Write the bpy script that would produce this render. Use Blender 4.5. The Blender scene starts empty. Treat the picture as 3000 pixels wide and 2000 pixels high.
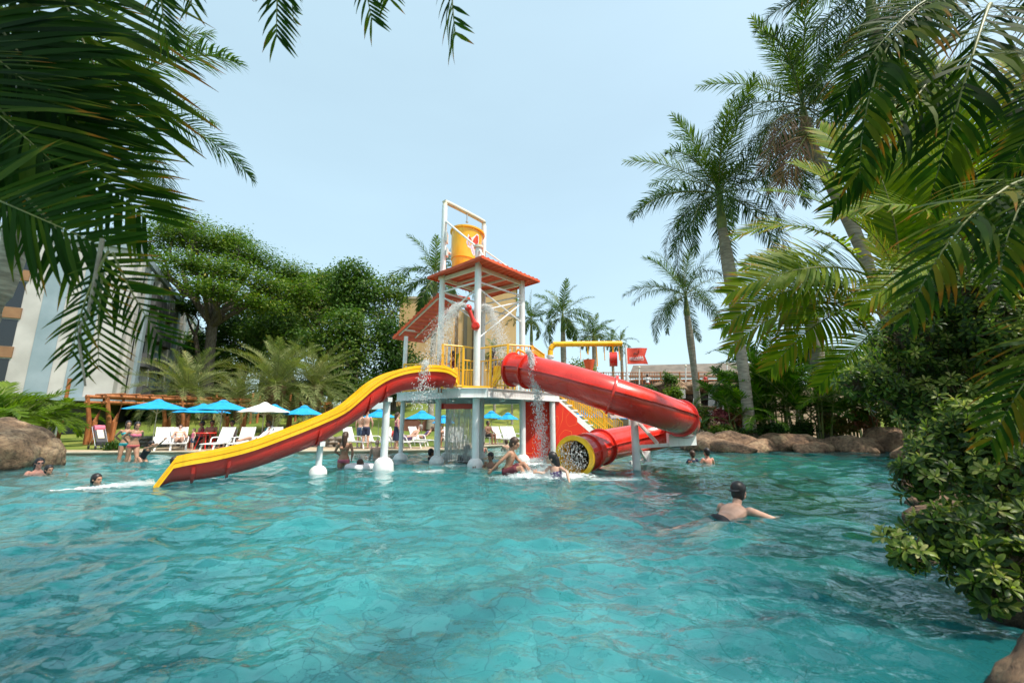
import bpy, math, random
import numpy as np
from mathutils import Vector, Matrix, Euler
random.seed(7); RNG = np.random.default_rng(7)
S = bpy.context.scene
COL = S.collection
R = math.radians
# ------------------------------------------------------------------ camera, sky, sun, exposure
PITCH = R(10.86); CH = 1.25; CP, SP = math.cos(PITCH), math.sin(PITCH)
cd = bpy.data.cameras.new('camera'); cam = bpy.data.objects.new('camera', cd); COL.objects.link(cam)
cd.lens = 15.0; cd.sensor_width = 36.0; cd.clip_start = 0.02; cd.clip_end = 3000
cam.location = (0, 0, CH); cam.rotation_euler = (math.pi/2 + PITCH, 0, 0)
cd.dof.use_dof = True; cd.dof.focus_distance = 12.5; cd.dof.aperture_fstop = 2.0
S.camera = cam
SUN_EL, SUN_AZ = R(60), R(122)          # azimuth measured from +Y towards +X: high, from the right and a little behind the camera
w = bpy.data.worlds.new('World'); S.world = w; w.use_nodes = True
wn = w.node_tree; wn.nodes.clear()
wo = wn.nodes.new('ShaderNodeOutputWorld'); wb = wn.nodes.new('ShaderNodeBackground'); ws = wn.nodes.new('ShaderNodeTexSky')
ws.sky_type = 'NISHITA'; ws.sun_disc = False; ws.sun_elevation = SUN_EL; ws.sun_rotation = SUN_AZ
ws.air_density = 1.0; ws.dust_density = 3.0; ws.ozone_density = 1.5; ws.altitude = 0
wb.inputs['Strength'].default_value = 0.10
whz = wn.nodes.new('ShaderNodeBackground'); whz.inputs['Color'].default_value = (0.335, 0.462, 0.475, 1); whz.inputs['Strength'].default_value = 1.0   # thin white haze over the blue
wtc = wn.nodes.new('ShaderNodeTexCoord'); wmp = wn.nodes.new('ShaderNodeMapping'); wmp.inputs['Scale'].default_value = (1, 1, 3.5); wnz = wn.nodes.new('ShaderNodeTexNoise'); wnz.inputs['Scale'].default_value = 1.3; wnz.inputs['Detail'].default_value = 5
wrm = wn.nodes.new('ShaderNodeMapRange'); wrm.inputs['From Min'].default_value = 0.3; wrm.inputs['From Max'].default_value = 0.7; wrm.inputs['To Min'].default_value = 0.95; wrm.inputs['To Max'].default_value = 1.07
wn.links.new(wtc.outputs['Generated'], wmp.inputs[0]); wn.links.new(wmp.outputs[0], wnz.inputs['Vector']); wn.links.new(wnz.outputs['Fac'], wrm.inputs['Value']); wn.links.new(wrm.outputs[0], whz.inputs['Strength'])   # uneven haze
wad = wn.nodes.new('ShaderNodeAddShader'); wn.links.new(ws.outputs[0], wb.inputs['Color'])
wn.links.new(wb.outputs[0], wad.inputs[0]); wn.links.new(whz.outputs[0], wad.inputs[1]); wn.links.new(wad.outputs[0], wo.inputs['Surface'])
ld = bpy.data.lights.new('sun', 'SUN'); ld.energy = 4.4; ld.angle = R(1.5); ld.color = (1.0, 0.93, 0.82)
sun = bpy.data.objects.new('sun', ld); COL.objects.link(sun)
sdir = Vector((math.sin(SUN_AZ)*math.cos(SUN_EL), math.cos(SUN_AZ)*math.cos(SUN_EL), math.sin(SUN_EL)))
sun.rotation_euler = (-sdir).to_track_quat('-Z', 'Y').to_euler(); sun.location = (0, 0, 40)
S.view_settings.view_transform = 'Standard'; S.view_settings.look = 'None'
S.view_settings.exposure = 0.32; S.view_settings.gamma = 1.0
try:
    S.cycles.max_bounces = 8; S.cycles.transparent_max_bounces = 12; S.cycles.caustics_reflective = False
    S.cycles.sample_clamp_indirect = 6.0; S.cycles.use_denoising = True
except Exception: pass

# ------------------------------------------------------------------ pixel helpers (photo is 3000 x 2000)
def ray(px, py):
    k = 1000-py
    return Vector((px-1500, 1250*CP-k*SP, 1250*SP+k*CP))
def at(px, py, Y):
    d = ray(px, py); t = Y/d.y
    return Vector((d.x*t, Y, CH+d.z*t))
def gnd(px, py, z=0.0):
    d = ray(px, py); t = (z-CH)/d.z
    return Vector((d.x*t, d.y*t, z))
def gx(px, Y, z=0.0):
    return (px-1500)/1250*(Y*CP+(z-CH)*SP)

# ------------------------------------------------------------------ mesh builder
def V(*a): return Vector(a if len(a) > 1 else a[0])
def frame(d, up=Vector((0, 0, 1))):
    d = d.normalized()
    if abs(d.dot(up)) > 0.98: up = Vector((0, 1, 0))
    x = d.cross(up).normalized(); y = x.cross(d).normalized()
    return x, y
class MB:
    def __init__(s): s.v = []; s.f = []; s.m = []; s.t = []; s.mi = 0; s.tone = 0.5
    def add(s, vs, fs, tones=None):
        o = len(s.v); s.v += [tuple(p) for p in vs]
        s.t += list(tones) if tones is not None else [s.tone]*len(vs)
        for f in fs: s.f.append(tuple(o+i for i in f)); s.m.append(s.mi)
        return s
    def box(s, c, size, rz=0.0, rot=None, bev=0.0):
        c = Vector(c); a, b, d = [q/2 for q in size]
        M = rot if rot is not None else Matrix.Rotation(rz, 3, 'Z')
        vs = [c+M@Vector((x*a, y*b, z*d)) for z in (-1, 1) for y in (-1, 1) for x in (-1, 1)]
        return s.add(vs, [(0, 2, 3, 1), (4, 5, 7, 6), (0, 1, 5, 4), (2, 6, 7, 3), (0, 4, 6, 2), (1, 3, 7, 5)])
    def bar(s, a, b, w, h=None, up=Vector((0, 0, 1))):
        a = Vector(a); b = Vector(b); h = h or w; x, y = frame(b-a, up)
        vs = [p+x*(i*w/2)+y*(j*h/2) for p in (a, b) for i, j in ((-1, -1), (1, -1), (1, 1), (-1, 1))]
        return s.add(vs, [(3, 2, 1, 0), (4, 5, 6, 7)]+[(i, (i+1) % 4, 4+(i+1) % 4, 4+i) for i in range(4)])
    def tube(s, pts, r, n=12, caps=True, ell=None, up=Vector((0, 0, 1)), arc=None, tones=None):
        pts = [Vector(p) for p in pts]; k = len(pts)
        rs = list(r) if hasattr(r, '__len__') else [r]*k
        vs = []; tn = []
        for i, p in enumerate(pts):
            d = (pts[min(i+1, k-1)]-pts[max(i-1, 0)])
            x, y = frame(d, up)
            for j in range(n):
                a = 2*math.pi*j/n
                e = ell if ell else 1.0
                vs.append(p+x*(math.cos(a)*rs[i])+y*(math.sin(a)*rs[i]*e))
            if tones: tn += [tones[i]]*n
        fs = [(i*n+j, i*n+(j+1) % n, (i+1)*n+(j+1) % n, (i+1)*n+j) for i in range(k-1) for j in range(n)]
        if caps: fs += [tuple(range(n-1, -1, -1)), tuple((k-1)*n+j for j in range(n))]
        return s.add(vs, fs, tn if tones else None)
    def ell(s, c, rad, n=12, m=8, M=None, tones=None):
        c = Vector(c); rx, ry, rz = rad if hasattr(rad, '__len__') else (rad,)*3
        M = M or Matrix.Identity(3)
        vs = [c+M@Vector((0, 0, rz))]
        for i in range(1, m):
            t = math.pi*i/m
            for j in range(n):
                a = 2*math.pi*j/n
                vs.append(c+M@Vector((rx*math.sin(t)*math.cos(a), ry*math.sin(t)*math.sin(a), rz*math.cos(t))))
        vs.append(c+M@Vector((0, 0, -rz)))
        fs = [(0, 1+j, 1+(j+1) % n) for j in range(n)]
        for i in range(m-2):
            for j in range(n):
                fs.append((1+i*n+j, 1+(i+1)*n+j, 1+(i+1)*n+(j+1) % n, 1+i*n+(j+1) % n))
        l = len(vs)-1; fs += [(l, 1+(m-2)*n+(j+1) % n, 1+(m-2)*n+j) for j in range(n)]
        return s.add(vs, fs)
    def lathe(s, prof, c=(0, 0, 0), n=24, M=None, closed=False):
        c = Vector(c); M = M or Matrix.Identity(3); k = len(prof)
        vs = [c+M@Vector((r*math.cos(2*math.pi*j/n), r*math.sin(2*math.pi*j/n), z)) for r, z in prof for j in range(n)]
        fs = [(i*n+j, i*n+(j+1) % n, (i+1)*n+(j+1) % n, (i+1)*n+j) for i in range(k-1) for j in range(n)]
        if closed: fs += [(((k-1)*n)+j, ((k-1)*n)+(j+1) % n, (j+1) % n, j) for j in range(n)]
        else:
            if prof[0][0] > 1e-4: fs.append(tuple(range(n-1, -1, -1)))
            if prof[-1][0] > 1e-4: fs.append(tuple((k-1)*n+j for j in range(n)))
        return s.add(vs, fs)
    def prism(s, poly, z0, z1):
        n = len(poly)
        vs = [(p[0], p[1], z0) for p in poly]+[(p[0], p[1], z1) for p in poly]
        return s.add(vs, [tuple(range(n-1, -1, -1)), tuple(range(n, 2*n))]+[(i, (i+1) % n, n+(i+1) % n, n+i) for i in range(n)])
    def slab(s, corners, t, nrm=None):
        c = [Vector(p) for p in corners]; n = len(c)
        nr = (Vector(nrm) if nrm else (c[1]-c[0]).cross(c[2]-c[0])).normalized()*t
        return s.add(c+[p+nr for p in c], [tuple(range(n-1, -1, -1)), tuple(range(n, 2*n))]+[(i, (i+1) % n, n+(i+1) % n, n+i) for i in range(n)])
    def build(s, name, mats, parent=None, smooth=True, ang=40):
        me = bpy.data.meshes.new(name); me.from_pydata(s.v, [], s.f)
        mats = mats if isinstance(mats, (list, tuple)) else [mats]
        for m in mats: me.materials.append(m)
        if len(mats) > 1: me.polygons.foreach_set('material_index', s.m)
        at_ = me.attributes.new('tone', 'FLOAT', 'POINT'); at_.data.foreach_set('value', s.t)
        if smooth:
            me.polygons.foreach_set('use_smooth', [True]*len(me.polygons))
            if ang:
                try: me.set_sharp_from_angle(angle=R(ang))
                except Exception: pass
        me.update(); me.validate()
        return link(bpy.data.objects.new(name, me), parent)
def link(o, parent=None):
    COL.objects.link(o)
    if parent is not None: o.parent = parent
    return o
def tag(o, label=None, cat=None, group=None, kind=None):
    if label: o['label'] = label
    if cat: o['category'] = cat
    if group: o['group'] = group
    if kind: o['kind'] = kind
    return o
def thing(name, loc, label, cat, group=None, rz=0.0):
    o = bpy.data.objects.new(name, None); o.location = loc; o.rotation_euler = (0, 0, rz); o.empty_display_size = 0.2
    COL.objects.link(o); return tag(o, label, cat, group)
def kids(o): return [c for c in o.children]
def dup(o, parent=None):
    c = o.copy(); COL.objects.link(c)
    if parent is not None: c.parent = parent
    for ch in kids(o): dup(ch, c)
    return c
def clone(o, loc, label, rz=None, cat=None, group=None, scale=None):
    c = dup(o); c.location = loc; c['label'] = label
    if rz is not None: c.rotation_euler = (0, 0, rz)
    if cat: c['category'] = cat
    if group: c['group'] = group
    if scale: c.scale = (scale,)*3
    return c
def smooth_path(pts, k=6):
    """Catmull-Rom through the points."""
    P = [Vector(p) for p in pts]; P = [P[0]*2-P[1]]+P+[P[-1]*2-P[-2]]; out = []
    for i in range(1, len(P)-2):
        a, b, c, d = P[i-1:i+3]
        for j in range(k):
            t = j/k
            out.append(0.5*((2*b)+(c-a)*t+(2*a-5*b+4*c-d)*t*t+(3*b-a-3*c+d)*t**3))
    out.append(P[-2]); return out

# ------------------------------------------------------------------ materials
def nt(name):
    m = bpy.data.materials.new(name); m.use_nodes = True; t = m.node_tree
    b = t.nodes.get('Principled BSDF'); return m, t, b
def node(t, typ, **kw):
    n = t.nodes.new(typ)
    for k, v in kw.items():
        if k.startswith('i_'):
            key = k[2:].replace('_', ' ')
            n.inputs[int(key) if key.isdigit() else key].default_value = v
        else: setattr(n, k, v)
    return n
def ramp(t, fac, stops, interp='LINEAR'):
    r = t.nodes.new('ShaderNodeValToRGB'); r.color_ramp.interpolation = interp
    e = r.color_ramp.elements
    while len(e) < len(stops): e.new(0.5)
    for i, (p, c) in enumerate(stops):
        e[i].position = p; e[i].color = (*c, 1) if len(c) == 3 else c
    t.links.new(fac, r.inputs[0]); return r
def coords(t, scale=(1, 1, 1), obj=True):
    tc = t.nodes.new('ShaderNodeTexCoord'); mp = t.nodes.new('ShaderNodeMapping')
    mp.inputs['Scale'].default_value = scale
    if obj: t.links.new(tc.outputs['Object'], mp.inputs[0])
    else:
        g = t.nodes.new('ShaderNodeNewGeometry'); t.links.new(g.outputs['Position'], mp.inputs[0])
    return mp.outputs[0]
def noisy(name, c1, c2, scale=6, rough=0.5, bump=0.1, detail=5, bscale=None, coat=0.0, metal=0.0, world=False, dist=0.02, stretch=(1, 1, 1), spec=0.5, lo=0.35, hi=0.65):
    m, t, b = nt(name); co = coords(t, stretch, not world)
    n = node(t, 'ShaderNodeTexNoise', i_Scale=scale, i_Detail=detail); t.links.new(co, n.inputs['Vector'])
    r = ramp(t, n.outputs['Fac'], [(lo, c1), (hi, c2)]); t.links.new(r.outputs[0], b.inputs['Base Color'])
    b.inputs['Roughness'].default_value = rough; b.inputs['Metallic'].default_value = metal
    b.inputs['Coat Weight'].default_value = coat; b.inputs['Specular IOR Level'].default_value = spec
    if bump:
        n2 = node(t, 'ShaderNodeTexNoise', i_Scale=bscale or scale*4, i_Detail=6); t.links.new(co, n2.inputs['Vector'])
        bp = node(t, 'ShaderNodeBump', i_Strength=bump, i_Distance=dist); t.links.new(n2.outputs['Fac'], bp.inputs['Height'])
        t.links.new(bp.outputs[0], b.inputs['Normal'])
    return m
def paint(name, c, rough=0.35, coat=0.25, var=0.08, scale=3, dirt=0.0):
    """painted or moulded surface: sun-faded patches, thin grime runs, uneven gloss."""
    m, t, b = nt(name); co = coords(t, (1, 1, 1), True); cs = coords(t, (9, 9, 0.9), True)
    n1 = node(t, 'ShaderNodeTexNoise', i_Scale=scale*0.5, i_Detail=4); t.links.new(co, n1.inputs['Vector'])
    fade = tuple(min(1, q*(1+var)+0.02) for q in c); deep = tuple(max(0, q*(1-var*1.6)) for q in c)
    r1 = ramp(t, n1.outputs['Fac'], [(0.34, deep), (0.5, c), (0.68, fade)])
    n2 = node(t, 'ShaderNodeTexNoise', i_Scale=1.3, i_Detail=6); t.links.new(cs, n2.inputs['Vector'])
    r2 = ramp(t, n2.outputs['Fac'], [(0.30, (0.74, 0.72, 0.68)), (0.43, (1, 1, 1))])
    mx = node(t, 'ShaderNodeMix', data_type='RGBA', blend_type='MULTIPLY'); mx.inputs[0].default_value = 0.6
    t.links.new(r1.outputs[0], mx.inputs[6]); t.links.new(r2.outputs[0], mx.inputs[7]); t.links.new(mx.outputs[2], b.inputs['Base Color'])
    rr = node(t, 'ShaderNodeMapRange'); rr.inputs['To Min'].default_value = rough-0.08; rr.inputs['To Max'].default_value = rough+0.14; t.links.new(n1.outputs['Fac'], rr.inputs['Value']); t.links.new(rr.outputs[0], b.inputs['Roughness'])
    b.inputs['Coat Weight'].default_value = coat; b.inputs['Coat Roughness'].default_value = 0.15
    n3 = node(t, 'ShaderNodeTexNoise', i_Scale=7, i_Detail=3); t.links.new(co, n3.inputs['Vector'])
    bp = node(t, 'ShaderNodeBump', i_Strength=0.12, i_Distance=0.012); t.links.new(n3.outputs['Fac'], bp.inputs['Height']); t.links.new(bp.outputs[0], b.inputs['Normal'])
    return m
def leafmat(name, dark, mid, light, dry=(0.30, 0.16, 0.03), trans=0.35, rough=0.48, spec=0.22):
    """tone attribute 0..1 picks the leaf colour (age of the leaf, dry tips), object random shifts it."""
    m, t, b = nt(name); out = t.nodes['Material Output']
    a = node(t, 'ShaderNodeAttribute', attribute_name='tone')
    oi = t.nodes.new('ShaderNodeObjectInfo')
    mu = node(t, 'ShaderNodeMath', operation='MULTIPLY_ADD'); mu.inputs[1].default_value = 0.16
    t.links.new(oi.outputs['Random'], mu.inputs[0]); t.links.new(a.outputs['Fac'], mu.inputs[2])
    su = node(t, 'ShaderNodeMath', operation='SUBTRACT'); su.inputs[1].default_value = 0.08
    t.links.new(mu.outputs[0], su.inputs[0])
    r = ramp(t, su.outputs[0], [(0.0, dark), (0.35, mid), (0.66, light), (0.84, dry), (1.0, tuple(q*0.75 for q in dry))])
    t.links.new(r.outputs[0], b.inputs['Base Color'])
    b.inputs['Roughness'].default_value = rough; b.inputs['Specular IOR Level'].default_value = spec
    tr = t.nodes.new('ShaderNodeBsdfTranslucent')
    mc = node(t, 'ShaderNodeMix', data_type='RGBA', blend_type='MULTIPLY'); mc.inputs[0].default_value = 1.0
    t.links.new(r.outputs[0], mc.inputs[6]); mc.inputs[7].default_value = (1.6, 1.9, 0.6, 1)
    t.links.new(mc.outputs[2], tr.inputs[0])
    mx = node(t, 'ShaderNodeMixShader'); mx.inputs[0].default_value = trans
    t.links.new(b.outputs[0], mx.inputs[1]); t.links.new(tr.outputs[0], mx.inputs[2]); t.links.new(mx.outputs[0], out.inputs[0])
    return m
def plain(name, c, rough=0.5, **k):
    m, t, b = nt(name); b.inputs['Base Color'].default_value = (*c, 1); b.inputs['Roughness'].default_value = rough
    for a, v in k.items(): b.inputs[a.replace('_', ' ')].default_value = v
    return m
M = {}
M['red'] = paint('red_fibreglass', (0.70, 0.028, 0.016), 0.32, 0.35, 0.10, 1.5)
M['rednew'] = paint('red_gloss', (0.70, 0.03, 0.015), 0.25, 0.5)
M['yellow'] = paint('yellow_fibreglass', (0.95, 0.50, 0.004), 0.35, 0.3, 0.06)
M['yrail'] = paint('yellow_paint', (0.92, 0.47, 0.006), 0.35, 0.3, 0.08)
M['bucket'] = paint('orange_yellow_fibreglass', (1.0, 0.50, 0.01), 0.35, 0.25, 0.06)
M['white'] = paint('white_paint', (0.78, 0.79, 0.78), 0.35, 0.3, 0.05, 4)
M['cream'] = paint('cream_paint', (0.72, 0.66, 0.52), 0.45, 0.1, 0.06)
M['roof'] = noisy('orange_roof_sheet', (0.62, 0.085, 0.022), (0.74, 0.12, 0.035), 2.5, 0.55, 0.05)
M['lilac'] = plain('lilac_print', (0.62, 0.5, 0.72), 0.5)
M['printred'] = noisy('red_print', (0.5, 0.02, 0.03), (0.75, 0.12, 0.03), 14, 0.5, 0)
M['printwhite'] = plain('white_print', (0.8, 0.78, 0.8), 0.5)
M['plastic'] = noisy('white_plastic', (0.70, 0.70, 0.68), (0.80, 0.80, 0.78), 9, 0.5, 0.02)
M['steel'] = plain('grey_metal', (0.45, 0.46, 0.48), 0.35, Metallic=0.8)
M['dark'] = plain('dark_rubber', (0.03, 0.03, 0.035), 0.6)
M['blueu'] = noisy('blue_canvas', (0.002, 0.26, 0.60), (0.005, 0.33, 0.68), 5, 0.75, 0.05)
M['whiteu'] = noisy('white_canvas', (0.72, 0.72, 0.70), (0.8, 0.8, 0.78), 5, 0.8, 0.05)
M['log'] = noisy('orange_log', (0.24, 0.075, 0.02), (0.42, 0.15, 0.045), 4, 0.65, 0.3, stretch=(3, 3, 0.6))
def rockmat(name, c0, c1, c2):
    m, t, b = nt(name); co = coords(t, (1, 1, 1), False)
    n1 = node(t, 'ShaderNodeTexNoise', i_Scale=1.5, i_Detail=10, i_Roughness=0.65, i_Distortion=0.6); t.links.new(co, n1.inputs['Vector'])
    r1 = ramp(t, n1.outputs['Fac'], [(0.32, c0), (0.50, c1), (0.66, c2)])
    n2 = node(t, 'ShaderNodeTexNoise', i_Scale=9, i_Detail=9, i_Roughness=0.7); t.links.new(co, n2.inputs['Vector'])
    r2 = ramp(t, n2.outputs['Fac'], [(0.34, (0.35, 0.33, 0.32)), (0.5, (0.95, 0.93, 0.9)), (0.68, (1.35, 1.3, 1.2))])
    mx = node(t, 'ShaderNodeMix', data_type='RGBA', blend_type='MULTIPLY'); mx.inputs[0].default_value = 1
    t.links.new(r1.outputs[0], mx.inputs[6]); t.links.new(r2.outputs[0], mx.inputs[7])
    sp = node(t, 'ShaderNodeSeparateXYZ'); t.links.new(co, sp.inputs[0]); ad = node(t, 'ShaderNodeMath', operation='MULTIPLY_ADD'); ad.inputs[1].default_value = 0.25; t.links.new(n2.outputs['Fac'], ad.inputs[0]); t.links.new(sp.outputs[2], ad.inputs[2])
    wet = ramp(t, ad.outputs[0], [(0.12, (0.30, 0.32, 0.27)), (0.24, (1, 1, 1))]); mw = node(t, 'ShaderNodeMix', data_type='RGBA', blend_type='MULTIPLY'); mw.inputs[0].default_value = 1    # algae line at the water
    t.links.new(mx.outputs[2], mw.inputs[6]); t.links.new(wet.outputs[0], mw.inputs[7]); t.links.new(mw.outputs[2], b.inputs['Base Color'])
    n3 = node(t, 'ShaderNodeTexNoise', i_Scale=4.0, i_Detail=12, i_Roughness=0.7, i_Distortion=1.0); t.links.new(co, n3.inputs['Vector'])
    bp = node(t, 'ShaderNodeBump', i_Strength=1.0, i_Distance=0.16); t.links.new(n3.outputs['Fac'], bp.inputs['Height']); t.links.new(bp.outputs[0], b.inputs['Normal'])
    b.inputs['Roughness'].default_value = 0.85; return m
M['rock'] = rockmat('brown_rock', (0.10, 0.062, 0.042), (0.27, 0.165, 0.10), (0.46, 0.32, 0.20))
M['rockpale'] = rockmat('pale_rock', (0.16, 0.10, 0.065), (0.31, 0.20, 0.125), (0.46, 0.33, 0.22))
M['boulder'] = rockmat('golden_rock', (0.13, 0.08, 0.05), (0.34, 0.22, 0.13), (0.60, 0.43, 0.27))
M['rockdark'] = rockmat('dark_rock', (0.03, 0.025, 0.022), (0.08, 0.06, 0.05), (0.17, 0.12, 0.09))
M['bark'] = noisy('bark', (0.07, 0.055, 0.042), (0.17, 0.14, 0.11), 5, 0.9, 0.7, stretch=(2, 2, 0.5))
M['palmbark'] = noisy('palm_bark', (0.20, 0.17, 0.13), (0.36, 0.32, 0.25), 3, 0.85, 0.5, stretch=(1, 1, 5))
M['shaft'] = noisy('crownshaft_green', (0.09, 0.14, 0.03), (0.22, 0.25, 0.06), 2, 0.45, 0.1, stretch=(1, 1, 3))
M['brownbase'] = noisy('fibre_brown', (0.08, 0.045, 0.025), (0.26, 0.15, 0.08), 8, 0.9, 1.0)
M['stem'] = noisy('rachis', (0.10, 0.13, 0.03), (0.24, 0.24, 0.07), 3, 0.5, 0.1)
M['twig'] = noisy('twig', (0.05, 0.035, 0.02), (0.14, 0.10, 0.06), 9, 0.8, 0.4)
M['royal'] = leafmat('royal_palm_leaf', (0.016, 0.040, 0.010), (0.040, 0.085, 0.014), (0.13, 0.18, 0.026), trans=0.28, spec=0.12)
M['areca'] = leafmat('areca_leaf', (0.016, 0.055, 0.004), (0.055, 0.13, 0.006), (0.21, 0.27, 0.010), (0.34, 0.17, 0.02), trans=0.45, spec=0.12)
M['near'] = leafmat('near_palm_leaf', (0.007, 0.024, 0.005), (0.020, 0.058, 0.006), (0.085, 0.12, 0.008), (0.27, 0.11, 0.012), trans=0.34, spec=0.07, rough=0.6)
M['date'] = leafmat('date_palm_leaf', (0.06, 0.09, 0.03), (0.13, 0.165, 0.06), (0.26, 0.27, 0.11), trans=0.2, spec=0.12)
M['rain'] = leafmat('rain_tree_leaf', (0.026, 0.062, 0.008), (0.056, 0.118, 0.014), (0.15, 0.20, 0.024), (0.28, 0.2, 0.03), trans=0.35)
M['wood'] = leafmat('forest_leaf', (0.022, 0.058, 0.008), (0.055, 0.12, 0.016), (0.15, 0.20, 0.03), (0.2, 0.15, 0.05), trans=0.3)
M['bush'] = leafmat('garden_bush_leaf', (0.018, 0.05, 0.012), (0.05, 0.11, 0.02), (0.18, 0.23, 0.04), (0.26, 0.18, 0.06), trans=0.3)
M['fern'] = leafmat('yellow_green_leaf', (0.06, 0.11, 0.015), (0.15, 0.22, 0.02), (0.32, 0.36, 0.05), trans=0.4)
M['bloom'] = leafmat('pink_flower', (0.25, 0.05, 0.07), (0.42, 0.10, 0.13), (0.5, 0.25, 0.2), trans=0.3)
M['variegated'] = leafmat('variegated_leaf', (0.014, 0.034, 0.008), (0.045, 0.095, 0.014), (0.23, 0.29, 0.055), (0.42, 0.40, 0.16), trans=0.35, rough=0.35)
M['reddish'] = leafmat('dead_frond', (0.10, 0.05, 0.035), (0.16, 0.08, 0.05), (0.24, 0.14, 0.08), trans=0.2)
# ------------------------------------------------------------------ ground, pool, deck, lawn, water
def sheet(name, xs, ys, zf, mat, mask=None):
    b = MB(); nx, ny = len(xs), len(ys)
    b.v = [(x, y, zf(x, y)) for y in ys for x in xs]; b.t = [0.5]*len(b.v)
    for j in range(ny-1):
        for i in range(nx-1):
            if mask and not mask((xs[i]+xs[i+1])/2, (ys[j]+ys[j+1])/2): continue
            b.f.append((j*nx+i, j*nx+i+1, (j+1)*nx+i+1, (j+1)*nx+i)); b.m.append(0)
    return b.build(name, mat, None, True, 0)
def lerp(a, b, t): return a+(b-a)*t
def sstep(a, b, x):
    t = min(1, max(0, (x-a)/(b-a))); return t*t*(3-2*t)
def lawn_z(x, y):
    left = 0.10+0.0034*max(0, y-19)**2
    mid = 0.12+0.0085*max(0, y-25)**2
    k = sstep(-15, -7, x)
    z = lerp(left, mid, k)
    if y > 47: z = lerp(left if left < 2.6 else 2.6, 4.2, k) if y > 47 else z
    return min(z, 4.2)
def lin(a, b, n): return [a+(b-a)*i/(n-1) for i in range(n)]

# pool floor: flagstones in teal paint with dark joints, shelving up to the beach
m, t, b = nt('pool_flagstone')
co = coords(t, (1, 1, 0), False)
nz = node(t, 'ShaderNodeTexNoise', i_Scale=1.1, i_Detail=3); t.links.new(co, nz.inputs['Vector'])
mm = node(t, 'ShaderNodeVectorMath', operation='MULTIPLY_ADD'); mm.inputs[1].default_value = (0.5, 0.5, 0)
t.links.new(nz.outputs['Color'], mm.inputs[0]); t.links.new(co, mm.inputs[2])
ve = node(t, 'ShaderNodeTexVoronoi', feature='DISTANCE_TO_EDGE', i_Scale=2.0); t.links.new(mm.outputs[0], ve.inputs['Vector'])
vc = node(t, 'ShaderNodeTexVoronoi', feature='F1', i_Scale=2.0); t.links.new(mm.outputs[0], vc.inputs['Vector'])
sx = node(t, 'ShaderNodeSeparateColor'); t.links.new(vc.outputs['Color'], sx.inputs[0])
cr = ramp(t, sx.outputs[0], [(0, (0.10, 0.34, 0.34)), (0.5, (0.22, 0.48, 0.47)), (1, (0.40, 0.62, 0.60))])
n2 = node(t, 'ShaderNodeTexNoise', i_Scale=0.5, i_Detail=5); t.links.new(co, n2.inputs['Vector'])
c2 = ramp(t, n2.outputs['Fac'], [(0.35, (0.60, 0.72, 0.76)), (0.65, (1.15, 1.1, 1.08))])
mx = node(t, 'ShaderNodeMix', data_type='RGBA', blend_type='MULTIPLY'); mx.inputs[0].default_value = 1
t.links.new(cr.outputs[0], mx.inputs[6]); t.links.new(c2.outputs[0], mx.inputs[7])
jl = ramp(t, ve.outputs['Distance'], [(0.008, (0, 0, 0)), (0.020, (1, 1, 1))])
mj = node(t, 'ShaderNodeMix', data_type='RGBA'); t.links.new(jl.outputs[0], mj.inputs[0])
mj.inputs[6].default_value = (0.04, 0.11, 0.11, 1); t.links.new(mx.outputs[2], mj.inputs[7])
t.links.new(mj.outputs[2], b.inputs['Base Color']); b.inputs['Roughness'].default_value = 0.8
M['poolfloor'] = m
def floor_z(x, y):
    z = -1.05-1.2*sstep(3.0, 8.0, x+0.25*(y-8))*sstep(0.5, 4, y)+0.7*sstep(10.5, 15, y)*sstep(4, -3, x)+0.12*sstep(15, 18, y)*sstep(4, -3, x)
    return z
tag(sheet('pool_floor', lin(-42, 42, 60), lin(-6, 44, 60), floor_z, M['poolfloor']), kind='structure')

# water: real waves, reflecting and letting the floor through
m, t, b = nt('pool_water'); t.nodes.remove(b); out = t.nodes['Material Output']
co = coords(t, (1, 1.0, 1), False)
n1 = node(t, 'ShaderNodeTexNoise', i_Scale=6.5, i_Detail=3, i_Roughness=0.5); t.links.new(co, n1.inputs['Vector'])
bp = node(t, 'ShaderNodeBump', i_Strength=0.75, i_Distance=0.024); t.links.new(n1.outputs['Fac'], bp.inputs['Height'])
fr = node(t, 'ShaderNodeFresnel', i_IOR=1.50); t.links.new(bp.outputs[0], fr.inputs['Normal'])
gl = node(t, 'ShaderNodeBsdfGlossy', i_Roughness=0.03); gl.inputs['Color'].default_value = (1, 1, 1, 1); t.links.new(bp.outputs[0], gl.inputs['Normal'])
rf = node(t, 'ShaderNodeBsdfRefraction', i_IOR=1.33, i_Roughness=0.0); rf.inputs['Color'].default_value = (0.95, 0.99, 1, 1); t.links.new(bp.outputs[0], rf.inputs['Normal'])
tp = node(t, 'ShaderNodeBsdfTransparent'); tp.inputs['Color'].default_value = (0.95, 0.99, 1, 1)
df = node(t, 'ShaderNodeBsdfDiffuse'); df.inputs['Color'].default_value = (0.045, 0.42, 0.45, 1); t.links.new(bp.outputs[0], df.inputs['Normal'])
m1 = node(t, 'ShaderNodeMixShader'); m1.inputs[0].default_value = 0.4
t.links.new(rf.outputs[0], m1.inputs[1]); t.links.new(tp.outputs[0], m1.inputs[2])
m2 = node(t, 'ShaderNodeMixShader'); m2.inputs[0].default_value = 0.20
t.links.new(m1.outputs[0], m2.inputs[1]); t.links.new(df.outputs[0], m2.inputs[2])
m3 = node(t, 'ShaderNodeMixShader'); t.links.new(fr.outputs[0], m3.inputs[0])
va = node(t, 'ShaderNodeVolumeAbsorption', i_Density=0.42); va.inputs['Color'].default_value = (0.12, 0.80, 0.83, 1); t.links.new(va.outputs[0], out.inputs['Volume'])
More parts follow.
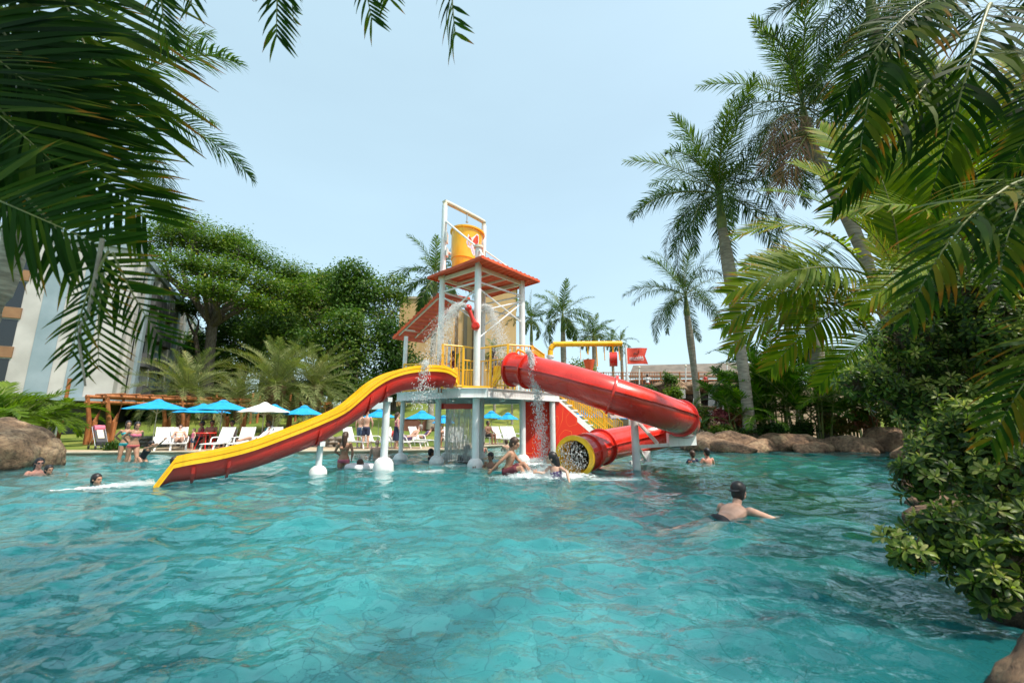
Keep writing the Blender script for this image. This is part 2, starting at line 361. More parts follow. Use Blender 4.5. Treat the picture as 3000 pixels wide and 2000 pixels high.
t.links.new(m2.outputs[0], m3.inputs[1]); t.links.new(gl.outputs[0], m3.inputs[2]); t.links.new(m3.outputs[0], out.inputs[0])
M['water'] = m
def water():
    nr, na = 640, 680
    r = 2.0*np.exp(np.linspace(0, 1, nr)*math.log(60/2.0)); a = np.linspace(R(-82), R(82), na)
    Rr, A = np.meshgrid(r, a, indexing='ij')
    X = Rr*np.sin(A); Y = Rr*np.cos(A)-1.2
    sp = Rr*math.log(60/2.0)/nr*1.3
    Z = np.zeros_like(X); g = np.random.default_rng(11)
    for i in range(120):
        lam = 0.13*(1.9/0.13)**g.random(); k = 2*math.pi/lam
        th = g.normal(R(80), R(48)); ph = g.random()*6.283
        amp = 0.0025*(lam/0.6)**0.85
        wt = np.clip(lam/(3.6*sp)-0.35, 0, 1)
        ww = 0.12*np.sin(X*0.7+ph)+0.12*np.cos(Y*0.6+ph*2)
        Z += amp*wt*np.sin(k*(X*math.cos(th)+Y*math.sin(th)+ww)+ph)
    # rings spreading from the slide outlets and the falling water
    for (cx, cy, am, lm) in ((0.55, 9.6, 0.014, 0.75), (-8.2, 8.6, 0.010, 0.6), (-3.4, 11.2, 0.008, 0.5), (4.7, 4.2, 0.008, 0.7)):
        d = np.hypot(X-cx, Y-cy)
        Z += am*np.sin(d*2*math.pi/lm)*np.exp(-d/2.2)*np.clip(d/0.6, 0, 1)
    Z = Z+0.25*np.abs(Z)           # slightly peaked crests
    vs = np.stack([X, Y, Z], -1).reshape(-1, 3)
    i, j = np.meshgrid(np.arange(nr-1), np.arange(na-1), indexing='ij'); q = i*na+j
    fs = np.stack([q, q+1, q+na+1, q+na], -1).reshape(-1, 4)
    me = bpy.data.meshes.new('water'); me.from_pydata(vs.tolist(), [], fs.tolist()); me.materials.append(M['water'])
    me.polygons.foreach_set('use_smooth', [True]*len(me.polygons)); me.update()
    return tag(link(bpy.data.objects.new('water', me)), kind='structure')
water()

# deck round the far side of the pool, sand coloured concrete
M['deck'] = noisy('sand_concrete', (0.34, 0.25, 0.16), (0.46, 0.36, 0.24), 1.3, 0.85, 0.3, world=True, bscale=30)
edge = [(-45, 15.5), (-20, 17.0), (-15, 17.7), (-9, 18.2), (-4.5, 18.8), (-2.3, 19.6), (-1.2, 22.6), (1.5, 24.5), (6, 26.0), (9, 30), (22, 36), (45, 38)]
d = MB(); d.prism(edge+[(45, 52), (-45, 52)], -1.3, 0.12); tag(d.build('pool_deck', M['deck'], None, False), kind='structure')
cop = MB()
for (x0, y0), (x1, y1) in zip(edge[:-1], edge[1:]):
    n = Vector((y1-y0, -(x1-x0), 0)).normalized()*0.06
    cop.slab([(x0+n.x, y0+n.y, 0.10), (x1+n.x, y1+n.y, 0.10), (x1-6*n.x, y1-6*n.y, 0.10), (x0-6*n.x, y0-6*n.y, 0.10)], 0.045, (0, 0, 1))
tag(cop.build('pool_edge', noisy('pale_coping', (0.42, 0.34, 0.24), (0.56, 0.48, 0.36), 3, 0.8, 0.3, world=True), None, False), kind='structure')

# lawn rising behind, and the ground beyond to the horizon
m, t, b = nt('lawn_grass')
co = coords(t, (1, 1, 1), False)
n1 = node(t, 'ShaderNodeTexNoise', i_Scale=0.28, i_Detail=6, i_Roughness=0.6); t.links.new(co, n1.inputs['Vector'])
c1 = ramp(t, n1.outputs['Fac'], [(0.3, (0.075, 0.13, 0.012)), (0.5, (0.14, 0.19, 0.022)), (0.68, (0.25, 0.25, 0.05))])
n2 = node(t, 'ShaderNodeTexNoise', i_Scale=14, i_Detail=5); t.links.new(co, n2.inputs['Vector'])
c2 = ramp(t, n2.outputs['Fac'], [(0.3, (0.6, 0.65, 0.5)), (0.7, (1.25, 1.2, 1.1))])
mx = node(t, 'ShaderNodeMix', data_type='RGBA', blend_type='MULTIPLY'); mx.inputs[0].default_value = 1
t.links.new(c1.outputs[0], mx.inputs[6]); t.links.new(c2.outputs[0], mx.inputs[7]); t.links.new(mx.outputs[2], b.inputs['Base Color'])
b.inputs['Roughness'].default_value = 0.9
bp = node(t, 'ShaderNodeBump', i_Strength=0.75, i_Distance=0.024); t.links.new(n2.outputs['Fac'], bp.inputs['Height']); t.links.new(bp.outputs[0], b.inputs['Normal'])
M['grass'] = m
def lawn_edge(x):
    if x < -16: return 18.9
    if x < -2.2: return 21.6
    if x < 1.5: return 26.3
    return 28.0 if x < 9 else 40.0
def lz(x, y):
    e = lawn_edge(x)
    z = lawn_z(x, y)
    return z+0.02 if y > e else 0.05
xs = lin(-45, 45, 91); ys = lin(18.4, 52, 85)
tag(sheet('lawn', xs, ys, lz, M['grass'], lambda x, y: y > lawn_edge(x)-0.2), kind='structure')
gr = MB(); n = 64; rings = [(52, 3.9), (80, 5), (200, 6), (2500, 8)]
vs = []; fs = []
g2 = MB(); g2.add([(-2500, 50, 0.6), (2500, 50, 0.6), (2500, 2500, 0.6), (-2500, 2500, 0.6), (-2500, -500, -1.4), (2500, -500, -1.4), (-46, 50, -1.4), (46, 50, -1.4)],
       [(0, 1, 2, 3)])
g2.add([(-2500, -500, -1.4), (2500, -500, -1.4), (2500, 50, -1.4), (-2500, 50, -1.4)], [(0, 1, 2, 3)])
g2.add([(-2500, 49.5, -1.4), (2500, 49.5, -1.4), (2500, 50, 0.6), (-2500, 50, 0.6)], [(0, 1, 2, 3)])
tag(g2.build('ground', M['grass'], None, False), kind='structure')
LAND = [(2.35, -6), (2.35, 1.0), (2.62, 2.3), (3.9, 3.3), (6.7, 6.3), (10, 9.6), (14, 14), (17.4, 18.4), (16.6, 20.2), (12, 20.9), (8.9, 21.3), (9.3, 27), (12, 34), (45, 36), (45, -6)]
bk = MB(); bk.prism(LAND, -1.3, 0.16)
tag(bk.build('garden_ground', noisy('soil', (0.05, 0.035, 0.02), (0.11, 0.085, 0.05), 2, 0.95, 0.6, world=True), None, False), kind='structure')
# ------------------------------------------------------------------ water play tower with its two slides
P1 = V(-1.10, 13.2, 0); P2 = V(-2.44, 14.3, 0); P3 = V(0.36, 14.8, 0); P4 = V(-1.12, 15.9, 0)
P6 = V(1.42, 15.22, 0); P7 = V(-3.85, 15.2, 0); P8 = V(-2.4, 16.1, 0)
DZ = 2.27
T = thing('water_play_tower', (P1.x, P1.y+1.2, 0), 'tall white water play tower with orange bucket and two red slides in the pool', 'water play tower')
OFF = Vector(T.location)
_b = MB.build
def tb(mb, name, mat, parent=None, smooth=True, ang=40):
    """build a part of the tower: coordinates are world, the parent is the tower (or one of its parts)."""
    mb.v = [(x-OFF.x, y-OFF.y, z-OFF.z) for x, y, z in mb.v]
    return _b(mb, name, mat, parent or T, smooth, ang)
def post(p, z1, r=0.105, ball=0.235, name='post', bz=0.0):
    q = MB(); q.tube([(p.x, p.y, -1.05), (p.x, p.y, z1)], r, 20)
    q.tube([(p.x, p.y, DZ-0.05), (p.x, p.y, DZ)], r+0.02, 20) if z1 > DZ else None
    o = tb(q, name, M['white'])
    if ball:
        s = MB(); s.lathe([(0.02, ball*1.03), (ball*0.45, ball*0.96), (ball*0.75, ball*0.74), (ball*0.93, ball*0.42), (ball, 0.05), (ball*0.99, -0.12), (ball*0.99, -1.05)][::-1], (p.x, p.y, bz), 28)
        tb(s, 'post_foot', M['plastic'], o)
    return o
post(P1, 6.95, 0.11, 0.24); post(P2, 9.0, 0.10, 0.24); post(P3, 6.3, 0.105, 0.24); post(P4, 9.0, 0.10, 0.22)
post(P6, DZ-0.1, 0.10, 0.21); post(P7, 4.35, 0.075, 0.25); post(P8, 4.4, 0.06, 0.22)
# platform: fascia ring, floor plate
deck = [V(-4.0, 15.1), V(-1.55, 12.95), V(-0.75, 12.95), V(0.5, 14.2), V(1.65, 15.4), V(1.3, 16.6), V(-0.9, 17.4), V(-2.6, 17.2), V(-4.0, 16.2)]
q = MB(); q.prism(deck, DZ-0.07, DZ); tb(q, 'platform_floor', noisy('grey_grating', (0.30, 0.36, 0.38), (0.45, 0.50, 0.52), 20, 0.6, 0.2), None, False)
q = MB()
for i in range(len(deck)):
    a, c = deck[i], deck[(i+1) % len(deck)]; dd = (c-a).normalized(); nn = V(dd.y, -dd.x)*0.035
    q.slab([V(a.x, a.y, DZ-0.245), V(c.x, c.y, DZ-0.245), V(c.x, c.y, DZ+0.012), V(a.x, a.y, DZ+0.012)], 0.05, (nn.x, nn.y, 0))
    q.bar(V(a.x, a.y, DZ-0.25)+V(nn.x, nn.y, 0), V(c.x, c.y, DZ-0.25)+V(nn.x, nn.y, 0), 0.12, 0.02)
    q.bar(V(a.x, a.y, DZ+0.02)+V(nn.x, nn.y, 0), V(c.x, c.y, DZ+0.02)+V(nn.x, nn.y, 0), 0.12, 0.02)
tb(q, 'platform_beam', M['white'], None, False)
q = MB()
for k in range(1, 6):
    t_ = k/6; a = deck[0].lerp(deck[4], t_); c = deck[8].lerp(deck[5], t_)
    q.bar((a.x, a.y+0.3, DZ-0.15), (c.x, c.y, DZ-0.15), 0.08, 0.12)
tb(q, 'floor_joist', M['white'], None, False)
# railings ----------------------------------------------------------
RPOST = []
def railing(pts, z0, z1, name='railing', gap=0.115, mid=True, lower=0.10, par=None, thick=0.05):
    q = MB()
    for a, c in zip(pts[:-1], pts[1:]):
        a = Vector((a[0], a[1], 0)) if len(a) == 2 else Vector(a); c = Vector((c[0], c[1], 0)) if len(c) == 2 else Vector(c)
        h0 = Vector((0, 0, z1)); l0 = Vector((0, 0, z0+lower))
        q.tube([a+h0, c+h0], thick*0.55, 8); q.tube([a+l0, c+l0], thick*0.45, 8)
        if mid: q.tube([a+Vector((0, 0, z1-0.42)), c+Vector((0, 0, z1-0.42))], thick*0.4, 8)
        n = max(2, int((c-a).length/gap))
        for i in range(1, n):
            p = a.lerp(c, i/n); top = (z1-0.42 if mid else z1)
            q.tube([p+l0, p+Vector((0, 0, top))], 0.013, 6, False)
    o = tb(q, name, M['yrail'], par)
    for a in pts:
        a = Vector((a[0], a[1], 0)) if len(a) == 2 else Vector(a)
        if any((a-u).length < 0.05 for u in RPOST): continue
        RPOST.append(a)
        s = MB(); s.bar(a+Vector((0, 0, z0)), a+Vector((0, 0, z1+0.03)), thick*1.35, thick*1.35); tb(s, 'rail_post', M['yrail'], o, False)
    return o
zt = DZ+1.32
RA = (-1.50, 13.05); RB = (-0.66, 13.1); RP = (-1.08, 13.42)
RC = (gx(1298, 12.75, zt), 12.75); RE = (gx(1488, 12.75, zt), 12.75); RF = (gx(1560, 13.0, zt), 13.0); RL1 = (gx(1242, 15.0, 3.3), 15.0); RL2 = (-3.85, 15.15)
railing([RC, RA], DZ, zt, mid=False); railing([RA, RP], DZ, zt); railing([RP, RB], DZ, zt); railing([RB, RE], DZ, zt)
railing([RE, RF, (1.1, 14.6)], DZ+0.1, zt, mid=False)
railing([RL2, RL1], DZ, DZ+1.05, mid=False); railing([RL1, (-2.3, 14.2), RC], DZ+0.35, zt-0.1, mid=False)
railing([(-3.9, 16.2), (-2.6, 17.1), (-0.9, 17.3), (1.2, 16.5)], DZ, DZ+1.1, mid=False)
q = MB()   # slanted guards where the slides leave, and the kick plates
for a, c in ((at(1300, 1069, 12.7), at(1341, 1126, 12.9)), (at(1519, 1022, 12.6), at(1450, 1127, 12.9)), (at(1518, 1024, 12.6), at(1556, 1042, 12.8))):
    q.tube([a, c], 0.032, 8)
q.slab([(RA[0], RA[1]-0.05, DZ+0.02), (RB[0], RB[1]-0.05, DZ+0.02), (RB[0], RB[1]-0.05, DZ+0.10), (RA[0], RA[1]-0.05, DZ+0.10)], 0.03)
tb(q, 'slide_guard', M['yrail'])
for a, bq, c, e in ((at(1302, 1085, 12.8), at(1340, 1075, 13.1), at(1344, 1128, 13.0), at(1336, 1126, 12.9)),):
    q = MB(); q.slab([a, bq, c, e], 0.02); tb(q, 'guard_panel', M['yellow'], None, False)
q = MB(); q.slab([at(1443, 1126, 13.0), at(1446, 1072, 13.1), at(1483, 1070, 12.8)], 0.02); tb(q, 'guard_panel', M['yellow'], None, False)
# roof over the platform: corrugated sheet on a steel frame ------------
def roof_sheet(c0, c1, c2, c3, name, ribs=14, th=0.05):
    """c0,c1 front edge, c3,c2 back edge; ribs run front to back."""
    q = MB(); n = ribs*4; up = (Vector(c1)-Vector(c0)).cross(Vector(c3)-Vector(c0)).normalized()
    if up.z < 0: up = -up
    top = []; vs = []
    for i in range(n+1):
        u = i/n; a = Vector(c0).lerp(Vector(c1), u); b_ = Vector(c3).lerp(Vector(c2), u)
        h = up*(0.045*(1 if (i % 4) in (1, 2) else -0.3))
        vs += [a+h, b_+h, b_+h-up*0.012, a+h-up*0.012]
    fs = []
    for i in range(n):
        o = i*4; p = o+4; fs += [(o, p, p+1, o+1), (o+1, p+1, p+2, o+2), (o+2, p+2, p+3, o+3), (o+3, p+3, p, o)]
    fs += [(0, 1, 2, 3), (n*4+3, n*4+2, n*4+1, n*4)]
    q.add(vs, fs)
    q2 = MB()
    c = [Vector(x) for x in (c0, c1, c2, c3)]
    for i in range(4):
        a, b_ = c[i], c[(i+1) % 4]; q2.bar(a-up*0.03, b_-up*0.03, 0.03, th*1.6)
    r = tb(q, name, M['roof'], None, True, 25); tb(q2, 'roof_trim', M['roof'], r, False); return r
RZ = 6.32
c = V(-1.05, 14.55, RZ)
roof_sheet(V(-0.95, 12.55, RZ+0.05), V(1.0, 14.75, RZ), V(-0.9, 16.6, RZ-0.02), V(-2.98, 14.35, RZ), 'roof', 13)
roof_sheet(at(1287, 858, 14.5), at(1150, 988, 15.2), at(1240, 1000, 17.6), at(1375, 872, 17.0), 'stair_roof', 12)
q = MB()
def fr(a, c, w=0.07, h=0.12): q.bar(a, c, w, h)
e = 0.10
for a, c in ((P1, P2), (P2, P4), (P4, P3), (P3, P1)):
    fr((a.x, a.y, RZ-e), (c.x, c.y, RZ-e))
for t_ in (0.36, 0.70):
    a = P1.lerp(P3, t_); c = P2.lerp(P4, t_); fr((a.x, a.y, RZ-e+0.04), (c.x, c.y, RZ-e+0.04), 0.045, 0.06)
fr(at(1283, 872, 14.6), at(1168, 980, 15.2), 0.06, 0.09); fr(at(1330, 872, 16), at(1215, 988, 16.6), 0.06, 0.09); fr(at(1364, 880, 17), at(1236, 1000, 17.5), 0.06, 0.09)
fr(at(1185, 966, 15.2), at(1255, 975, 17.4), 0.05, 0.07)
tb(q, 'roof_frame', M['cream'], None, False)
q = MB()
def rod(a, c, r=0.028): q.tube([a, c], r, 8)
for a, c, z0, z1 in ((P1, P2, 5.55, 4.75), (P1, P2, 4.75, 5.55), (P1, P3, 5.55, 4.75), (P1, P3, 4.75, 5.55), (P2, P4, 5.6, 4.9), (P3, P4, 5.6, 4.9), (P3, P4, 4.9, 5.6)):
    rod((a.x, a.y, z0), (c.x, c.y, z1))
for a, c in ((P1, P2), (P1, P3), (P2, P4), (P3, P4)):
    rod((a.x, a.y, 5.75), (c.x, c.y, 5.75), 0.032)
rod((P2.x, P2.y, 8.45), (P1.x, P1.y, 6.9), 0.035); rod((P4.x, P4.y, 8.0), (P3.x+0.1, P3.y, 6.4), 0.025); rod((P1.x, P1.y, 6.9), V(-0.9, 12.75, RZ+0.1), 0.03)
rod((P1.x, P1.y, 3.85), (P3.x, P3.y, 5.5), 0.025)
tb(q, 'brace', M['white'])
q = MB(); q.tube(smooth_path([(P2.x, P2.y, 8.85), (P2.x+0.01, P2.y+0.02, 9.1), (P2.x+0.10, P2.y+0.13, 9.18), (P4.x-0.12, P4.y-0.14, 9.18), (P4.x-0.01, P4.y-0.02, 9.08), (P4.x, P4.y, 8.85)], 4), 0.085, 14)
tb(q, 'bucket_arch', M['cream'])
for p, z_ in ((P4, 6.6), (P2, 6.2), (P1, 6.9)):
    q = MB(); q.tube([(p.x, p.y, z_), (p.x, p.y, z_+0.08)], 0.155, 16); tb(q, 'collar', M['cream'])
# the tipping bucket -------------------------------------------------
BC = V(-1.82, 15.05, 6.82); tilt = Matrix.Rotation(R(-4), 3, 'X')@Matrix.Rotation(R(5), 3, 'Y')
def bpt(r_, a, z): return BC+tilt@V(r_*math.cos(a), r_*math.sin(a), z)
q = MB(); q.lathe([(0.02, 0.0), (0.40, 0.0), (0.415, 0.03), (0.455, 0.34), (0.49, 0.36), (0.60, 1.45), (0.655, 1.47), (0.66, 1.53), (0.60, 1.54), (0.57, 1.47), (0.40, 0.08), (0.02, 0.06)], BC, 40, tilt)
bk_ = tb(q, 'bucket', M['bucket'], None, True, 35)
q = MB(); q.tube([(P2.x, P2.y, 7.35), (BC.x-0.45, BC.y-0.3, 7.35)], 0.05, 10); q.tube([(P4.x, P4.y, 7.35), (BC.x+0.45, BC.y+0.35, 7.35)], 0.05, 10)
q.box((P2.x+0.12, P2.y-0.02, 7.75), (0.05, 0.3, 0.35)); q.box((P2.x+0.14, P2.y-0.02, 7.2), (0.05, 0.22, 0.3))
tb(q, 'bucket_pivot', M['plastic'])
q = MB(); q.tube([BC+V(0.1, 0.1, 2.33), BC+V(0.1, 0.1, 2.0)], 0.025, 8); q.tube([BC+V(0.1, 0.1, 2.0), BC+V(0.1, 0.1, 1.96)], 0.05, 8); tb(q, 'nozzle', M['steel'])
# printed emblem wrapped on the bucket: white outline, red crest, lilac letter strokes
def decal(poly, mat, off, name):
    """poly in (angle deg, z) on the bucket wall."""
    q = MB(); pts = []
    for a, z in poly:
        r_ = 0.49+(0.60-0.49)*(z-0.36)/(1.45-0.36)+off
        pts.append(bpt(r_, R(a), z))
    cc = sum(pts, V(0, 0, 0))/len(pts); am = sum(a for a, z in poly)/len(poly); zm = sum(z for a, z in poly)/len(poly)
    cc = bpt(0.49+0.11*(zm-0.36)/1.09+off, R(am), zm)
    n = len(pts); q.add(pts+[cc], [(i, (i+1) % n, n) for i in range(n)])
    return tb(q, name, mat, bk_, False)
decal([(-78, 1.2), (-70, 1.05), (-60, 1.12), (-52, 1.22), (-44, 1.32), (-36, 1.30), (-30, 1.15), (-27, 0.9), (-30, 0.62), (-40, 0.45), (-52, 0.52), (-62, 0.68), (-74, 0.72), (-82, 0.88)], M['printwhite'], 0.006, 'emblem')
decal([(-55, 1.08), (-46, 1.26), (-38, 1.24), (-33, 1.05), (-33, 0.88), (-42, 0.74), (-52, 0.82), (-58, 0.92)], M['printred'], 0.011, 'emblem')
decal([(-74, 1.12), (-68, 1.10), (-62, 1.0), (-68, 0.96), (-74, 1.0)], M['printred'], 0.011, 'emblem')
for k, (a0, z0) in enumerate(((-76, 0.86), (-68, 0.82), (-60, 0.76), (-52, 0.66), (-44, 0.58), (-37, 0.66))):
    decal([(a0-2.5, z0+0.07), (a0+1.5, z0+0.07), (a0+3.0, z0-0.06), (a0-1.0, z0-0.07)], M['lilac'], 0.011, 'emblem')
# red pivoting cups on a bar, header, swirl panel ---------------------
q = MB(); a = at(1372, 902, 12.95); c = at(1393, 955, 13.0)
q.tube([a, a.lerp(c, .5), c], [0.075, 0.06, 0.09], 14)
q.ell(a, 0.115, 14, 10); q.ell(c, 0.14, 14, 10); q.tube([c+V(0, -0.05, 0), c+V(0, -0.17, 0)], 0.09, 14)
tb(q, 'spray_arm', M['rednew'])
q = MB(); q.bar(at(1300, 1190, 14.4), at(1390, 1190, 14.4), 0.12, 0.17); q.tube([at(1290, 1190, 14.5), at(1300, 1190, 14.4)], 0.1, 14); tb(q, 'curtain_header', M['red'])
m, t, b = nt('red_panel_with_swirls')
co = coords(t, (1, 1, 1), True)
wv = node(t, 'ShaderNodeTexNoise', i_Scale=0.7, i_Detail=0.6, i_Distortion=1.2); t.links.new(co, wv.inputs['Vector'])
ma = node(t, 'ShaderNodeMath', operation='MULTIPLY'); ma.inputs[1].default_value = 9; t.links.new(wv.outputs['Fac'], ma.inputs[0])
fr_ = node(t, 'ShaderNodeMath', operation='FRACT'); t.links.new(ma.outputs[0], fr_.inputs[0])
rr = ramp(t, fr_.outputs[0], [(0.0, (0.62, 0.03, 0.012)), (0.47, (0.62, 0.03, 0.012)), (0.485, (0.85, 0.22, 0.05)), (0.515, (0.85, 0.22, 0.05)), (0.53, (0.62, 0.03, 0.012)), (1, (0.62, 0.03, 0.012))])
t.links.new(rr.outputs[0], b.inputs['Base Color']); b.inputs['Roughness'].default_value = 0.35
M['swirl'] = m
q = MB(); pa = V(gx(1535, 15.3, 1), 15.3); pb = V(1.42, 15.45)
q.slab([(pa.x, pa.y, -1.05), (pb.x, pb.y, -1.05), (pb.x, pb.y, DZ-0.26), (pa.x, pa.y, DZ-0.26)], 0.06); tb(q, 'swirl_panel', M['swirl'], None, False)
q = MB(); pe = V(3.9, 17.2)
q.slab([(pb.x+0.1, pb.y, -1.05), (pe.x, pe.y, -1.05), (pe.x, pe.y, 0.25), (pb.x+0.1, pb.y, DZ-0.15)], 0.06); tb(q, 'swirl_panel', M['swirl'], None, False)
q = MB(); q.bar((pb.x+0.05, pb.y-0.06, DZ-0.12), (pe.x, pe.y-0.06, 0.28), 0.06, 0.22)
n = 11
for i in range(n):
    t_ = (i+.5)/n; p = V(pb.x+0.1, pb.y+0.5, DZ-0.1).lerp(V(pe.x, pe.y+0.5, 0.2), t_); q.box(p, (0.30, 0.9, 0.05), R(35))
tb(q, 'stair', M['white'], None, False)
def slope_rail(a, c, hgt=1.0):
    q = MB(); a = Vector(a); c = Vector(c); u = Vector((0, 0, hgt))
    q.tube([a+u, c+u], 0.03, 8); q.tube([a+u*.5, c+u*.5], 0.02, 8); q.tube([a+u*.12, c+u*.12], 0.024, 8)
    n = int((c-a).length/0.12)
    for i in range(n+1):
        p = a.lerp(c, i/n); q.tube([p+u*.1, p+u], 0.013 if i % 8 else 0.03, 6, False)
    return tb(q, 'stair_railing', M['yrail'])
slope_rail((pb.x+0.15, pb.y+0.05, DZ), (pe.x+0.1, pe.y+0.05, 0.3)); slope_rail((pb.x+0.25, pb.y+1.0, DZ), (pe.x+0.7, pe.y+0.9, 0.3))

# open slide ----------------------------------------------------------
LA, LB = V(-2.0, 12.45), V(-7.05, 8.85); ld_ = (LB-LA).normalized(); ln = V(-ld_.y, ld_.x)
if ln.y < 0: ln = -ln
def onlip(px, py):
    d = ray(px, py); # intersect with the vertical plane through LA, LB
    nx, ny = -ld_.y, ld_.x
    t_ = (LA.x*nx+LA.y*ny)/(d.x*nx+d.y*ny)
    return Vector((d.x*t_, d.y*t_, CH+d.z*t_))
top = [(1338, 1092), (1310, 1076), (1268, 1071), (1205, 1075), (1148, 1091), (1100, 1118), (1060, 1152), (1012, 1190), (944, 1222), (842, 1262), (740, 1298), (638, 1323), (560, 1336), (512, 1346)]
bot = [(1338, 1134), (1318, 1133), (1270, 1136), (1208, 1142), (1160, 1165), (1110, 1201), (1070, 1233), (1025, 1264), (950, 1303), (846, 1345), (745, 1380), (642, 1403), (565, 1413), (505, 1418)]
LT = smooth_path([onlip(*p) for p in top], 5); LBt = smooth_path([onlip(*p) for p in bot], 5)
# sloping cut at the end of the slide
e0, e1 = LT[-1], onlip(449, 1430); b0 = LBt[-1]
for i in range(1, 5):
    t_ = i/4; LT.append(e0.lerp(e1+V(0, 0, 0.03), t_)); LBt.append(b0.lerp(e1-V(0, 0, 0.04), t_))
W = 0.86
def section(i, kind):
    """profile of the trough at station i."""
    tp_, bt = LT[i], LBt[i]; h = max(0.03, tp_.z-bt.z); lat = Vector((ln.x, ln.y, 0)); P = []
    base = Vector((tp_.x, tp_.y, 0)); n = 12
    for j in range(n+1):
        a = math.pi*j/n; s = W/2-W/2*math.cos(a); z = tp_.z-h*math.sin(a)**0.62
        off = {'out': 0.0, 'in': 0.035}[kind]
        P.append(base+lat*(s+(off if s < W/2 else -off)*abs(math.cos(a)))+Vector((0, 0, z+(off if kind == 'in' else 0)*math.sin(a))))
    return P
def sweep(rows, closed=False):
    q = MB(); k = len(rows[0]); vs = [p for r_ in rows for p in r_]; fs = []
    for i in range(len(rows)-1):
        for j in range(k-1): fs.append((i*k+j, i*k+j+1, (i+1)*k+j+1, (i+1)*k+j))
        if closed: fs.append((i*k+k-1, i*k, (i+1)*k, (i+1)*k+k-1))
    q.add(vs, fs); return q
N = len(LT)
sl = tb(sweep([section(i, 'out') for i in range(N)]), 'open_slide', M['red'], None, True, 60)
tb(sweep([section(i, 'in') for i in range(N)]), 'slide_channel', M['yellow'], sl, True, 60)
rows = []
for i in range(N):    # the yellow rim band: outer face with a step line, top face
    tp_, bt = LT[i], LBt[i]; h = max(0.05, tp_.z-bt.z); lat = Vector((ln.x, ln.y, 0)); bh = min(0.17, h*0.42) if i < N-5 else 0.17
    z = Vector((0, 0, 1)); 
    pr = [(-0.004, -bh), (-0.045, -bh), (-0.045, -bh*0.52), (-0.028, -bh*0.50), (-0.028, -bh*0.40), (-0.05, -bh*0.38), (-0.05, 0.02), (0.045, 0.02), (0.045, -0.05)]
    rows.append([tp_+lat*x+z*y for x, y in pr])
tb(sweep(rows), 'slide_rim', M['yellow'], sl, True, 25)
rows = [[p+Vector((ln.x, ln.y, 0))*W*1.0+Vector((0, 0, 0)) for p in [LT[i]+Vector((ln.x, ln.y, 0))*(-x)+Vector((0, 0, y)) for x, y in ((-0.05, -0.17), (-0.05, 0.02), (0.045, 0.02), (0.045, -0.05))]] for i in range(N)]
tb(sweep(rows), 'slide_rim', M['yellow'], sl, True, 25)
def near_i(px):
    best = min(range(N-5), key=lambda i: abs(1500+LT[i].x*1250/(LT[i].y*CP+(LT[i].z-CH)*SP)-px)); return best
for px in (580, 672, 945, 1095, 1138, 1262):
    i = near_i(px); sec = section(i, 'out'); c_ = (LT[i]+LBt[i])/2+Vector((ln.x, ln.y, 0))*W/2; dl = (LT[i+1]-LT[i]).normalized()*0.028
    outer = [p+(p-c_).normalized()*0.06 for p in sec]; q = MB(); k = len(sec)
    start = 2 if True else 0
    vs = [p-dl for p in sec]+[p-dl for p in outer]+[p+dl for p in sec]+[p+dl for p in outer]
    fs = []
    for j in range(1, k-2): fs += [(j, j+1, k+j+1, k+j), (2*k+j, 3*k+j, 3*k+j+1, 2*k+j+1), (k+j, k+j+1, 3*k+j+1, 3*k+j)]
    q.add(vs, fs); tb(q, 'slide_flange', M['red'], sl, False)
for px, bd, bz, rr_ in ((946, 0.215, 0.02, 0.075), (1141, 0.27, 0.10, 0.10)):
    i = near_i(px); p = LBt[i]+Vector((ln.x, ln.y, 0))*W/2
    q = MB(); q.tube([(p.x, p.y, -1.05), (p.x, p.y, p.z-0.02)], rr_, 18); q.box((p.x, p.y, p.z+0.02), (0.5, 0.12, 0.12), math.atan2(ln.y, ln.x))
    o = tb(q, 'slide_post', M['white'], sl)
    s = MB(); s.lathe([(bd, -1.05), (bd, -0.05), (bd*0.95, bd*0.35), (bd*0.78, bd*0.68), (bd*0.5, bd*0.9), (0.02, bd*1.0)], (p.x, p.y, bz), 28); tb(s, 'slide_post_foot', M['plastic'], sl)

# tube slide ------------------------------------------------------------
ctl = [(1497, 1082, 12.7), (1545, 1086, 12.3), (1600, 1099, 11.8), (1690, 1124, 11.3), (1780, 1152, 11.0), (1870, 1182, 11.0), (1940, 1206, 11.3), (1990, 1224, 12.0), (2003, 1240, 12.9), (1985, 1256, 13.7), (1930, 1274, 14.0), (1850, 1288, 13.7), (1775, 1304, 12.8), (1722, 1323, 11.9), (1684, 1337, 11.25)]
tc_ = smooth_path([at(*p) for p in ctl], 8)
RT = 0.45
q = MB(); n = 28; q.tube(tc_, RT, n, False); ts = tb(q, 'tube_slide', M['rednew'], None, True, 60)
q = MB(); q.tube(tc_, RT-0.025, n, False); q.f = [f[::-1] for f in q.f]; tb(q, 'tube_lining', plain('tube_inside_shade', (0.10, 0.045, 0.01), 0.4), ts, True, 60)  # dark brown puts the shade inside the tube into its colour
q = MB()
for sgn in (-1, 1):       # the two horizontal seams
    rows = []
    for i, p in enumerate(tc_):
        d_ = tc_[min(i+1, len(tc_)-1)]-tc_[max(i-1, 0)]; x, y = frame(d_)
        o = x*sgn; c0 = p+o*(RT-0.01)+y*0.07; rows.append([c0+y*0.016, c0+o*0.05+y*0.012, c0+o*0.05-y*0.012, c0-y*0.016])
    q2 = sweep(rows, True); q.add(q2.v, q2.f)
tb(q, 'tube_seam', M['rednew'], ts, False)
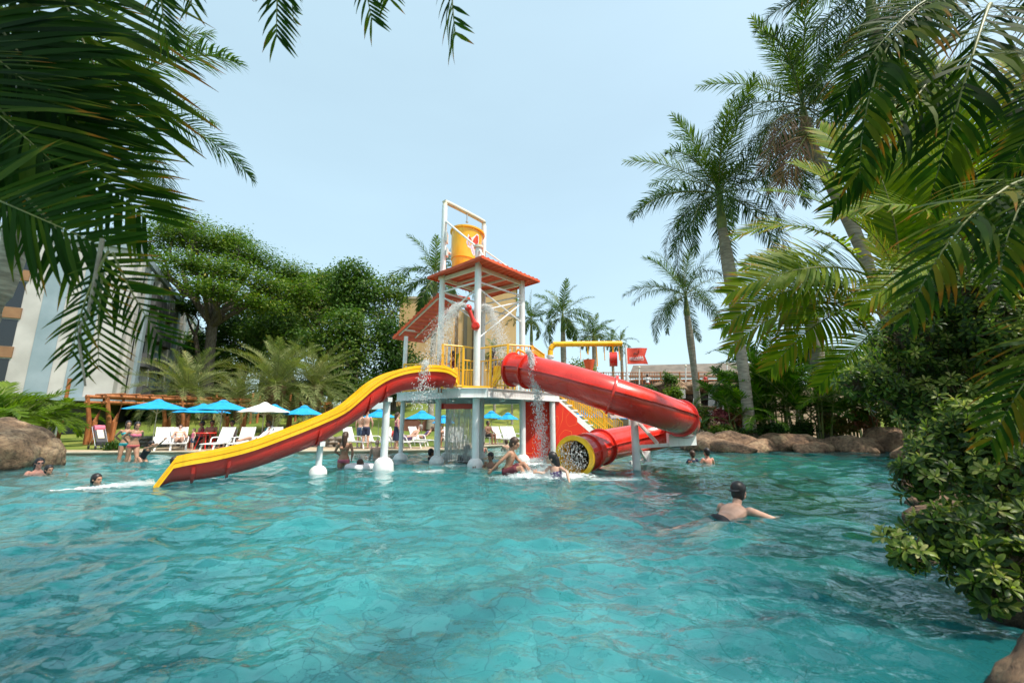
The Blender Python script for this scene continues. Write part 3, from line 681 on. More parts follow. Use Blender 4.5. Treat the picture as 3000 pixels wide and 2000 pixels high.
def ring(i, r0, r1, w_, mat, name, par=ts):
    p = tc_[i]; d_ = (tc_[min(i+1, len(tc_)-1)]-tc_[max(i-1, 0)]).normalized(); x, y = frame(d_); Mx = Matrix((x, y, d_)).transposed()
    q = MB(); q.lathe([(r0, -w_), (r1, -w_), (r1+0.008, 0), (r1, w_), (r0, w_)], p, 36, Mx, True); return tb(q, name, mat, par, True, 30)
for i in (1, 9, 33, 56, 98): ring(min(i, len(tc_)-2), RT-0.01, RT+0.065, 0.03, M['rednew'], 'tube_flange')
ring(len(tc_)-9, RT-0.01, RT+0.05, 0.12, M['rednew'], 'tube_flange')
ring(len(tc_)-1, RT-0.03, RT+0.085, 0.05, M['yellow'], 'outlet_ring')
i = len(tc_)-1; d_ = (tc_[i]-tc_[i-1]).normalized()
q = MB(); x, y = frame(d_); q.lathe([(RT-0.06, -0.5), (RT-0.03, 0.03), (RT+0.02, 0.05)], tc_[i], 32, Matrix((x, y, d_)).transposed()); q.f = [f for f in q.f if len(f) == 4]
tb(q, 'outlet_lip', M['yellow'], ts)
# steel cradle that carries the tube
sp_ = gnd(1848, 1372); sp_ = V(sp_.x, 11.9, 0)
q = MB(); zt_ = at(1848, 1218, 11.9).z; q.tube([(sp_.x, sp_.y, -1.05), (sp_.x, sp_.y, zt_)], 0.105, 18)
A_ = V(sp_.x, sp_.y, zt_-0.05)
q.bar(A_+V(-0.75, -0.25, 0.05), A_+V(0.2, 0.1, 0.05), 0.10, 0.12); q.bar(A_, A_+V(0.85, 0.75, -0.72), 0.07, 0.08)
q.bar(V(sp_.x, sp_.y, 0.62), V(sp_.x+1.6, sp_.y+1.0, 0.66), 0.07, 0.09); q.bar(V(sp_.x, sp_.y, 0.72), V(sp_.x+0.75, sp_.y+1.6, 0.15), 0.07, 0.08)
q.bar(V(sp_.x+0.1, sp_.y+1.0, 0.12), V(sp_.x+1.0, sp_.y+1.9, 0.14), 0.08, 0.08); q.tube([V(sp_.x+0.75, sp_.y+1.6, 0.1), V(sp_.x+0.75, sp_.y+1.6, 0.42)], 0.14, 14)
q.slab([V(sp_.x+1.1, sp_.y+0.7, 0.60), V(sp_.x+2.05, sp_.y+1.1, 0.62), V(sp_.x+2.05, sp_.y+1.1, 0.98), V(sp_.x+1.1, sp_.y+0.7, 0.98)], 0.1)
tb(q, 'tube_support', M['white'], ts, True, 30)
q = MB(); q.bar(at(1772, 1192, 11.3), at(1800, 1206, 11.4), 0.1, 0.2); tb(q, 'tube_bracket', M['cream'], ts, False)

# ------------------------------------------------------------------ arch with hanging toys, flags
AY = 16.2
base = V(gx(1612, AY, 4), AY, 0); Ar = thing('water_arch', base, 'yellow overhead water pipe with hanging red bucket and drum behind the tube slide', 'water feature')
def lb(mb, name, mat, root, smooth=True, ang=40, parent=None):
    o = root.location; mb.v = [(x-o.x, y-o.y, z-o.z) for x, y, z in mb.v]; return mb.build(name, mat, parent or root, smooth, ang)
zp = at(1700, 1008, AY).z; xe = gx(1822, AY, zp)
q = MB(); q.tube([base+V(0, 0, -1.05), base+V(0, 0, zp-0.5)], 0.115, 16); q.tube([base+V(0, 0, zp-0.52), base+V(0, 0, zp-0.44)], 0.15, 16); lb(q, 'arch_post', M['white'], Ar)
q = MB(); q.tube(smooth_path([base+V(0, 0, zp-0.45), base+V(0.02, 0, zp-0.2), base+V(0.14, 0, zp-0.04), base+V(0.36, 0, zp), V(xe, AY, zp+0.02)], 6), 0.105, 16); lb(q, 'arch_pipe', M['yellow'], Ar)
hb = V(gx(1724, AY, 3.4), AY, 0)
q = MB(); zb = at(1724, 1054, AY).z
q.lathe([(0.02, -0.42), (0.13, -0.42), (0.22, 0.0), (0.20, 0.0), (0.115, -0.39), (0.02, -0.39)], hb+V(0.03, 0, zb), 20); bb = lb(q, 'hanging_bucket', M['roof'], Ar)
q = MB(); q.bar(hb+V(0, 0, zp-0.05), hb+V(0, 0, zb+0.2), 0.04); q.tube([hb+V(-0.3, 0, zp-0.1), hb+V(-0.28, 0, zb)], 0.012, 6); q.tube([hb+V(0.33, 0, zp-0.1), hb+V(0.35, 0, zb-0.25)], 0.02, 6); lb(q, 'hanger', M['yrail'], Ar)
hd = V(gx(1798, AY, 3.4), AY, at(1798, 1052, AY).z); Mx = Matrix.Rotation(R(90), 3, 'Y')@Matrix.Rotation(R(12), 3, 'X')
q = MB(); q.lathe([(0.02, -0.14), (0.27, -0.14), (0.275, 0.14), (0.02, 0.14)], hd, 28, Mx); dr = lb(q, 'drum', M['rednew'], Ar)
q = MB(); q.lathe([(0.19, -0.155), (0.27, -0.155), (0.27, -0.142), (0.19, -0.142)], hd, 28, Mx, True); lb(q, 'drum_face', M['printwhite'], Ar, parent=dr)
q = MB(); q.lathe([(0.02, -0.15), (0.10, -0.15), (0.10, -0.141), (0.02, -0.141)], hd, 20, Mx, True); lb(q, 'drum_face', M['printwhite'], Ar, parent=dr)
q = MB(); q.bar(V(hd.x, AY, zp-0.05), hd+V(0, 0, 0.26), 0.06); q.tube([V(hd.x-0.33, AY, zp-0.1), V(hd.x-0.33, AY, hd.z-0.05)], 0.016, 6); q.tube([V(hd.x+0.22, AY, zp-0.1), V(hd.x+0.25, AY, hd.z-0.05)], 0.02, 6); lb(q, 'hanger', M['yrail'], Ar)

FY = 17.5; fb = V(gx(1838, FY, 3), FY, 0)
Fl = thing('flag_pole', fb, 'red swallowtail flag with pale lettering on a white pole right of the yellow pipe', 'flag')
q = MB(); q.tube([fb+V(0, 0, -1.0), fb+V(0, 0, at(1838, 1012, FY).z)], 0.045, 10); lb(q, 'pole', M['white'], Fl)
x0, x1 = fb.x+0.04, gx(1901, FY, 3.4); xn = gx(1892, FY, 3.4); z0, z1 = at(1860, 1066, FY).z, at(1860, 1019, FY).z
def fl(x): return FY+0.035*math.sin((x-x0)*9)
nx = 16; vs = []; fs = []
for i in range(nx+1):
    u = i/nx
    for k, zz in enumerate((z0, (z0+z1)/2, z1)):
        xx = x0+(x1-x0)*u if k != 1 else x0+(xn-x0)*u
        vs.append(V(xx, fl(xx)-0.006, zz))
for i in range(nx):
    for k in range(2): fs.append((i*3+k, (i+1)*3+k, (i+1)*3+k+1, i*3+k+1))
q = MB(); q.add(vs+[p+V(0, 0.012, 0) for p in vs], fs+[tuple(len(vs)+j for j in f[::-1]) for f in fs])
M['flag'] = noisy('red_flag', (0.60, 0.05, 0.03), (0.72, 0.08, 0.04), 6, 0.7, 0.05)
fo = lb(q, 'flag', M['flag'], Fl)
q = MB()     # script lettering and the little crest above it
def stroke(pts, w_):
    P = smooth_path([V(x0+(x1-x0)*a, 0, z0+(z1-z0)*c_) for a, c_ in pts], 3)
    for a, c_ in zip(P[:-1], P[1:]):
        a = V(a.x, fl(a.x)-0.012, a.z); c_ = V(c_.x, fl(c_.x)-0.012, c_.z); q.bar(a, c_, 0.006, w_, V(0, 1, 0)) if False else q.tube([a, c_], w_/2, 6)
for a in np.arange(0.12, 0.74, 0.082):
    hgt = (0.10, 0.16, 0.08, 0.12)[int(a*100) % 4]
    stroke([(a, 0.30), (a+0.015, 0.33+hgt), (a+0.04, 0.32), (a+0.065, 0.31+hgt*0.7)], 0.018)
stroke([(0.10, 0.27), (0.3, 0.24), (0.6, 0.26), (0.72, 0.22), (0.8, 0.34)], 0.014)
lb(q, 'flag_lettering', M['printwhite'], Fl, parent=fo)
q = MB(); q.box((x0+(x1-x0)*0.38, FY-0.05, z0+(z1-z0)*0.60), (0.16, 0.02, 0.06)); q.ell((x0+(x1-x0)*0.38, FY-0.05, z0+(z1-z0)*0.66), (0.06, 0.012, 0.045)); q.box((x0+(x1-x0)*0.56, FY-0.05, z0+(z1-z0)*0.78), (0.02, 0.02, 0.13)); lb(q, 'flag_crest', plain('dark_red_print', (0.22, 0.02, 0.01), 0.6), Fl, parent=fo)
# ------------------------------------------------------------------ palms
def frond_mesh(name, L, n=46, leaf=0.55, width=0.035, bend=1.2, vang=0.5, droop=0.7, seed=0, mat='royal', t0=0.15, tone=(0.25, 0.45), tipdry=0.0, segs=3, plume=0.15, stemr=0.02, gap=0.0, taper=0.35):
    """feather leaf along +X, curving down by `bend` radians; vang lifts the leaflets, droop lets their ends hang."""
    g = random.Random(seed); q = MB(); P = []; D = []; x = z = 0.0; K = 30
    for i in range(K+1):
        u = i/K; th = -bend*u**1.4; P.append(V(x, 0, z)); D.append(V(math.cos(th), 0, math.sin(th)))
        x += math.cos(th)*L/K; z += math.sin(th)*L/K
    q.mi = 1; q.tone = 0.4
    q.tube(P[::3], [stemr*(1.2-1.05*i/(len(P[::3])-1)) for i in range(len(P[::3]))], 5)
    q.mi = 0
    for k in range(n):
        u = t0+(1-t0)*(k+0.5)/n
        f = u*K; i = min(K-1, int(f)); p = P[i].lerp(P[i+1], f-i); d = D[i]; up = V(-d.z, 0, d.x)
        prof = math.sin(math.pi*min(1, 0.12+0.88*(u-t0)/(1-t0)))**0.55 if u < 0.55 else 1-(1-taper)*((u-0.55)/0.45)**1.3
        prof = min(1, max(0.2, prof))
        for s in (-1, 1):
            if g.random() < gap: continue
            fw = 0.35+0.75*u+g.uniform(-.08, .08); el = vang*(1-0.3*u)+g.gauss(0, plume)
            side = V(0, s, 0)*math.cos(el)+up*math.sin(el)
            dr = (side+d*fw).normalized(); ll = leaf*prof*g.uniform(0.88, 1.08); w_ = width*g.uniform(0.85, 1.15)
            tn = g.uniform(*tone); dd = droop*g.uniform(0.7, 1.3); pts = []; c = p.copy(); cur = dr.copy()
            wd = cur.cross(up).normalized()
            for j in range(segs+1):
                a = j/segs; ww = w_*(0.55+0.9*a if a < 0.35 else 1.0-((a-0.35)/0.65)**1.7)
                ww = max(ww, 0.002); pts.append((c+wd*ww*0.5, c-wd*ww*0.5, tn if a < 0.7 else tn+(tipdry if g.random() < 0.8 else 0)*(a-0.5)*2))
                cur = (cur+V(0, 0, -1)*dd*(a+0.3)/segs).normalized(); c = c+cur*(ll/segs)
            vs = [v for a_, b_, t_ in pts for v in (a_, b_)]; tn_ = [t_ for a_, b_, t_ in pts for _ in (0, 1)]
            q.add(vs, [(2*j, 2*j+1, 2*j+3, 2*j+2) for j in range(segs)], tn_)
    me_o = q.build(name, [M[mat], M['stem']], None, True, 0); me = me_o.data; me['cl'] = math.hypot(P[-1].x, P[-1].z); me['ca'] = math.atan2(-P[-1].z, P[-1].x)
    bpy.data.objects.remove(me_o); return me
def put_frond(me, base, direction, roll=0.0, scale=1.0, parent=None, name='frond'):
    """orient the leaf so that its base leaves along `direction`; world coordinates."""
    d = Vector(direction).normalized(); y = Vector((0, 0, 1)).cross(d)
    if y.length < 1e-3: y = Vector((0, 1, 0))
    y.normalize(); z = d.cross(y).normalized()
    Mx = Matrix((d, y, z)).transposed()@Matrix.Rotation(roll, 3, 'X')
    o = bpy.data.objects.new(name, me); COL.objects.link(o)
    b_ = Vector(base)-(Vector(parent.location) if parent else Vector((0, 0, 0)))
    o.matrix_local = Matrix.Translation(b_)@(Mx.to_4x4()@Matrix.Scale(scale, 4))
    if parent: o.parent = parent
    return o
def span(root, me, a, b_, L0=0, roll=0.0, lift=0.0, name='frond', face=(0, 0, 1)):
    """a leaf whose stem starts at a and whose tip ends at b_; its upper side looks along `face`."""
    a = V(a); b_ = V(b_); d = b_-a; s = d.length/me['cl']; d.normalize(); f = V(face); f = (f-d*f.dot(d)).normalized()
    f = Matrix.Rotation(roll, 3, d)@f; c, sn = math.cos(me['ca']), math.sin(me['ca']); x = d*c+f*sn; z = f*c-d*sn; y = z.cross(x)
    o = bpy.data.objects.new(name, me); COL.objects.link(o)
    o.matrix_local = Matrix.Translation(a-Vector(root.location))@(Matrix((x, y, z)).transposed().to_4x4()@Matrix.Scale(s, 4)); o.parent = root
    return o
def crown(root, top, meshes, n, scale=1.0, e0=80, e1=-25, seed=1, az0=0.0, spear=True, skip=None):
    g = random.Random(seed)
    for i in range(n):
        u = i/(n-1); az = az0+i*2.39996+g.uniform(-.15, .15); el = R(e0+(e1-e0)*u**0.85+g.uniform(-7, 7))
        if skip and skip(az % (2*math.pi), el): continue
        me = meshes[min(len(meshes)-1, int(u*len(meshes)))]
        put_frond(me, V(top)+V(0, 0, -0.25*u), (math.cos(az)*math.cos(el), math.sin(az)*math.cos(el), math.sin(el)), g.uniform(-.35, .35), scale*g.uniform(.9, 1.08), root)
def palm(px, ybase_D, ztop, label, meshes, n=13, scale=1.0, r=0.2, bulge=1.3, seed=1, lean=(0, 0), shaft=1.3, z0=0.0, group=None, xt=None, e0=80, e1=-25, name='palm_tree', spear=1.6, az0=0.0, cat='palm tree', top_px=None):
    D = ybase_D; x = gx(px, D, z0+1)
    if top_px: tt = at(top_px[0], top_px[1], D+lean[1]); ztop = tt.z; lean = (tt.x-x, lean[1])
    root = thing(name, (x, D, z0), label, cat, group)
    top = V(x+lean[0], D+lean[1], ztop); b_ = V(x, D, z0)
    hs = ztop-shaft; q = MB(); K = 16; pts = []; rs = []
    for i in range(K+1):
        u = i/K; p = V(lean[0]*u*u, lean[1]*u*u, (hs-z0)*u); pts.append(p)
        rs.append(r*(1.35-0.35*min(1, u*8))*(1+(bulge-1)*math.exp(-((u-0.80)/0.16)**2))*(1-0.25*u))
    q.tube(pts, rs, 16); o = q.build('trunk', M['palmbark'], root)
    p0 = pts[-1]; p1 = top-b_; q = MB(); k2 = [p0.lerp(p1, t_) for t_ in (0, .12, .4, .8, 1.12)]
    q.tube(k2, [rs[-1]*1.02, rs[-1]*1.15, rs[-1]*0.95, rs[-1]*0.6, rs[-1]*0.35], 14); q.build('crownshaft', M['shaft'], root)
    crown(root, top, meshes, n, scale, e0, e1, seed, az0)
    if spear: put_frond(SPEAR, top, (0.04*math.cos(seed), 0.02, 1), seed, spear/2.6, root, 'spear_leaf')
    return root
SPEAR = frond_mesh('spear', 2.6, 40, 0.30, 0.03, 0.12, 0.9, 0.0, 3, 'royal', 0.1, (0.5, 0.7), plume=0.5)
RO = [frond_mesh('royal_frond_a', 3.6, 92, 0.66, 0.034, 0.75, 0.5, 0.8, 1, 'royal', 0.10, (0.30, 0.65), plume=0.6),
      frond_mesh('royal_frond_b', 3.9, 96, 0.74, 0.034, 1.25, 0.35, 1.2, 2, 'royal', 0.10, (0.10, 0.5), plume=0.65),
      frond_mesh('royal_frond_c', 3.8, 90, 0.74, 0.034, 1.6, 0.1, 1.6, 5, 'royal', 0.10, (0.0, 0.45), plume=0.6, tipdry=0.35)]
SM = [frond_mesh('far_frond_a', 3.2, 46, 0.66, 0.06, 0.9, 0.4, 0.9, 1, 'royal', 0.12, (0.3, 0.65), plume=0.45, segs=2),
      frond_mesh('far_frond_b', 3.4, 46, 0.74, 0.065, 1.6, 0.2, 1.4, 2, 'royal', 0.12, (0.08, 0.5), plume=0.45, segs=2),
      frond_mesh('far_frond_c', 3.2, 46, 0.74, 0.065, 2.0, 0.0, 1.6, 4, 'royal', 0.12, (0.0, 0.5), plume=0.4, segs=2, tipdry=0.4)]
DT = [frond_mesh('date_frond_a', 2.9, 60, 0.42, 0.022, 0.9, 0.6, 0.1, 1, 'date', 0.12, (0.3, 0.7), plume=0.25, segs=2),
      frond_mesh('date_frond_b', 2.9, 60, 0.42, 0.022, 1.5, 0.5, 0.15, 2, 'date', 0.12, (0.2, 0.6), plume=0.25, segs=2)]
# tall royal palms, near to far
palm(2196, 22.0, 14.3, 'tallest royal palm with a bulging trunk, left of the right hand palms', RO, 27, 1.5, 0.29, 1.45, 3, shaft=2.3, z0=0.2, group='royal palms', az0=2.6, spear=2.6, top_px=(2105, 560))
palm(2049, 30.0, 10.2, 'slim royal palm with upright spear leaf standing behind the red tube bend', RO, 18, 1.2, 0.24, 1.35, 5, shaft=1.7, z0=0.3, group='royal palms', az0=0.5, spear=3.4, top_px=(2008, 860))
palm(2680, 20.0, 14.6, 'royal palm with brown hanging skirt behind the tallest palm', RO, 24, 1.55, 0.30, 1.3, 8, shaft=2.2, z0=0.2, group='royal palms', az0=1.1, top_px=(2350, 300), e1=-35)
palm(2720, 15.5, 15.5, 'royal palm reaching above the top edge of the photo at right', RO, 20, 1.25, 0.28, 1.3, 12, shaft=2.2, z0=0.2, group='royal palms', az0=0.2, top_px=(2540, -40), e1=-35)
palm(2800, 18.0, 13, 'royal palm at the far right, crown lost among nearer leaves', RO, 20, 1.2, 0.28, 1.3, 14, shaft=2.2, z0=0.2, group='royal palms', az0=0.7, top_px=(2720, 330), e1=-35)
palm(2345, 33.0, 11.6, 'distant royal palm low between the trunks of the tall ones', SM, 18, 1.1, 0.24, 1.3, 9, shaft=1.6, z0=0.3, group='royal palms', az0=2.2)
palm(2420, 24.0, 9.2, 'royal palm with stout pale trunk behind the areca clump', SM, 12, 0.9, 0.42, 1.2, 19, shaft=1.6, z0=0.2, group='royal palms', az0=2.9)
palm(1559, 44.0, 12.2, 'thin palm with yellow green crownshaft just right of the tower', SM, 16, 0.9, 0.20, 1.2, 4, shaft=2.6, z0=0.8, group='palms behind the tower', az0=0.9, spear=3.2)
palm(1655, 40.0, 11.6, 'drooping royal palm right of the thin palm above the yellow pipe', SM, 19, 1.15, 0.26, 1.3, 6, shaft=1.8, z0=0.8, group='palms behind the tower', az0=0.1, spear=2.6)
palm(1262, 33.0, 13.0, 'drooping palm half hidden by the bucket post of the tower', SM, 18, 1.25, 0.24, 1.2, 7, shaft=1.5, z0=0.8, group='palms behind the tower', az0=1.5, spear=2.2)
palm(1748, 50.0, 11.6, 'bushy palm above the hanging red bucket', SM, 22, 1.0, 0.3, 1.1, 15, shaft=1.0, z0=0.5, group='palms behind the tower', e0=70, e1=10)
palm(1803, 54.0, 11.8, 'small palm above the hanging red drum', SM, 12, 0.7, 0.2, 1.1, 16, shaft=1.0, z0=0.5, group='palms behind the tower')
palm(1830, 52.0, 11.3, 'small palm above the flag', SM, 12, 0.7, 0.2, 1.1, 18, shaft=1.0, z0=0.5, group='palms behind the tower')
palm(1448, 38.0, 7.6, 'fan headed palm with brown stem seen through the tower', SM, 14, 0.55, 0.14, 1.0, 25, shaft=0.6, z0=1.0, group='palms behind the tower', spear=0)
palm(1500, 36.0, 5.2, 'low young palm behind the right platform railing', SM, 10, 0.5, 0.10, 1.0, 26, shaft=0.4, z0=1.0, group='palms behind the tower', spear=0)
palm(1330, 37.0, 6.2, 'low young palm behind the left platform railing', SM, 10, 0.6, 0.10, 1.0, 27, shaft=0.4, z0=1.0, group='palms behind the tower', spear=0)
# short date palms on the lawn
def date(px, D, zc, label, sc=1.0, r=0.42, seed=1, n=34, name='date_palm'):
    x = gx(px, D, 1); z0 = lawn_z(x, D); root = thing(name, (x, D, z0), label, 'palm tree', 'date palms on the lawn')
    q = MB(); h = zc-z0; q.tube([V(0, 0, h*u) for u in lin(0, 1, 9)], [r*(0.62+0.5*min(1, max(0, (u-0.25)*1.7))) for u in lin(0, 1, 9)], 14)
    g = random.Random(seed)
    for i in range(110):
        u = i/110; a = i*2.4; rr = r*(0.62+0.5*min(1, max(0, (u-0.25)*1.7))); p = V(math.cos(a)*rr*0.92, math.sin(a)*rr*0.92, h*(0.1+0.88*u)); o = V(math.cos(a), math.sin(a), 0)
        q.bar(p, p+o*0.10+V(0, 0, 0.16), 0.13, 0.04, o)
    q.build('trunk', M['brownbase'], root); crown(root, (x, D, zc), DT, n, sc, 78, -12, seed)
    return root
date(797, 31, 3.9, 'large date palm with shaggy brown trunk behind the white umbrella', 1.55, 0.62, 2, 54)
date(915, 33, 4.1, 'date palm with bare brown trunk right of the shaggy one', 1.4, 0.5, 3, 50)
date(532, 27, 3.2, 'blue grey date palm on a dark trunk behind the first blue umbrellas', 1.2, 0.42, 4, 52)
date(690, 38, 3.6, 'smaller date palm between the grey one and the large one', 1.15, 0.3, 5, 40)
date(958, 38, 2.9, 'low date palm at the edge of the dark wood', 0.75, 0.3, 6, 30)
date(395, 42, 3.6, 'low palm beside the grey building corner', 0.8, 0.3, 8, 28)
date(240, 44, 3.0, 'short feather palm under the overhang of the grey building', 0.75, 0.25, 9, 26)

# ------------------------------------------------------------------ broadleaf crowns
def leafcloud(name, mat, lobes, n, size, parent=None, seed=0, shell=0.55, gapf=0.0, tone=(0.15, 0.6), flat=0.0, clump=9, cs=0.5, origin=(0, 0, 0), lo=0):
    """n leaves in clumps through ellipsoid lobes (cx,cy,cz,rx,ry,rz); each leaf is a small bent diamond."""
    g = np.random.default_rng(seed); L = np.array(lobes, float); vol = (L[:, 3]*L[:, 4]*L[:, 5])**0.67; pr = vol/vol.sum()
    nc = max(1, n//clump); idx = g.choice(len(L), nc, p=pr)
    d = g.normal(size=(nc, 3)); d /= np.linalg.norm(d, axis=1)[:, None]
    rr = (shell+(1-shell)*g.random(nc))[:, None]*(1+0.10*g.normal(size=(nc, 1)))
    C = L[idx, :3]+d*rr*L[idx, 3:6]
    if gapf:
        f = np.sin(C[:, 0]*1.9+seed)+np.sin(C[:, 1]*1.7+C[:, 2]*0.9)+np.sin(C[:, 2]*2.6+C[:, 0]*0.8+seed*2); keep = f > -3+gapf*4.2; C = C[keep]; d = d[keep]; nc = len(C)
    ct = g.uniform(tone[0], tone[1], nc)
    P = np.repeat(C, clump, 0)+g.normal(size=(nc*clump, 3))*cs*np.array([1, 1, 0.55]); O = np.repeat(d, clump, 0)
    tn = np.repeat(ct, clump)+g.normal(size=nc*clump)*0.07; m_ = len(P)
    nr = O*0.6+g.normal(size=(m_, 3))*0.6+np.array([0, 0, 0.5+flat]); nr /= np.linalg.norm(nr, axis=1)[:, None]
    a = np.cross(nr, g.normal(size=(m_, 3))); a /= np.linalg.norm(a, axis=1)[:, None]; b_ = np.cross(nr, a)
    s = (size*g.uniform(0.6, 1.3, m_))[:, None]
    v0 = P-a*s*0.5; v1 = P+b_*s*0.26-nr*s*0.05; v2 = P+a*s*0.55-nr*s*0.12; v3 = P-b_*s*0.26-nr*s*0.05
    vs = np.stack([v0, v1, v2, v3], 1).reshape(-1, 3)-np.array(origin); q = np.arange(m_)*4
    me = bpy.data.meshes.new(name); me.vertices.add(len(vs)); me.vertices.foreach_set('co', vs.ravel())
    me.loops.add(m_*4); me.loops.foreach_set('vertex_index', np.stack([q, q+1, q+2, q+3], 1).ravel().astype(np.int32))
    me.polygons.add(m_); me.polygons.foreach_set('loop_start', (q).astype(np.int32)); me.polygons.foreach_set('loop_total', np.full(m_, 4, np.int32))
    me.update(); at_ = me.attributes.new('tone', 'FLOAT', 'POINT'); at_.data.foreach_set('value', np.repeat(np.clip(tn, 0, 1), 4).astype(np.float32))
    me.materials.append(M[mat]); o = bpy.data.objects.new(name, me); return link(o, parent)
def limb(q, a, b_, r0, r1, g, sag=0.15):
    a = V(a); b_ = V(b_); m1 = a.lerp(b_, .35)+V(g.uniform(-1, 1), g.uniform(-1, 1), g.uniform(-.3, 1))*sag*(b_-a).length; m2 = a.lerp(b_, .7)+V(g.uniform(-1, 1), g.uniform(-1, 1), g.uniform(0, 1))*sag*0.6*(b_-a).length
    P = smooth_path([a, m1, m2, b_], 5); q.tube(P, [r0+(r1-r0)*i/(len(P)-1) for i in range(len(P))], 7)
def tree(px, D, label, lobes_px, mat='wood', n=9000, size=0.4, seed=0, trunk_r=0.35, group='trees of the wood behind the lawn', tone=(0.1, 0.55), gapf=0.1, flat=0.0, name='broadleaf_tree', depth=0.7, cs=0.55, shell=0.5, forks=None, clump=9):
    """lobes_px: (px, py, rx_px, ry_px[, dD]) read off at distance D, given true size and depth there."""
    x = gx(px, D, 2); z0 = lawn_z(x, D); root = thing(name, (x, D, z0), label, 'tree', group); g = random.Random(seed)
    lob = []
    for l in lobes_px:
        DD = D+(l[4] if len(l) > 4 else 0); c = at(l[0], l[1], DD); s = (DD*CP+(c.z-CH)*SP)/1250
        lob.append((c.x, c.y, c.z, l[2]*s, max(l[2], l[3])*s*depth, l[3]*s))
    leafcloud('crown', mat, lob, n, size, root, seed, shell, gapf, tone, flat, clump, cs, (x, D, z0))
    q = MB(); zc = min(l[2] for l in lob); fk = V(x, D, z0+max(1.5, (zc-z0)*0.55)) if forks is None else V(forks)
    P = [V(x, D, z0), V(x, D, z0).lerp(fk, .5)+V(g.uniform(-.2, .2), 0, 0), fk]; q.tube(smooth_path(P, 4), [trunk_r*1.3]+[trunk_r*(1.05-0.03*i) for i in range(8)], 10)
    for l in lob:
        c = V(l[0], l[1], l[2]); limb(q, fk, c, trunk_r*0.55, trunk_r*0.10, g)
        for k in range(3): limb(q, fk.lerp(c, 0.55), c+V(g.uniform(-1, 1)*l[3], g.uniform(-1, 1)*l[4], g.uniform(-.2, .5)*l[5])*0.75, trunk_r*0.22, trunk_r*0.05, g)
    q.v = [(a-x, b_-D, c_-z0) for a, b_, c_ in q.v]; q.build('trunk', M['bark'], root)
    return root
tree(605, 40, 'big umbrella shaped rain tree with flat layered crown and bare forking limbs',
     [(390, 720, 95, 34), (510, 690, 100, 42), (630, 715, 105, 42, 2), (735, 755, 95, 40, 3), (840, 800, 85, 38, 5), (470, 800, 60, 22, -2), (560, 775, 100, 36, -3), (680, 800, 95, 36, -2), (790, 840, 80, 34), (640, 850, 90, 26, -5), (540, 655, 80, 30, 2), (690, 700, 55, 30, 4), (760, 890, 70, 26, -2), (880, 850, 60, 34, 3), (590, 840, 60, 20, -4)],
     'rain', 46000, 0.26, 3, 0.5, None, (0.05, 0.62), 0.06, 0.9, 'rain_tree', 1.1, 0.55, 0.15, at(622, 955, 40), 10)
tree(760, 50, 'olive tree filling the gap below the rain tree crown', [(720, 900, 70, 40), (800, 920, 75, 45), (680, 950, 60, 40), (860, 960, 70, 50), (760, 980, 80, 50)], 'wood', 11000, 0.36, 21, tone=(0.25, 0.7))
tree(960, 56, 'crown at the skyline between the rain tree and the round tree', [(900, 830, 70, 40), (960, 830, 60, 42), (1000, 880, 60, 50), (930, 890, 80, 50)], 'wood', 9000, 0.38, 22, tone=(0.2, 0.65))
tree(600, 44, 'slender tree joining the rain tree on its left', [(560, 900, 50, 20), (500, 870, 40, 16)], 'rain', 3000, 0.3, 5, 0.26, 'trees of the wood behind the lawn', (0.1, 0.6), 0.1, 0.8, 'broadleaf_tree', 1.0, 0.5, 0.2, at(572, 985, 44))
tree(1030, 48, 'round topped dark green tree at the middle of the wood', [(1030, 800, 58, 40), (1060, 850, 65, 45), (1000, 850, 50, 40), (1040, 900, 60, 40)], 'wood', 9000, 0.36, 6)
tree(1140, 50, 'pale airy tree beside the drooping palm', [(1130, 850, 48, 42), (1160, 880, 40, 40), (1120, 930, 50, 40), (1170, 820, 25, 22)], 'wood', 4200, 0.34, 7, 0.2, tone=(0.4, 0.75), gapf=0.3)
tree(920, 52, 'tall tree filling the slope under the rain tree crown', [(880, 850, 75, 45), (950, 860, 65, 48), (820, 900, 70, 45), (900, 920, 80, 45), (960, 820, 40, 30)], 'wood', 10000, 0.38, 8, tone=(0.15, 0.65))
tree(1030, 43, 'leafy tree with bright rounded front, lower middle of the wood', [(1010, 950, 75, 50), (960, 1010, 70, 50), (1050, 1020, 65, 60), (1000, 1080, 70, 50)], 'wood', 11000, 0.34, 9, tone=(0.15, 0.6))
tree(850, 44, 'olive green tree with brownish hanging twigs', [(820, 960, 70, 40), (760, 980, 60, 40), (870, 1010, 70, 45), (800, 1050, 80, 45)], 'wood', 9000, 0.34, 10, tone=(0.1, 0.55))
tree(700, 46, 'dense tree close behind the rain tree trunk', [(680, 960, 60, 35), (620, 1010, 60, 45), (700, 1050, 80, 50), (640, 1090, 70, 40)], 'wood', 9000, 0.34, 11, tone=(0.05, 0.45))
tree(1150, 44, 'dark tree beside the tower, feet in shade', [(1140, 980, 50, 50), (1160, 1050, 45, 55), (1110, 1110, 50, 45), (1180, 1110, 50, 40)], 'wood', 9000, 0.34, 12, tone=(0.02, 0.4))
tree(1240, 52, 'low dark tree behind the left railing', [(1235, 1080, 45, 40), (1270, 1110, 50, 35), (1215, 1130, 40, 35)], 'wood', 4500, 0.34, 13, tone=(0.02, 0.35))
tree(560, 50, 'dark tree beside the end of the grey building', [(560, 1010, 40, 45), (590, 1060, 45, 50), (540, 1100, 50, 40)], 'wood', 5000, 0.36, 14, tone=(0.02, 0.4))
tree(1700, 46, 'small grey leaved tree left of the hanging bucket', [(1690, 1068, 18, 16), (1715, 1085, 20, 16), (1700, 1095, 25, 14)], 'wood', 900, 0.3, 15, 0.08, group='palms behind the tower', tone=(0.3, 0.6))
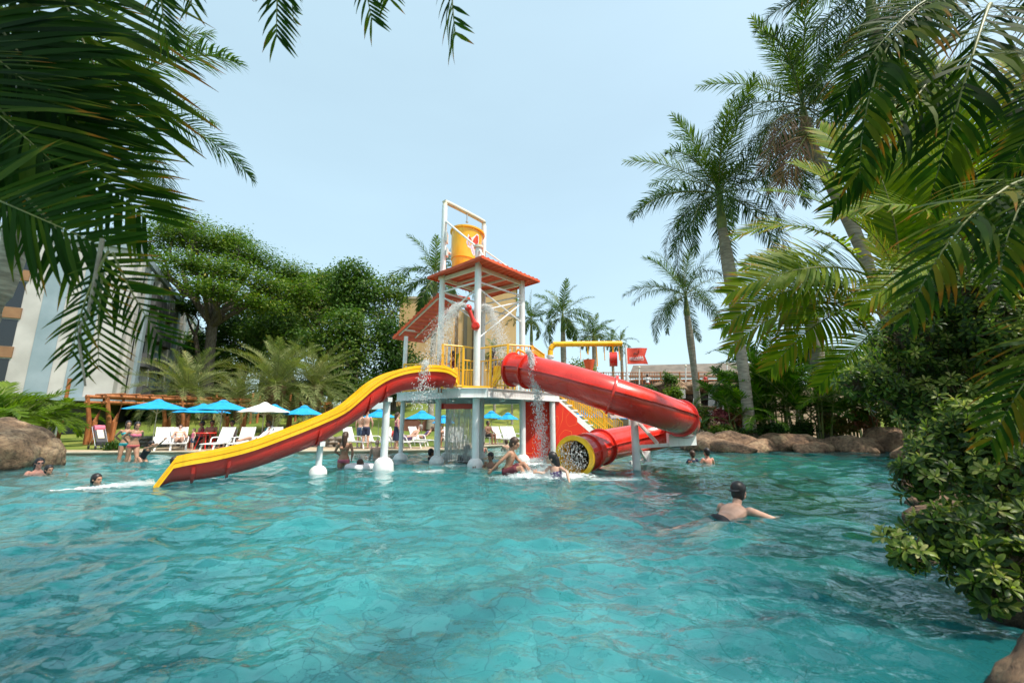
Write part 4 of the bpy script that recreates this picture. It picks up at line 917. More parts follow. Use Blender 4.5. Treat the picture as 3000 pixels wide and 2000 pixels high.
def bush(px, D, py, rx, ry, label, mat='bush', n=2500, size=0.16, seed=0, tone=(0.1, 0.6), z0=None, name='garden_bush', group=None, cat='bush', depth=0.9, cs=0.14, stems=5):
    c = at(px, py, D); s = (D*CP+(c.z-CH)*SP)/1250; z0 = lawn_z(c.x, D) if z0 is None else z0
    root = thing(name, (c.x, D, z0), label, cat, group); g = random.Random(seed); RX, RZ = rx*s, ry*s; zc = max(c.z, z0+RZ*0.6)
    lob = [(c.x+g.uniform(-.45, .45)*RX, D+g.uniform(-.4, .4)*RX, zc+g.uniform(-.35, .35)*RZ, RX*g.uniform(.45, .65), RX*depth*.5, RZ*g.uniform(.5, .7)) for _ in range(6)]
    leafcloud('foliage', mat, lob, n, size, root, seed, 0.4, 0.0, tone, 0.2, 6, cs, (c.x, D, z0))
    q = MB()
    for l in lob[:stems]: limb(q, V(0, 0, 0), V(l[0]-c.x, l[1]-D, l[2]-z0), 0.035, 0.01, g, 0.1)
    q.build('stem', M['twig'], root); return root
U = 'understory shrubs behind the lawn'
for k, (px, D, py, rx, ry, lb_, mt, tn) in enumerate((
    (300, 40, 1225, 55, 22, 'rounded hedge under the overhang of the grey building', 'bush', (0.15, 0.5)),
    (380, 41, 1222, 45, 24, 'dark hedge left of the pergola end', 'bush', (0.05, 0.4)),
    (450, 40, 1210, 55, 32, 'dark shrub behind the pergola under the first umbrella', 'bush', (0.03, 0.35)),
    (560, 42, 1190, 60, 40, 'broad dark shrub below the grey date palm', 'bush', (0.03, 0.3)),
    (660, 42, 1180, 60, 45, 'shady shrub below the smaller date palm', 'bush', (0.02, 0.3)),
    (740, 42, 1180, 55, 45, 'shady shrub left of the large date palm', 'bush', (0.02, 0.35)),
    (860, 42, 1170, 60, 50, 'shady shrub between the two brown trunked palms', 'bush', (0.02, 0.3)),
    (1000, 43, 1140, 60, 50, 'shady shrub at the right end of the wood', 'bush', (0.02, 0.35)),
    (1090, 42, 1140, 50, 42, 'bright green shrub above the lawn near the slide top', 'bush', (0.2, 0.6)),
    (1180, 42, 1135, 50, 32, 'dark shrub behind the left tower post', 'bush', (0.02, 0.4)),
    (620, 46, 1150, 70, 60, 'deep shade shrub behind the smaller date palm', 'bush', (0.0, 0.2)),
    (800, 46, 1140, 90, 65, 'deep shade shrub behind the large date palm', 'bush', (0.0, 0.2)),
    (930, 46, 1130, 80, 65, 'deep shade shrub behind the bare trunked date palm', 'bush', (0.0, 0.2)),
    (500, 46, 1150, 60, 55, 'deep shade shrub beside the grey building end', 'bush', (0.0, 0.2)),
    (160, 40, 1215, 45, 26, 'yellowish shrub right of the big boulder', 'fern', (0.2, 0.6)),
    (60, 38, 1215, 70, 35, 'dark shrub behind the big boulder', 'bush', (0.03, 0.4)))):
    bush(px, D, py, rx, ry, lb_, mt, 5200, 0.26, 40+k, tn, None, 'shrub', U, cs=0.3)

# areca clumps
AR = [frond_mesh('areca_frond_a', 2.1, 40, 0.50, 0.040, 0.9, 0.45, 0.35, 1, 'areca', 0.22, (0.25, 0.6), plume=0.10),
      frond_mesh('areca_frond_b', 2.2, 42, 0.52, 0.040, 1.5, 0.35, 0.5, 2, 'areca', 0.22, (0.10, 0.5), plume=0.12, tipdry=0.4)]
def areca(px, D, label, n=24, sc=1.0, spread=0.5, seed=1, z0=0.2, mat=None, h=0.6, meshes=None, name='areca_palm', e=(82, 20), group='areca palms'):
    x = gx(px, D, 1); root = thing(name, (x, D, z0), label, 'palm', group); g = random.Random(seed)
    nst = 7; stems = []
    for i in range(nst):
        a = i*2.4; rr = spread*math.sqrt((i+.5)/nst); b_ = V(math.cos(a)*rr, math.sin(a)*rr, 0); t_ = b_*1.6+V(0, 0, h*g.uniform(.5, 1.3))
        q = MB(); q.tube([b_, b_.lerp(t_, .5), t_], [0.05, 0.045, 0.03], 7); q.build('stem', M['shaft'], root); stems.append(t_)
    for i in range(n):
        t_ = stems[i % nst]; az = i*2.39996+g.uniform(-.3, .3); el = R(g.uniform(e[1], e[0]))
        me = (meshes or AR)[0 if el > R(55) else 1]
        put_frond(me, V(x, D, z0)+t_, (math.cos(az)*math.cos(el), math.sin(az)*math.cos(el), math.sin(el)), g.uniform(-.4, .4), sc*g.uniform(.8, 1.1), root)
    return root
AF = [frond_mesh('far_areca_a', 2.1, 26, 0.5, 0.06, 0.9, 0.4, 0.35, 1, 'areca', 0.2, (0.1, 0.5), segs=2, plume=0.15), frond_mesh('far_areca_b', 2.2, 26, 0.5, 0.06, 1.5, 0.3, 0.6, 2, 'areca', 0.2, (0.0, 0.45), segs=2, plume=0.15)]
YF = [frond_mesh('yellow_areca_a', 2.3, 40, 0.6, 0.055, 1.1, 0.4, 0.4, 1, 'fern', 0.2, (0.0, 0.35), segs=2, plume=0.12), frond_mesh('yellow_areca_b', 2.4, 40, 0.6, 0.055, 1.7, 0.3, 0.6, 2, 'fern', 0.2, (0.0, 0.3), segs=2, plume=0.12)]
for k, (px, D, n, sc, h, lb_) in enumerate(((2180, 22.5, 22, 1.15, 1.2, 'areca clump at the foot of the tallest royal palm'), (2290, 23, 24, 1.3, 2.0, 'tall areca clump left of centre on the rocky bank'),
    (2390, 22, 26, 1.2, 1.6, 'areca clump in the middle of the rocky bank'), (2490, 22.5, 24, 1.35, 2.2, 'tall areca clump at the right end of the rocky bank'), (2600, 21, 22, 1.2, 1.6, 'areca clump right behind the variegated bush'),
    (2340, 26, 22, 1.4, 3.4, 'back row areca clump between two royal trunks'), (2540, 26, 22, 1.5, 3.2, 'back row areca clump deep in the shade'), (2700, 18, 24, 1.5, 2.2, 'areca clump hidden low behind the variegated bush'), (2230, 27, 20, 1.3, 2.6, 'back row areca clump by the tallest palm trunk'), (2150, 25, 24, 1.3, 2.4, 'dense areca clump left of the tallest palm trunk'), (2260, 24, 26, 1.5, 3.0, 'dense tall areca clump right of the tallest palm trunk'), (2440, 24.5, 26, 1.5, 3.0, 'dense areca clump before the leaning royal trunk'))):
    areca(px, D, lb_, n, sc, 0.6, 60+k, 0.25, h=h, meshes=AF)
for k, (px, D, n, sc, lb_) in enumerate(((40, 20, 24, 1.15, 'yellow green areca clump above the big boulder'), (-60, 17, 22, 1.2, 'yellow green areca clump cut by the left edge of the photo'), (120, 24, 22, 1.0, 'smaller yellow green areca behind the boulder'))):
    areca(px, D, lb_, n, sc, 0.6, 80+k, 0.1, h=1.0, meshes=YF)
# ------------------------------------------------------------------ grey hotel wing on the left
HX, HY = -28.0, 30.0; HZ = 13.9
Hd = V(-15.0, 27.0, 0).normalized(); Hf = V(-Hd.y, Hd.x, 0)      # along the receding face; along the near face (to the left)
if Hf.x > 0: Hf = -Hf
Hn = V(Hd.y, -Hd.x, 0)
if Hn.x < 0: Hn = -Hn
M['hwhite'] = noisy('white_render', (0.38, 0.37, 0.345), (0.50, 0.485, 0.455), 0.6, 0.85, 0.1)
M['hblue'] = noisy('pale_blue_render', (0.20, 0.27, 0.30), (0.27, 0.34, 0.38), 0.6, 0.85, 0.1)
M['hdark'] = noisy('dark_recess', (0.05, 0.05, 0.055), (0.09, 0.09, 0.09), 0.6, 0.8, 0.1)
M['glass'] = plain('dark_glass', (0.02, 0.025, 0.03), 0.08)
M['brownband'] = noisy('brown_spandrel', (0.18, 0.09, 0.04), (0.28, 0.15, 0.07), 1, 0.7, 0.1)
H = thing('hotel_building', (HX, HY, 0), 'grey and white hotel wing behind the palm leaves on the left', 'building')
def hp(u, v, z, n=0.0):
    """u metres along the receding face, v metres along the near face, n outwards (towards the pool / the camera)."""
    return V(HX, HY, 0)+Hd*u+Hf*v+V(0, 0, z)
def hb(mb, name, mat, parent=None, smooth=False): return lb(mb, name, mat, H, smooth, 40, parent)
q = MB(); q.prism([hp(0, 0, 0), hp(38, 0, 0), hp(38, 26, 0), hp(0, 26, 0)], 3.0, HZ)
hb(q, 'wall', M['hwhite'])
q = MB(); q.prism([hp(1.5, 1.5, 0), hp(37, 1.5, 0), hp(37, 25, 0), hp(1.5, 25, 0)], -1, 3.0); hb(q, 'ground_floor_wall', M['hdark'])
q = MB(); q.prism([hp(-.25, -.25, 0), hp(38.2, -.25, 0), hp(38.2, 26, 0), hp(-.25, 26, 0)], HZ, HZ+0.5); hb(q, 'roof', M['hblue'])
def on_near(v0, v1, z0, z1, t, mat, name, parent=None):
    q = MB(); q.slab([hp(0, v0, z0), hp(0, v1, z0), hp(0, v1, z1), hp(0, v0, z1)], t, -Hd); return hb(q, name, mat, parent)
def on_side(u0, u1, z0, z1, t, mat, name, parent=None):
    q = MB(); q.slab([hp(u0, 0, z0), hp(u1, 0, z0), hp(u1, 0, z1), hp(u0, 0, z1)], t, Hn); return hb(q, name, mat, parent)
# near face: white piers, pale blue panels, dark window strips with brown bands
v = 0.6
for k, wd in enumerate((1.0, 1.1)):
    on_near(v+0.9, v+0.9+wd, 3.0, HZ-0.4, 0.06, M['hblue'], 'blue_panel'); v += wd+0.75
for s in range(3):
    v0 = 5.3+s*6.8
    for f in range(4):
        z0 = 3.6+f*2.6
        o = on_near(v0, v0+5.6, z0, z0+1.75, 0.03, M['glass'], 'window')
        for m_ in range(1, 4): on_near(v0+5.6*m_/4-.04, v0+5.6*m_/4+.04, z0, z0+1.75, 0.08, M['hdark'], 'window_bar', o)
        on_near(v0-0.1, v0+5.7, z0-0.75, z0-0.05, 0.12, M['brownband'], 'spandrel')
# receding face: alternating pale piers and blue grey window strips, dark balconies
for k in range(12):
    u0 = 1.0+k*3.05
    on_side(u0, u0+0.85, 3.0, HZ-0.3, 0.22, M['hblue'] if k % 2 else M['hwhite'], 'pier')
    for f in range(4):
        z0 = 3.5+f*2.6
        o = on_side(u0+1.05, u0+2.1, z0, z0+1.9, 0.03, M['glass'], 'window'); on_side(u0+1.55, u0+1.60, z0, z0+1.9, 0.06, M['hwhite'], 'window_bar', o)
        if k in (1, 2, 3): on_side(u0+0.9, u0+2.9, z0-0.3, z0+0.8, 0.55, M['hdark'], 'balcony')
on_side(-0.2, 38, 2.75, 3.02, 0.3, M['hblue'], 'ledge'); on_near(-0.2, 26, 2.75, 3.02, 0.3, M['hblue'], 'ledge')

# tan building far behind the tower
M['tan'] = noisy('tan_render', (0.50, 0.32, 0.14), (0.60, 0.40, 0.19), 0.3, 0.85, 0.1)
M['tan2'] = noisy('grey_tan_render', (0.36, 0.30, 0.22), (0.44, 0.37, 0.28), 0.3, 0.85, 0.1)
TY = 58.0
tl = at(1172, 876, TY); tr = at(1512, 850, TY)
TB = thing('tan_building', ((tl.x+tr.x)/2, TY, 4), 'tan coloured building seen through the posts of the tower', 'building')
def tbx(x0, x1, y0, y1, z0, z1, name, mat): q = MB(); q.prism([(x0, y0), (x1, y0), (x1, y1), (x0, y1)], z0, z1); return lb(q, name, mat, TB, False)
tbx(tl.x, gx(1330, TY, 15), TY, TY+12, 0, tl.z, 'wall', M['tan']); tbx(gx(1330, TY, 15)+0.01, gx(1392, TY, 15), TY+1.2, TY+12, 0, tl.z-1.2, 'wall', M['tan2']); tbx(gx(1392, TY, 15)+0.01, tr.x, TY-0.5, TY+12, 0, tr.z, 'wall', M['tan'])
tbx(tl.x-.2, gx(1330, TY, 15)+.2, TY-.2, TY+12.1, tl.z, tl.z+.35, 'roof', M['tan2']); tbx(gx(1392, TY, 15)-.2, tr.x+.2, TY-.7, TY+12.1, tr.z, tr.z+.4, 'roof', M['tan2'])
for px_ in (1345, 1372):
    tbx(gx(px_, TY, 8)-.35, gx(px_, TY, 8)+.35, TY+0.7, TY+1.25, 0, tl.z-1.3, 'pillar', M['tan'])

# ------------------------------------------------------------------ terrace with rock cascade, far right
GY = 38.0
gz = at(2000, 1121, GY).z
M['roofgrey'] = noisy('grey_brown_roof', (0.12, 0.10, 0.08), (0.18, 0.15, 0.12), 1, 0.9, 0.3)
xa, xb = gx(1868, 52, 6), gx(2190, 52, 6)
z_r0, z_r1 = at(2000, 1108, 52).z, at(2000, 1068, 56).z
TR = thing('pool_bar', ((xa+xb)/2, 52, 3.5), 'long low building with grey brown roof above the rock terrace', 'building')
q = MB(); q.slab([(xa-1, 52, z_r0), (xb+6, 52, z_r0), (xb+4, 57, z_r1+.2), (xa+1, 57, z_r1-.2)], 0.25, (0, 0, 1)); lb(q, 'roof', M['roofgrey'], TR, False)
q = MB(); q.prism([(xa, 53), (xb+5, 53), (xb+5, 60), (xa, 60)], 0.5, z_r0); lb(q, 'wall', M['hdark'], TR, False)
xt0, xt1 = gx(1850, GY, 4.5), gx(2250, GY, 4.5)
tc = MB(); tc.prism([(xt0-6, GY+0.6), (xt1+10, GY+0.6), (xt1+10, 52.8), (xt0-6, 52.8)], -1.3, gz-0.12); tag(tc.build('terrace_ground', M['deck'], None, False), kind='structure')
tr_ = thing('terrace_railing', (xt0, GY+0.8, gz-0.1), 'brown metal railing along the top of the rock terrace', 'railing')
q = MB(); zt2 = at(2000, 1091, GY+.8).z
for zz in (zt2, (zt2+gz)/2+0.2, (zt2+gz)/2-0.2): q.tube([(xt0-4, GY+.8, zz), (gx(2160, GY+.8, zz), GY+.8, zz)], 0.045, 6)
x = xt0-4
while x < gx(1940, GY, 5): q.tube([(x, GY+.8, gz-.3), (x, GY+.8, zt2)], 0.025, 5); x += 0.22
lb(q, 'rail', M['log'], tr_)
for i in range(9):
    xx = lerp(xt0-4, gx(2160, GY+.8, 5), i/8); q = MB(); q.bar((xx, GY+.8, gz-.4), (xx, GY+.8, zt2+.05), 0.1); lb(q, 'rail_post', M['log'], tr_, False)
for k, (px_, yt, yb, lb_) in enumerate(((2009, 1072, 1118, 'white lamp post on the terrace above the leaning palm trunk'), (2130, 1064, 1112, 'white lamp post on the terrace near the palms'), (1873, 1076, 1130, 'white pole just right of the red flag'))):
    a = at(px_, yt, GY+0.3); c = at(px_, yb+20, GY+0.3); o = thing('lamp_post', (c.x, c.y, gz-.1), lb_, 'pole', 'terrace poles'); q = MB(); q.tube([c, a], 0.055, 8); lb(q, 'pole', M['white'], o); q = MB(); q.ell(a, 0.11, 10, 8); lb(q, 'lamp', M['cream'], o)

def rock(name, c, rad, label, mat='rock', seed=0, sub=4, amp=0.22, group=None, flat=0.0, cat='rock'):
    """boulder: a sphere pushed in and out by layered noise, cracked along a few planes."""
    from mathutils import noise as NS
    import bmesh
    bm = bmesh.new(); bmesh.ops.create_icosphere(bm, subdivisions=sub, radius=1.0)
    o_ = Vector((seed*3.7, seed*1.3, seed*2.1)); g = random.Random(seed); pl = [(Vector((g.gauss(0, 1), g.gauss(0, 1), g.gauss(0, .7))).normalized(), g.uniform(.72, .95)) for _ in range(5)]
    for v in bm.verts:
        p = v.co.copy()
        for n_, dd in pl:
            e_ = p.dot(n_)-dd
            if e_ > 0: p -= n_*e_*0.85
        k = 1+amp*NS.noise(p*1.3+o_)*1.3+amp*0.5*NS.noise(p*3.1+o_)+amp*0.22*NS.noise(p*7+o_)+amp*0.12*abs(NS.noise(p*15+o_))
        v.co = Vector((p.x*rad[0]*k, p.y*rad[1]*k, p.z*rad[2]*k))
    me = bpy.data.meshes.new(name); bm.to_mesh(me); bm.free(); me.materials.append(M[mat]); me.polygons.foreach_set('use_smooth', [True]*len(me.polygons))
    at_ = me.attributes.new('tone', 'FLOAT', 'POINT')
    o = link(bpy.data.objects.new(name, me)); o.location = c; o.rotation_euler = (0, 0, seed)
    return tag(o, label, cat, group)
# boulders at the left shore
rock('boulder', (-15.5, 12.9, 0.15), (1.75, 1.3, 1.35), 'huge round brown boulder at the left edge of the pool', 'boulder', 3, 5, 0.16)
rock('boulder', (-14.2, 13.4, 0.0), (0.52, 0.5, 0.92), 'smaller orange brown boulder leaning on the huge one', 'boulder', 5, 5, 0.16)
rock('boulder', (-17.6, 13.9, 0.15), (1.5, 1.3, 1.2), 'boulder cut by the left edge of the photo', 'rock', 9, 4, 0.18)
# rocky bank on the right
bkr = [((2062, 20.9), (1.0, 0.9, 1.05), 'pale boulder behind the left tip of the rocky bank', 'rockpale', 1), ((2100, 20.3), (1.9, 0.7, 0.62), 'low rock forming the left tip of the bank', 'rock', 2), ((2150, 20.6), (1.15, 0.7, 1.15), 'peaked rock near the left tip of the bank', 'rock', 3),
       ((2230, 20.4), (1.9, 0.7, 0.66), 'long low rock right of the peaked one', 'rock', 4), ((2310, 20.5), (1.3, 0.8, 0.95), 'rounded reddish rock below the areca clumps', 'rock', 6), ((2390, 20.3), (1.9, 0.7, 0.62), 'long flat rock below the tall arecas', 'rock', 7),
       ((2460, 20.4), (1.5, 0.7, 0.92), 'smooth rock with a bright top at the far bank', 'rockpale', 8), ((2545, 20.2), (1.6, 0.8, 0.80), 'dark rock left of the variegated bush', 'rock', 10), ((2600, 20.0), (1.2, 1.0, 1.35), 'tallest brown rock at the right end of the far bank', 'rock', 11),
       ((2660, 19.4), (1.8, 0.9, 0.8), 'rock partly hidden by the variegated bush', 'rock', 12)]
for (px_, D), rad, lb_, mt, sd in bkr: rock('bank_rock', (gx(px_, D, 0), D, 0.0), (rad[0]*1.1, rad[1], rad[2]*.84), lb_, mt, sd, 4, 0.17, 'rocks of the far bank')
nr_ = [((16.4, 17.2), (1.5, 1.5, 0.6)), ((14.4, 14.9), (1.4, 1.5, 0.55)), ((12.3, 12.4), (1.4, 1.5, 0.5)), ((10.1, 10.1), (1.4, 1.4, 0.5)), ((8.3, 8.2), (1.2, 1.3, 0.42)), ((6.75, 6.5), (1.0, 1.1, 0.38)), ((5.5, 5.2), (0.85, 0.95, 0.33)), ((4.45, 3.95), (0.75, 0.85, 0.32)), ((3.55, 2.9), (0.70, 0.70, 0.36))]
for k, ((x, y), rad) in enumerate(nr_): rock('shore_rock', (x+.3, y, 0.02), rad, ('rock of the near right shore, %s' % ('farthest along the bank', 'second from the far bank', 'third from the far bank', 'fourth from the far bank', 'under the hanging bush', 'in the middle of the bush shadow', 'below the lowest twigs', 'beside the corner rock', 'partly behind the corner rock')[k]), 'rock', 20+k, 4, 0.16, 'rocks of the near shore')
rock('corner_rock', (3.22, 1.9, -0.1), (0.70, 1.1, 0.62), 'large brown rock in the lower right corner of the photo', 'rock', 33, 5, 0.14)
# cascade: ledges of rock with boulders on top and thin falls
CS = thing('rock_cascade', (gx(2050, 36, 3), 36.5, 0), 'artificial rock cascade of stacked ledges below the terrace railing', 'rock cascade')
def rk(c, rad, mat, seed, sub=3, name='ledge_rock', amp=.2):
    o = rock(name, (0, 0, 0), rad, None, mat, seed, sub, amp)
    for k in ('label', 'category'):
        if k in o: del o[k]
    o.location = V(c)-Vector(CS.location); o.parent = CS; return o
g = random.Random(4)
for i in range(16):
    px_ = 1935+i*17; c = at(px_+g.uniform(-5, 5), 1135+g.uniform(-6, 8), 37.2); rk(c, (0.75*g.uniform(.7, 1.3), 0.7, 0.42*g.uniform(.7, 1.5)), 'rockpale', 50+i, 3, 'top_rock')
for row, (yy, dd, mt, wd) in enumerate(((1164, 37.8, 'rockdark', 1.1), (1196, 37.0, 'rock', 1.2), (1215, 37.6, 'rockdark', 1.3), (1240, 36.6, 'rockpale', 1.0))):
    for i in range(8):
        c = at(1935+i*40+g.uniform(-8, 8), yy, dd); rk(c, (wd*g.uniform(.8, 1.2), 0.7, 0.42 if row != 1 else 0.24), mt, 80+row*10+i)
for i in range(7):
    c = at(1880+i*14, 1165+(i % 3)*22, 37.5); rk(c, (0.9, 0.7, 0.8), 'rockdark', 130+i)
q = MB(); q.prism([(gx(1860, 37.9, 3), 37.9), (gx(2260, 37.9, 3), 37.9), (gx(2260, 37.9, 3), 38.55), (gx(1860, 37.9, 3), 38.55)], -1.2, gz-.15); lb(q, 'back_wall', M['rockdark'], CS, False)
for px_, y0, y1 in ((2085, 1140, 1215), (1998, 1140, 1166), (2040, 1166, 1196), (2110, 1166, 1200)):
    a = at(px_, y0, 36.3); c = at(px_, y1, 36.2); q = MB()
    for s in range(9): xo = (s-4)*0.06; q.tube([a+V(xo, 0, 0), c+V(xo*1.2, 0, 0)], 0.018, 5)
    lb(q, 'waterfall', M['whiteu'], CS)
PG = 'plants of the rocky garden'
for k, (px_, D, py, rx, ry, lb_, mt, tn, nm) in enumerate((
    (1965, 36, 1106, 34, 26, 'rounded olive shrub in front of the terrace railing', 'bush', (0.3, 0.65), 'shrub'), (2130, 37, 1100, 34, 22, 'shrub at the right of the terrace railing', 'bush', (0.2, 0.6), 'shrub'), (1970, 34, 1150, 30, 28, 'bright green shrub hanging over the cascade', 'fern', (0.0, 0.3), 'shrub'),
    (1905, 36, 1150, 30, 30, 'shrub left of the cascade', 'bush', (0.1, 0.5), 'shrub'), (2060, 24, 1225, 34, 40, 'grey twiggy shrub beside the slim palm trunk', 'bush', (0.35, 0.75), 'shrub'), (2120, 23, 1215, 24, 20, 'pink flowering shrub below the cascade', 'bloom', (0.0, 0.6), 'flowering_shrub'),
    (2165, 23, 1225, 24, 30, 'orange tinged croton by the pink flowers', 'bloom', (0.6, 0.9), 'croton'), (2110, 22, 1262, 34, 18, 'yellow green fern behind the peaked rock', 'fern', (0.0, 0.35), 'fern'), (2190, 22, 1265, 40, 24, 'dark green strap leaved plant on the bank', 'bush', (0.03, 0.35), 'shrub'),
    (2270, 22, 1262, 40, 25, 'dark shrub under the left arecas', 'bush', (0.02, 0.4), 'shrub'), (2360, 22, 1255, 45, 28, 'dark shrub under the middle arecas', 'bush', (0.02, 0.4), 'shrub'), (2450, 22, 1245, 45, 32, 'dry brown tinged shrub on the bank', 'bush', (0.5, 0.95), 'shrub'),
    (2530, 21.5, 1225, 40, 35, 'dry grassy shrub with pinkish stems', 'bloom', (0.5, 0.95), 'shrub'), (2620, 20, 1215, 50, 45, 'olive shrub close behind the variegated bush', 'bush', (0.1, 0.6), 'shrub'), (2015, 29, 1240, 30, 30, 'green shrub behind the tube bend', 'bush', (0.1, 0.5), 'shrub'), (2210, 24, 1190, 40, 45, 'mid green shrub at the foot of the tallest palm', 'bush', (0.05, 0.5), 'shrub'))):
    bush(px_, D, py, rx, ry, lb_, mt, 1700, 0.17, 200+k, tn, 0.15, nm, PG, 'shrub')
# ------------------------------------------------------------------ people: one continuous skin grown over a posed skeleton
SK = {'fair': noisy('fair_skin', (0.50, 0.28, 0.20), (0.60, 0.36, 0.26), 9, 0.5, 0.05), 'tan': noisy('tanned_skin', (0.36, 0.18, 0.11), (0.44, 0.24, 0.15), 9, 0.5, 0.05),
      'brown': noisy('brown_skin', (0.20, 0.095, 0.055), (0.26, 0.13, 0.08), 9, 0.5, 0.05), 'red': noisy('sunburnt_skin', (0.55, 0.24, 0.17), (0.62, 0.30, 0.22), 9, 0.5, 0.05)}
def cl(name, c, c2=None): return noisy(name, tuple(q*0.8 for q in c) if c2 is None else c2, c, 12, 0.75, 0.1)
CL = {'black': cl('black_cloth', (0.02, 0.02, 0.025)), 'navy': cl('navy_cloth', (0.02, 0.03, 0.07)), 'maroon': cl('maroon_cloth', (0.16, 0.025, 0.04), (0.08, 0.015, 0.02)), 'pink': cl('pink_cloth', (0.65, 0.16, 0.24)), 'coral': cl('coral_cloth', (0.6, 0.12, 0.12)),
      'teal': cl('teal_cloth', (0.03, 0.35, 0.38)), 'purple': cl('purple_cloth', (0.14, 0.09, 0.2)), 'white': cl('white_cloth', (0.75, 0.75, 0.75)), 'orange': cl('orange_cloth', (0.75, 0.25, 0.06)), 'grey': cl('grey_cloth', (0.12, 0.11, 0.11)), 'denim': cl('denim_cloth', (0.06, 0.10, 0.18)), 'red': cl('red_cloth', (0.5, 0.04, 0.03))}
HR = {'black': plain('black_hair', (0.015, 0.012, 0.012), 0.45), 'brown': plain('brown_hair', (0.06, 0.03, 0.018), 0.5), 'grey': plain('grey_hair', (0.25, 0.23, 0.21), 0.6)}
STRIPE = None
def stripe_mat():
    m, t, b = nt('orange_white_stripes'); co = coords(t, (1, 1, 1)); w_ = node(t, 'ShaderNodeTexWave', i_Scale=5.0, bands_direction='Z'); t.links.new(co, w_.inputs['Vector'])
    r = ramp(t, w_.outputs['Fac'], [(0.4, (0.75, 0.24, 0.05)), (0.5, (0.75, 0.7, 0.7))], 'CONSTANT'); t.links.new(r.outputs[0], b.inputs['Base Color']); b.inputs['Roughness'].default_value = 0.8; return m
CL['stripe'] = stripe_mat()
STAND = dict(pel=(0, 0, .93), neck=(0, 0.01, 1.43), head=(0, -0.015, 1.60), rs=(1, 0, 0), rh=(1, 0, 0), look=(0, -1, 0),
             eL=(.235, .03, 1.13), hL=(.25, -.05, .90), eR=(-.235, .03, 1.13), hR=(-.25, -.05, .90), kL=(.10, -.02, .50), fL=(.11, .02, .08), kR=(-.10, -.02, .50), fR=(-.11, .02, .08))
RECL = dict(pel=(0, 0, .44), neck=(0, .42, .80), head=(0, .50, .95), rs=(1, 0, 0), rh=(1, 0, 0), look=(0, -.9, .1), eL=(.27, .22, .55), hL=(.22, -.05, .52), eR=(-.27, .22, .55), hR=(-.22, -.05, .52),
            kL=(.09, -.42, .55), fL=(.10, -.82, .42), kR=(-.09, -.42, .50), fR=(-.10, -.84, .42))
SIT = dict(pel=(0, 0, .50), neck=(0, 0.04, .99), head=(0, 0.0, 1.15), rs=(1, 0, 0), rh=(1, 0, 0), look=(0, -1, 0), eL=(.24, -.06, .72), hL=(.16, -.30, .62), eR=(-.24, -.06, .72), hR=(-.16, -.30, .62),
           kL=(.11, -.42, .52), fL=(.12, -.42, .08), kR=(-.11, -.42, .52), fR=(-.12, -.42, .08))
FORMS = []
def rings(q, stations, n=16):
    """closed loft: stations = (centre, right axis, width, front axis, depth)."""
    vs = []; k = len(stations)
    for c, rx, w_, fy, d_ in stations:
        for j in range(n):
            a = 2*math.pi*j/n; vs.append(c+rx*(math.cos(a)*w_)+fy*(math.sin(a)*d_))
    fs = [(i*n+j, i*n+(j+1) % n, (i+1)*n+(j+1) % n, (i+1)*n+j) for i in range(k-1) for j in range(n)]
    fs += [tuple(range(n-1, -1, -1)), tuple((k-1)*n+j for j in range(n))]
    q.add(vs, fs)
def cap(q, a, b_, ra, rb, mid=None):
    a = V(a); b_ = V(b_); d = (b_-a).normalized() if (b_-a).length > 1e-5 else V(0, 0, 1); L = (b_-a).length; P = [a-d*ra*.97, a-d*ra*.7, a-d*ra*.3, a]; r_ = [ra*.25, ra*.72, ra*.95, ra]
    if mid: P.append(a.lerp(b_, mid[0])); r_.append(mid[1])
    P += [b_, b_+d*rb*.3, b_+d*rb*.7, b_+d*rb*.97]; r_ += [rb, rb*.95, rb*.72, rb*.25]
    q.tube(P, r_, 12)
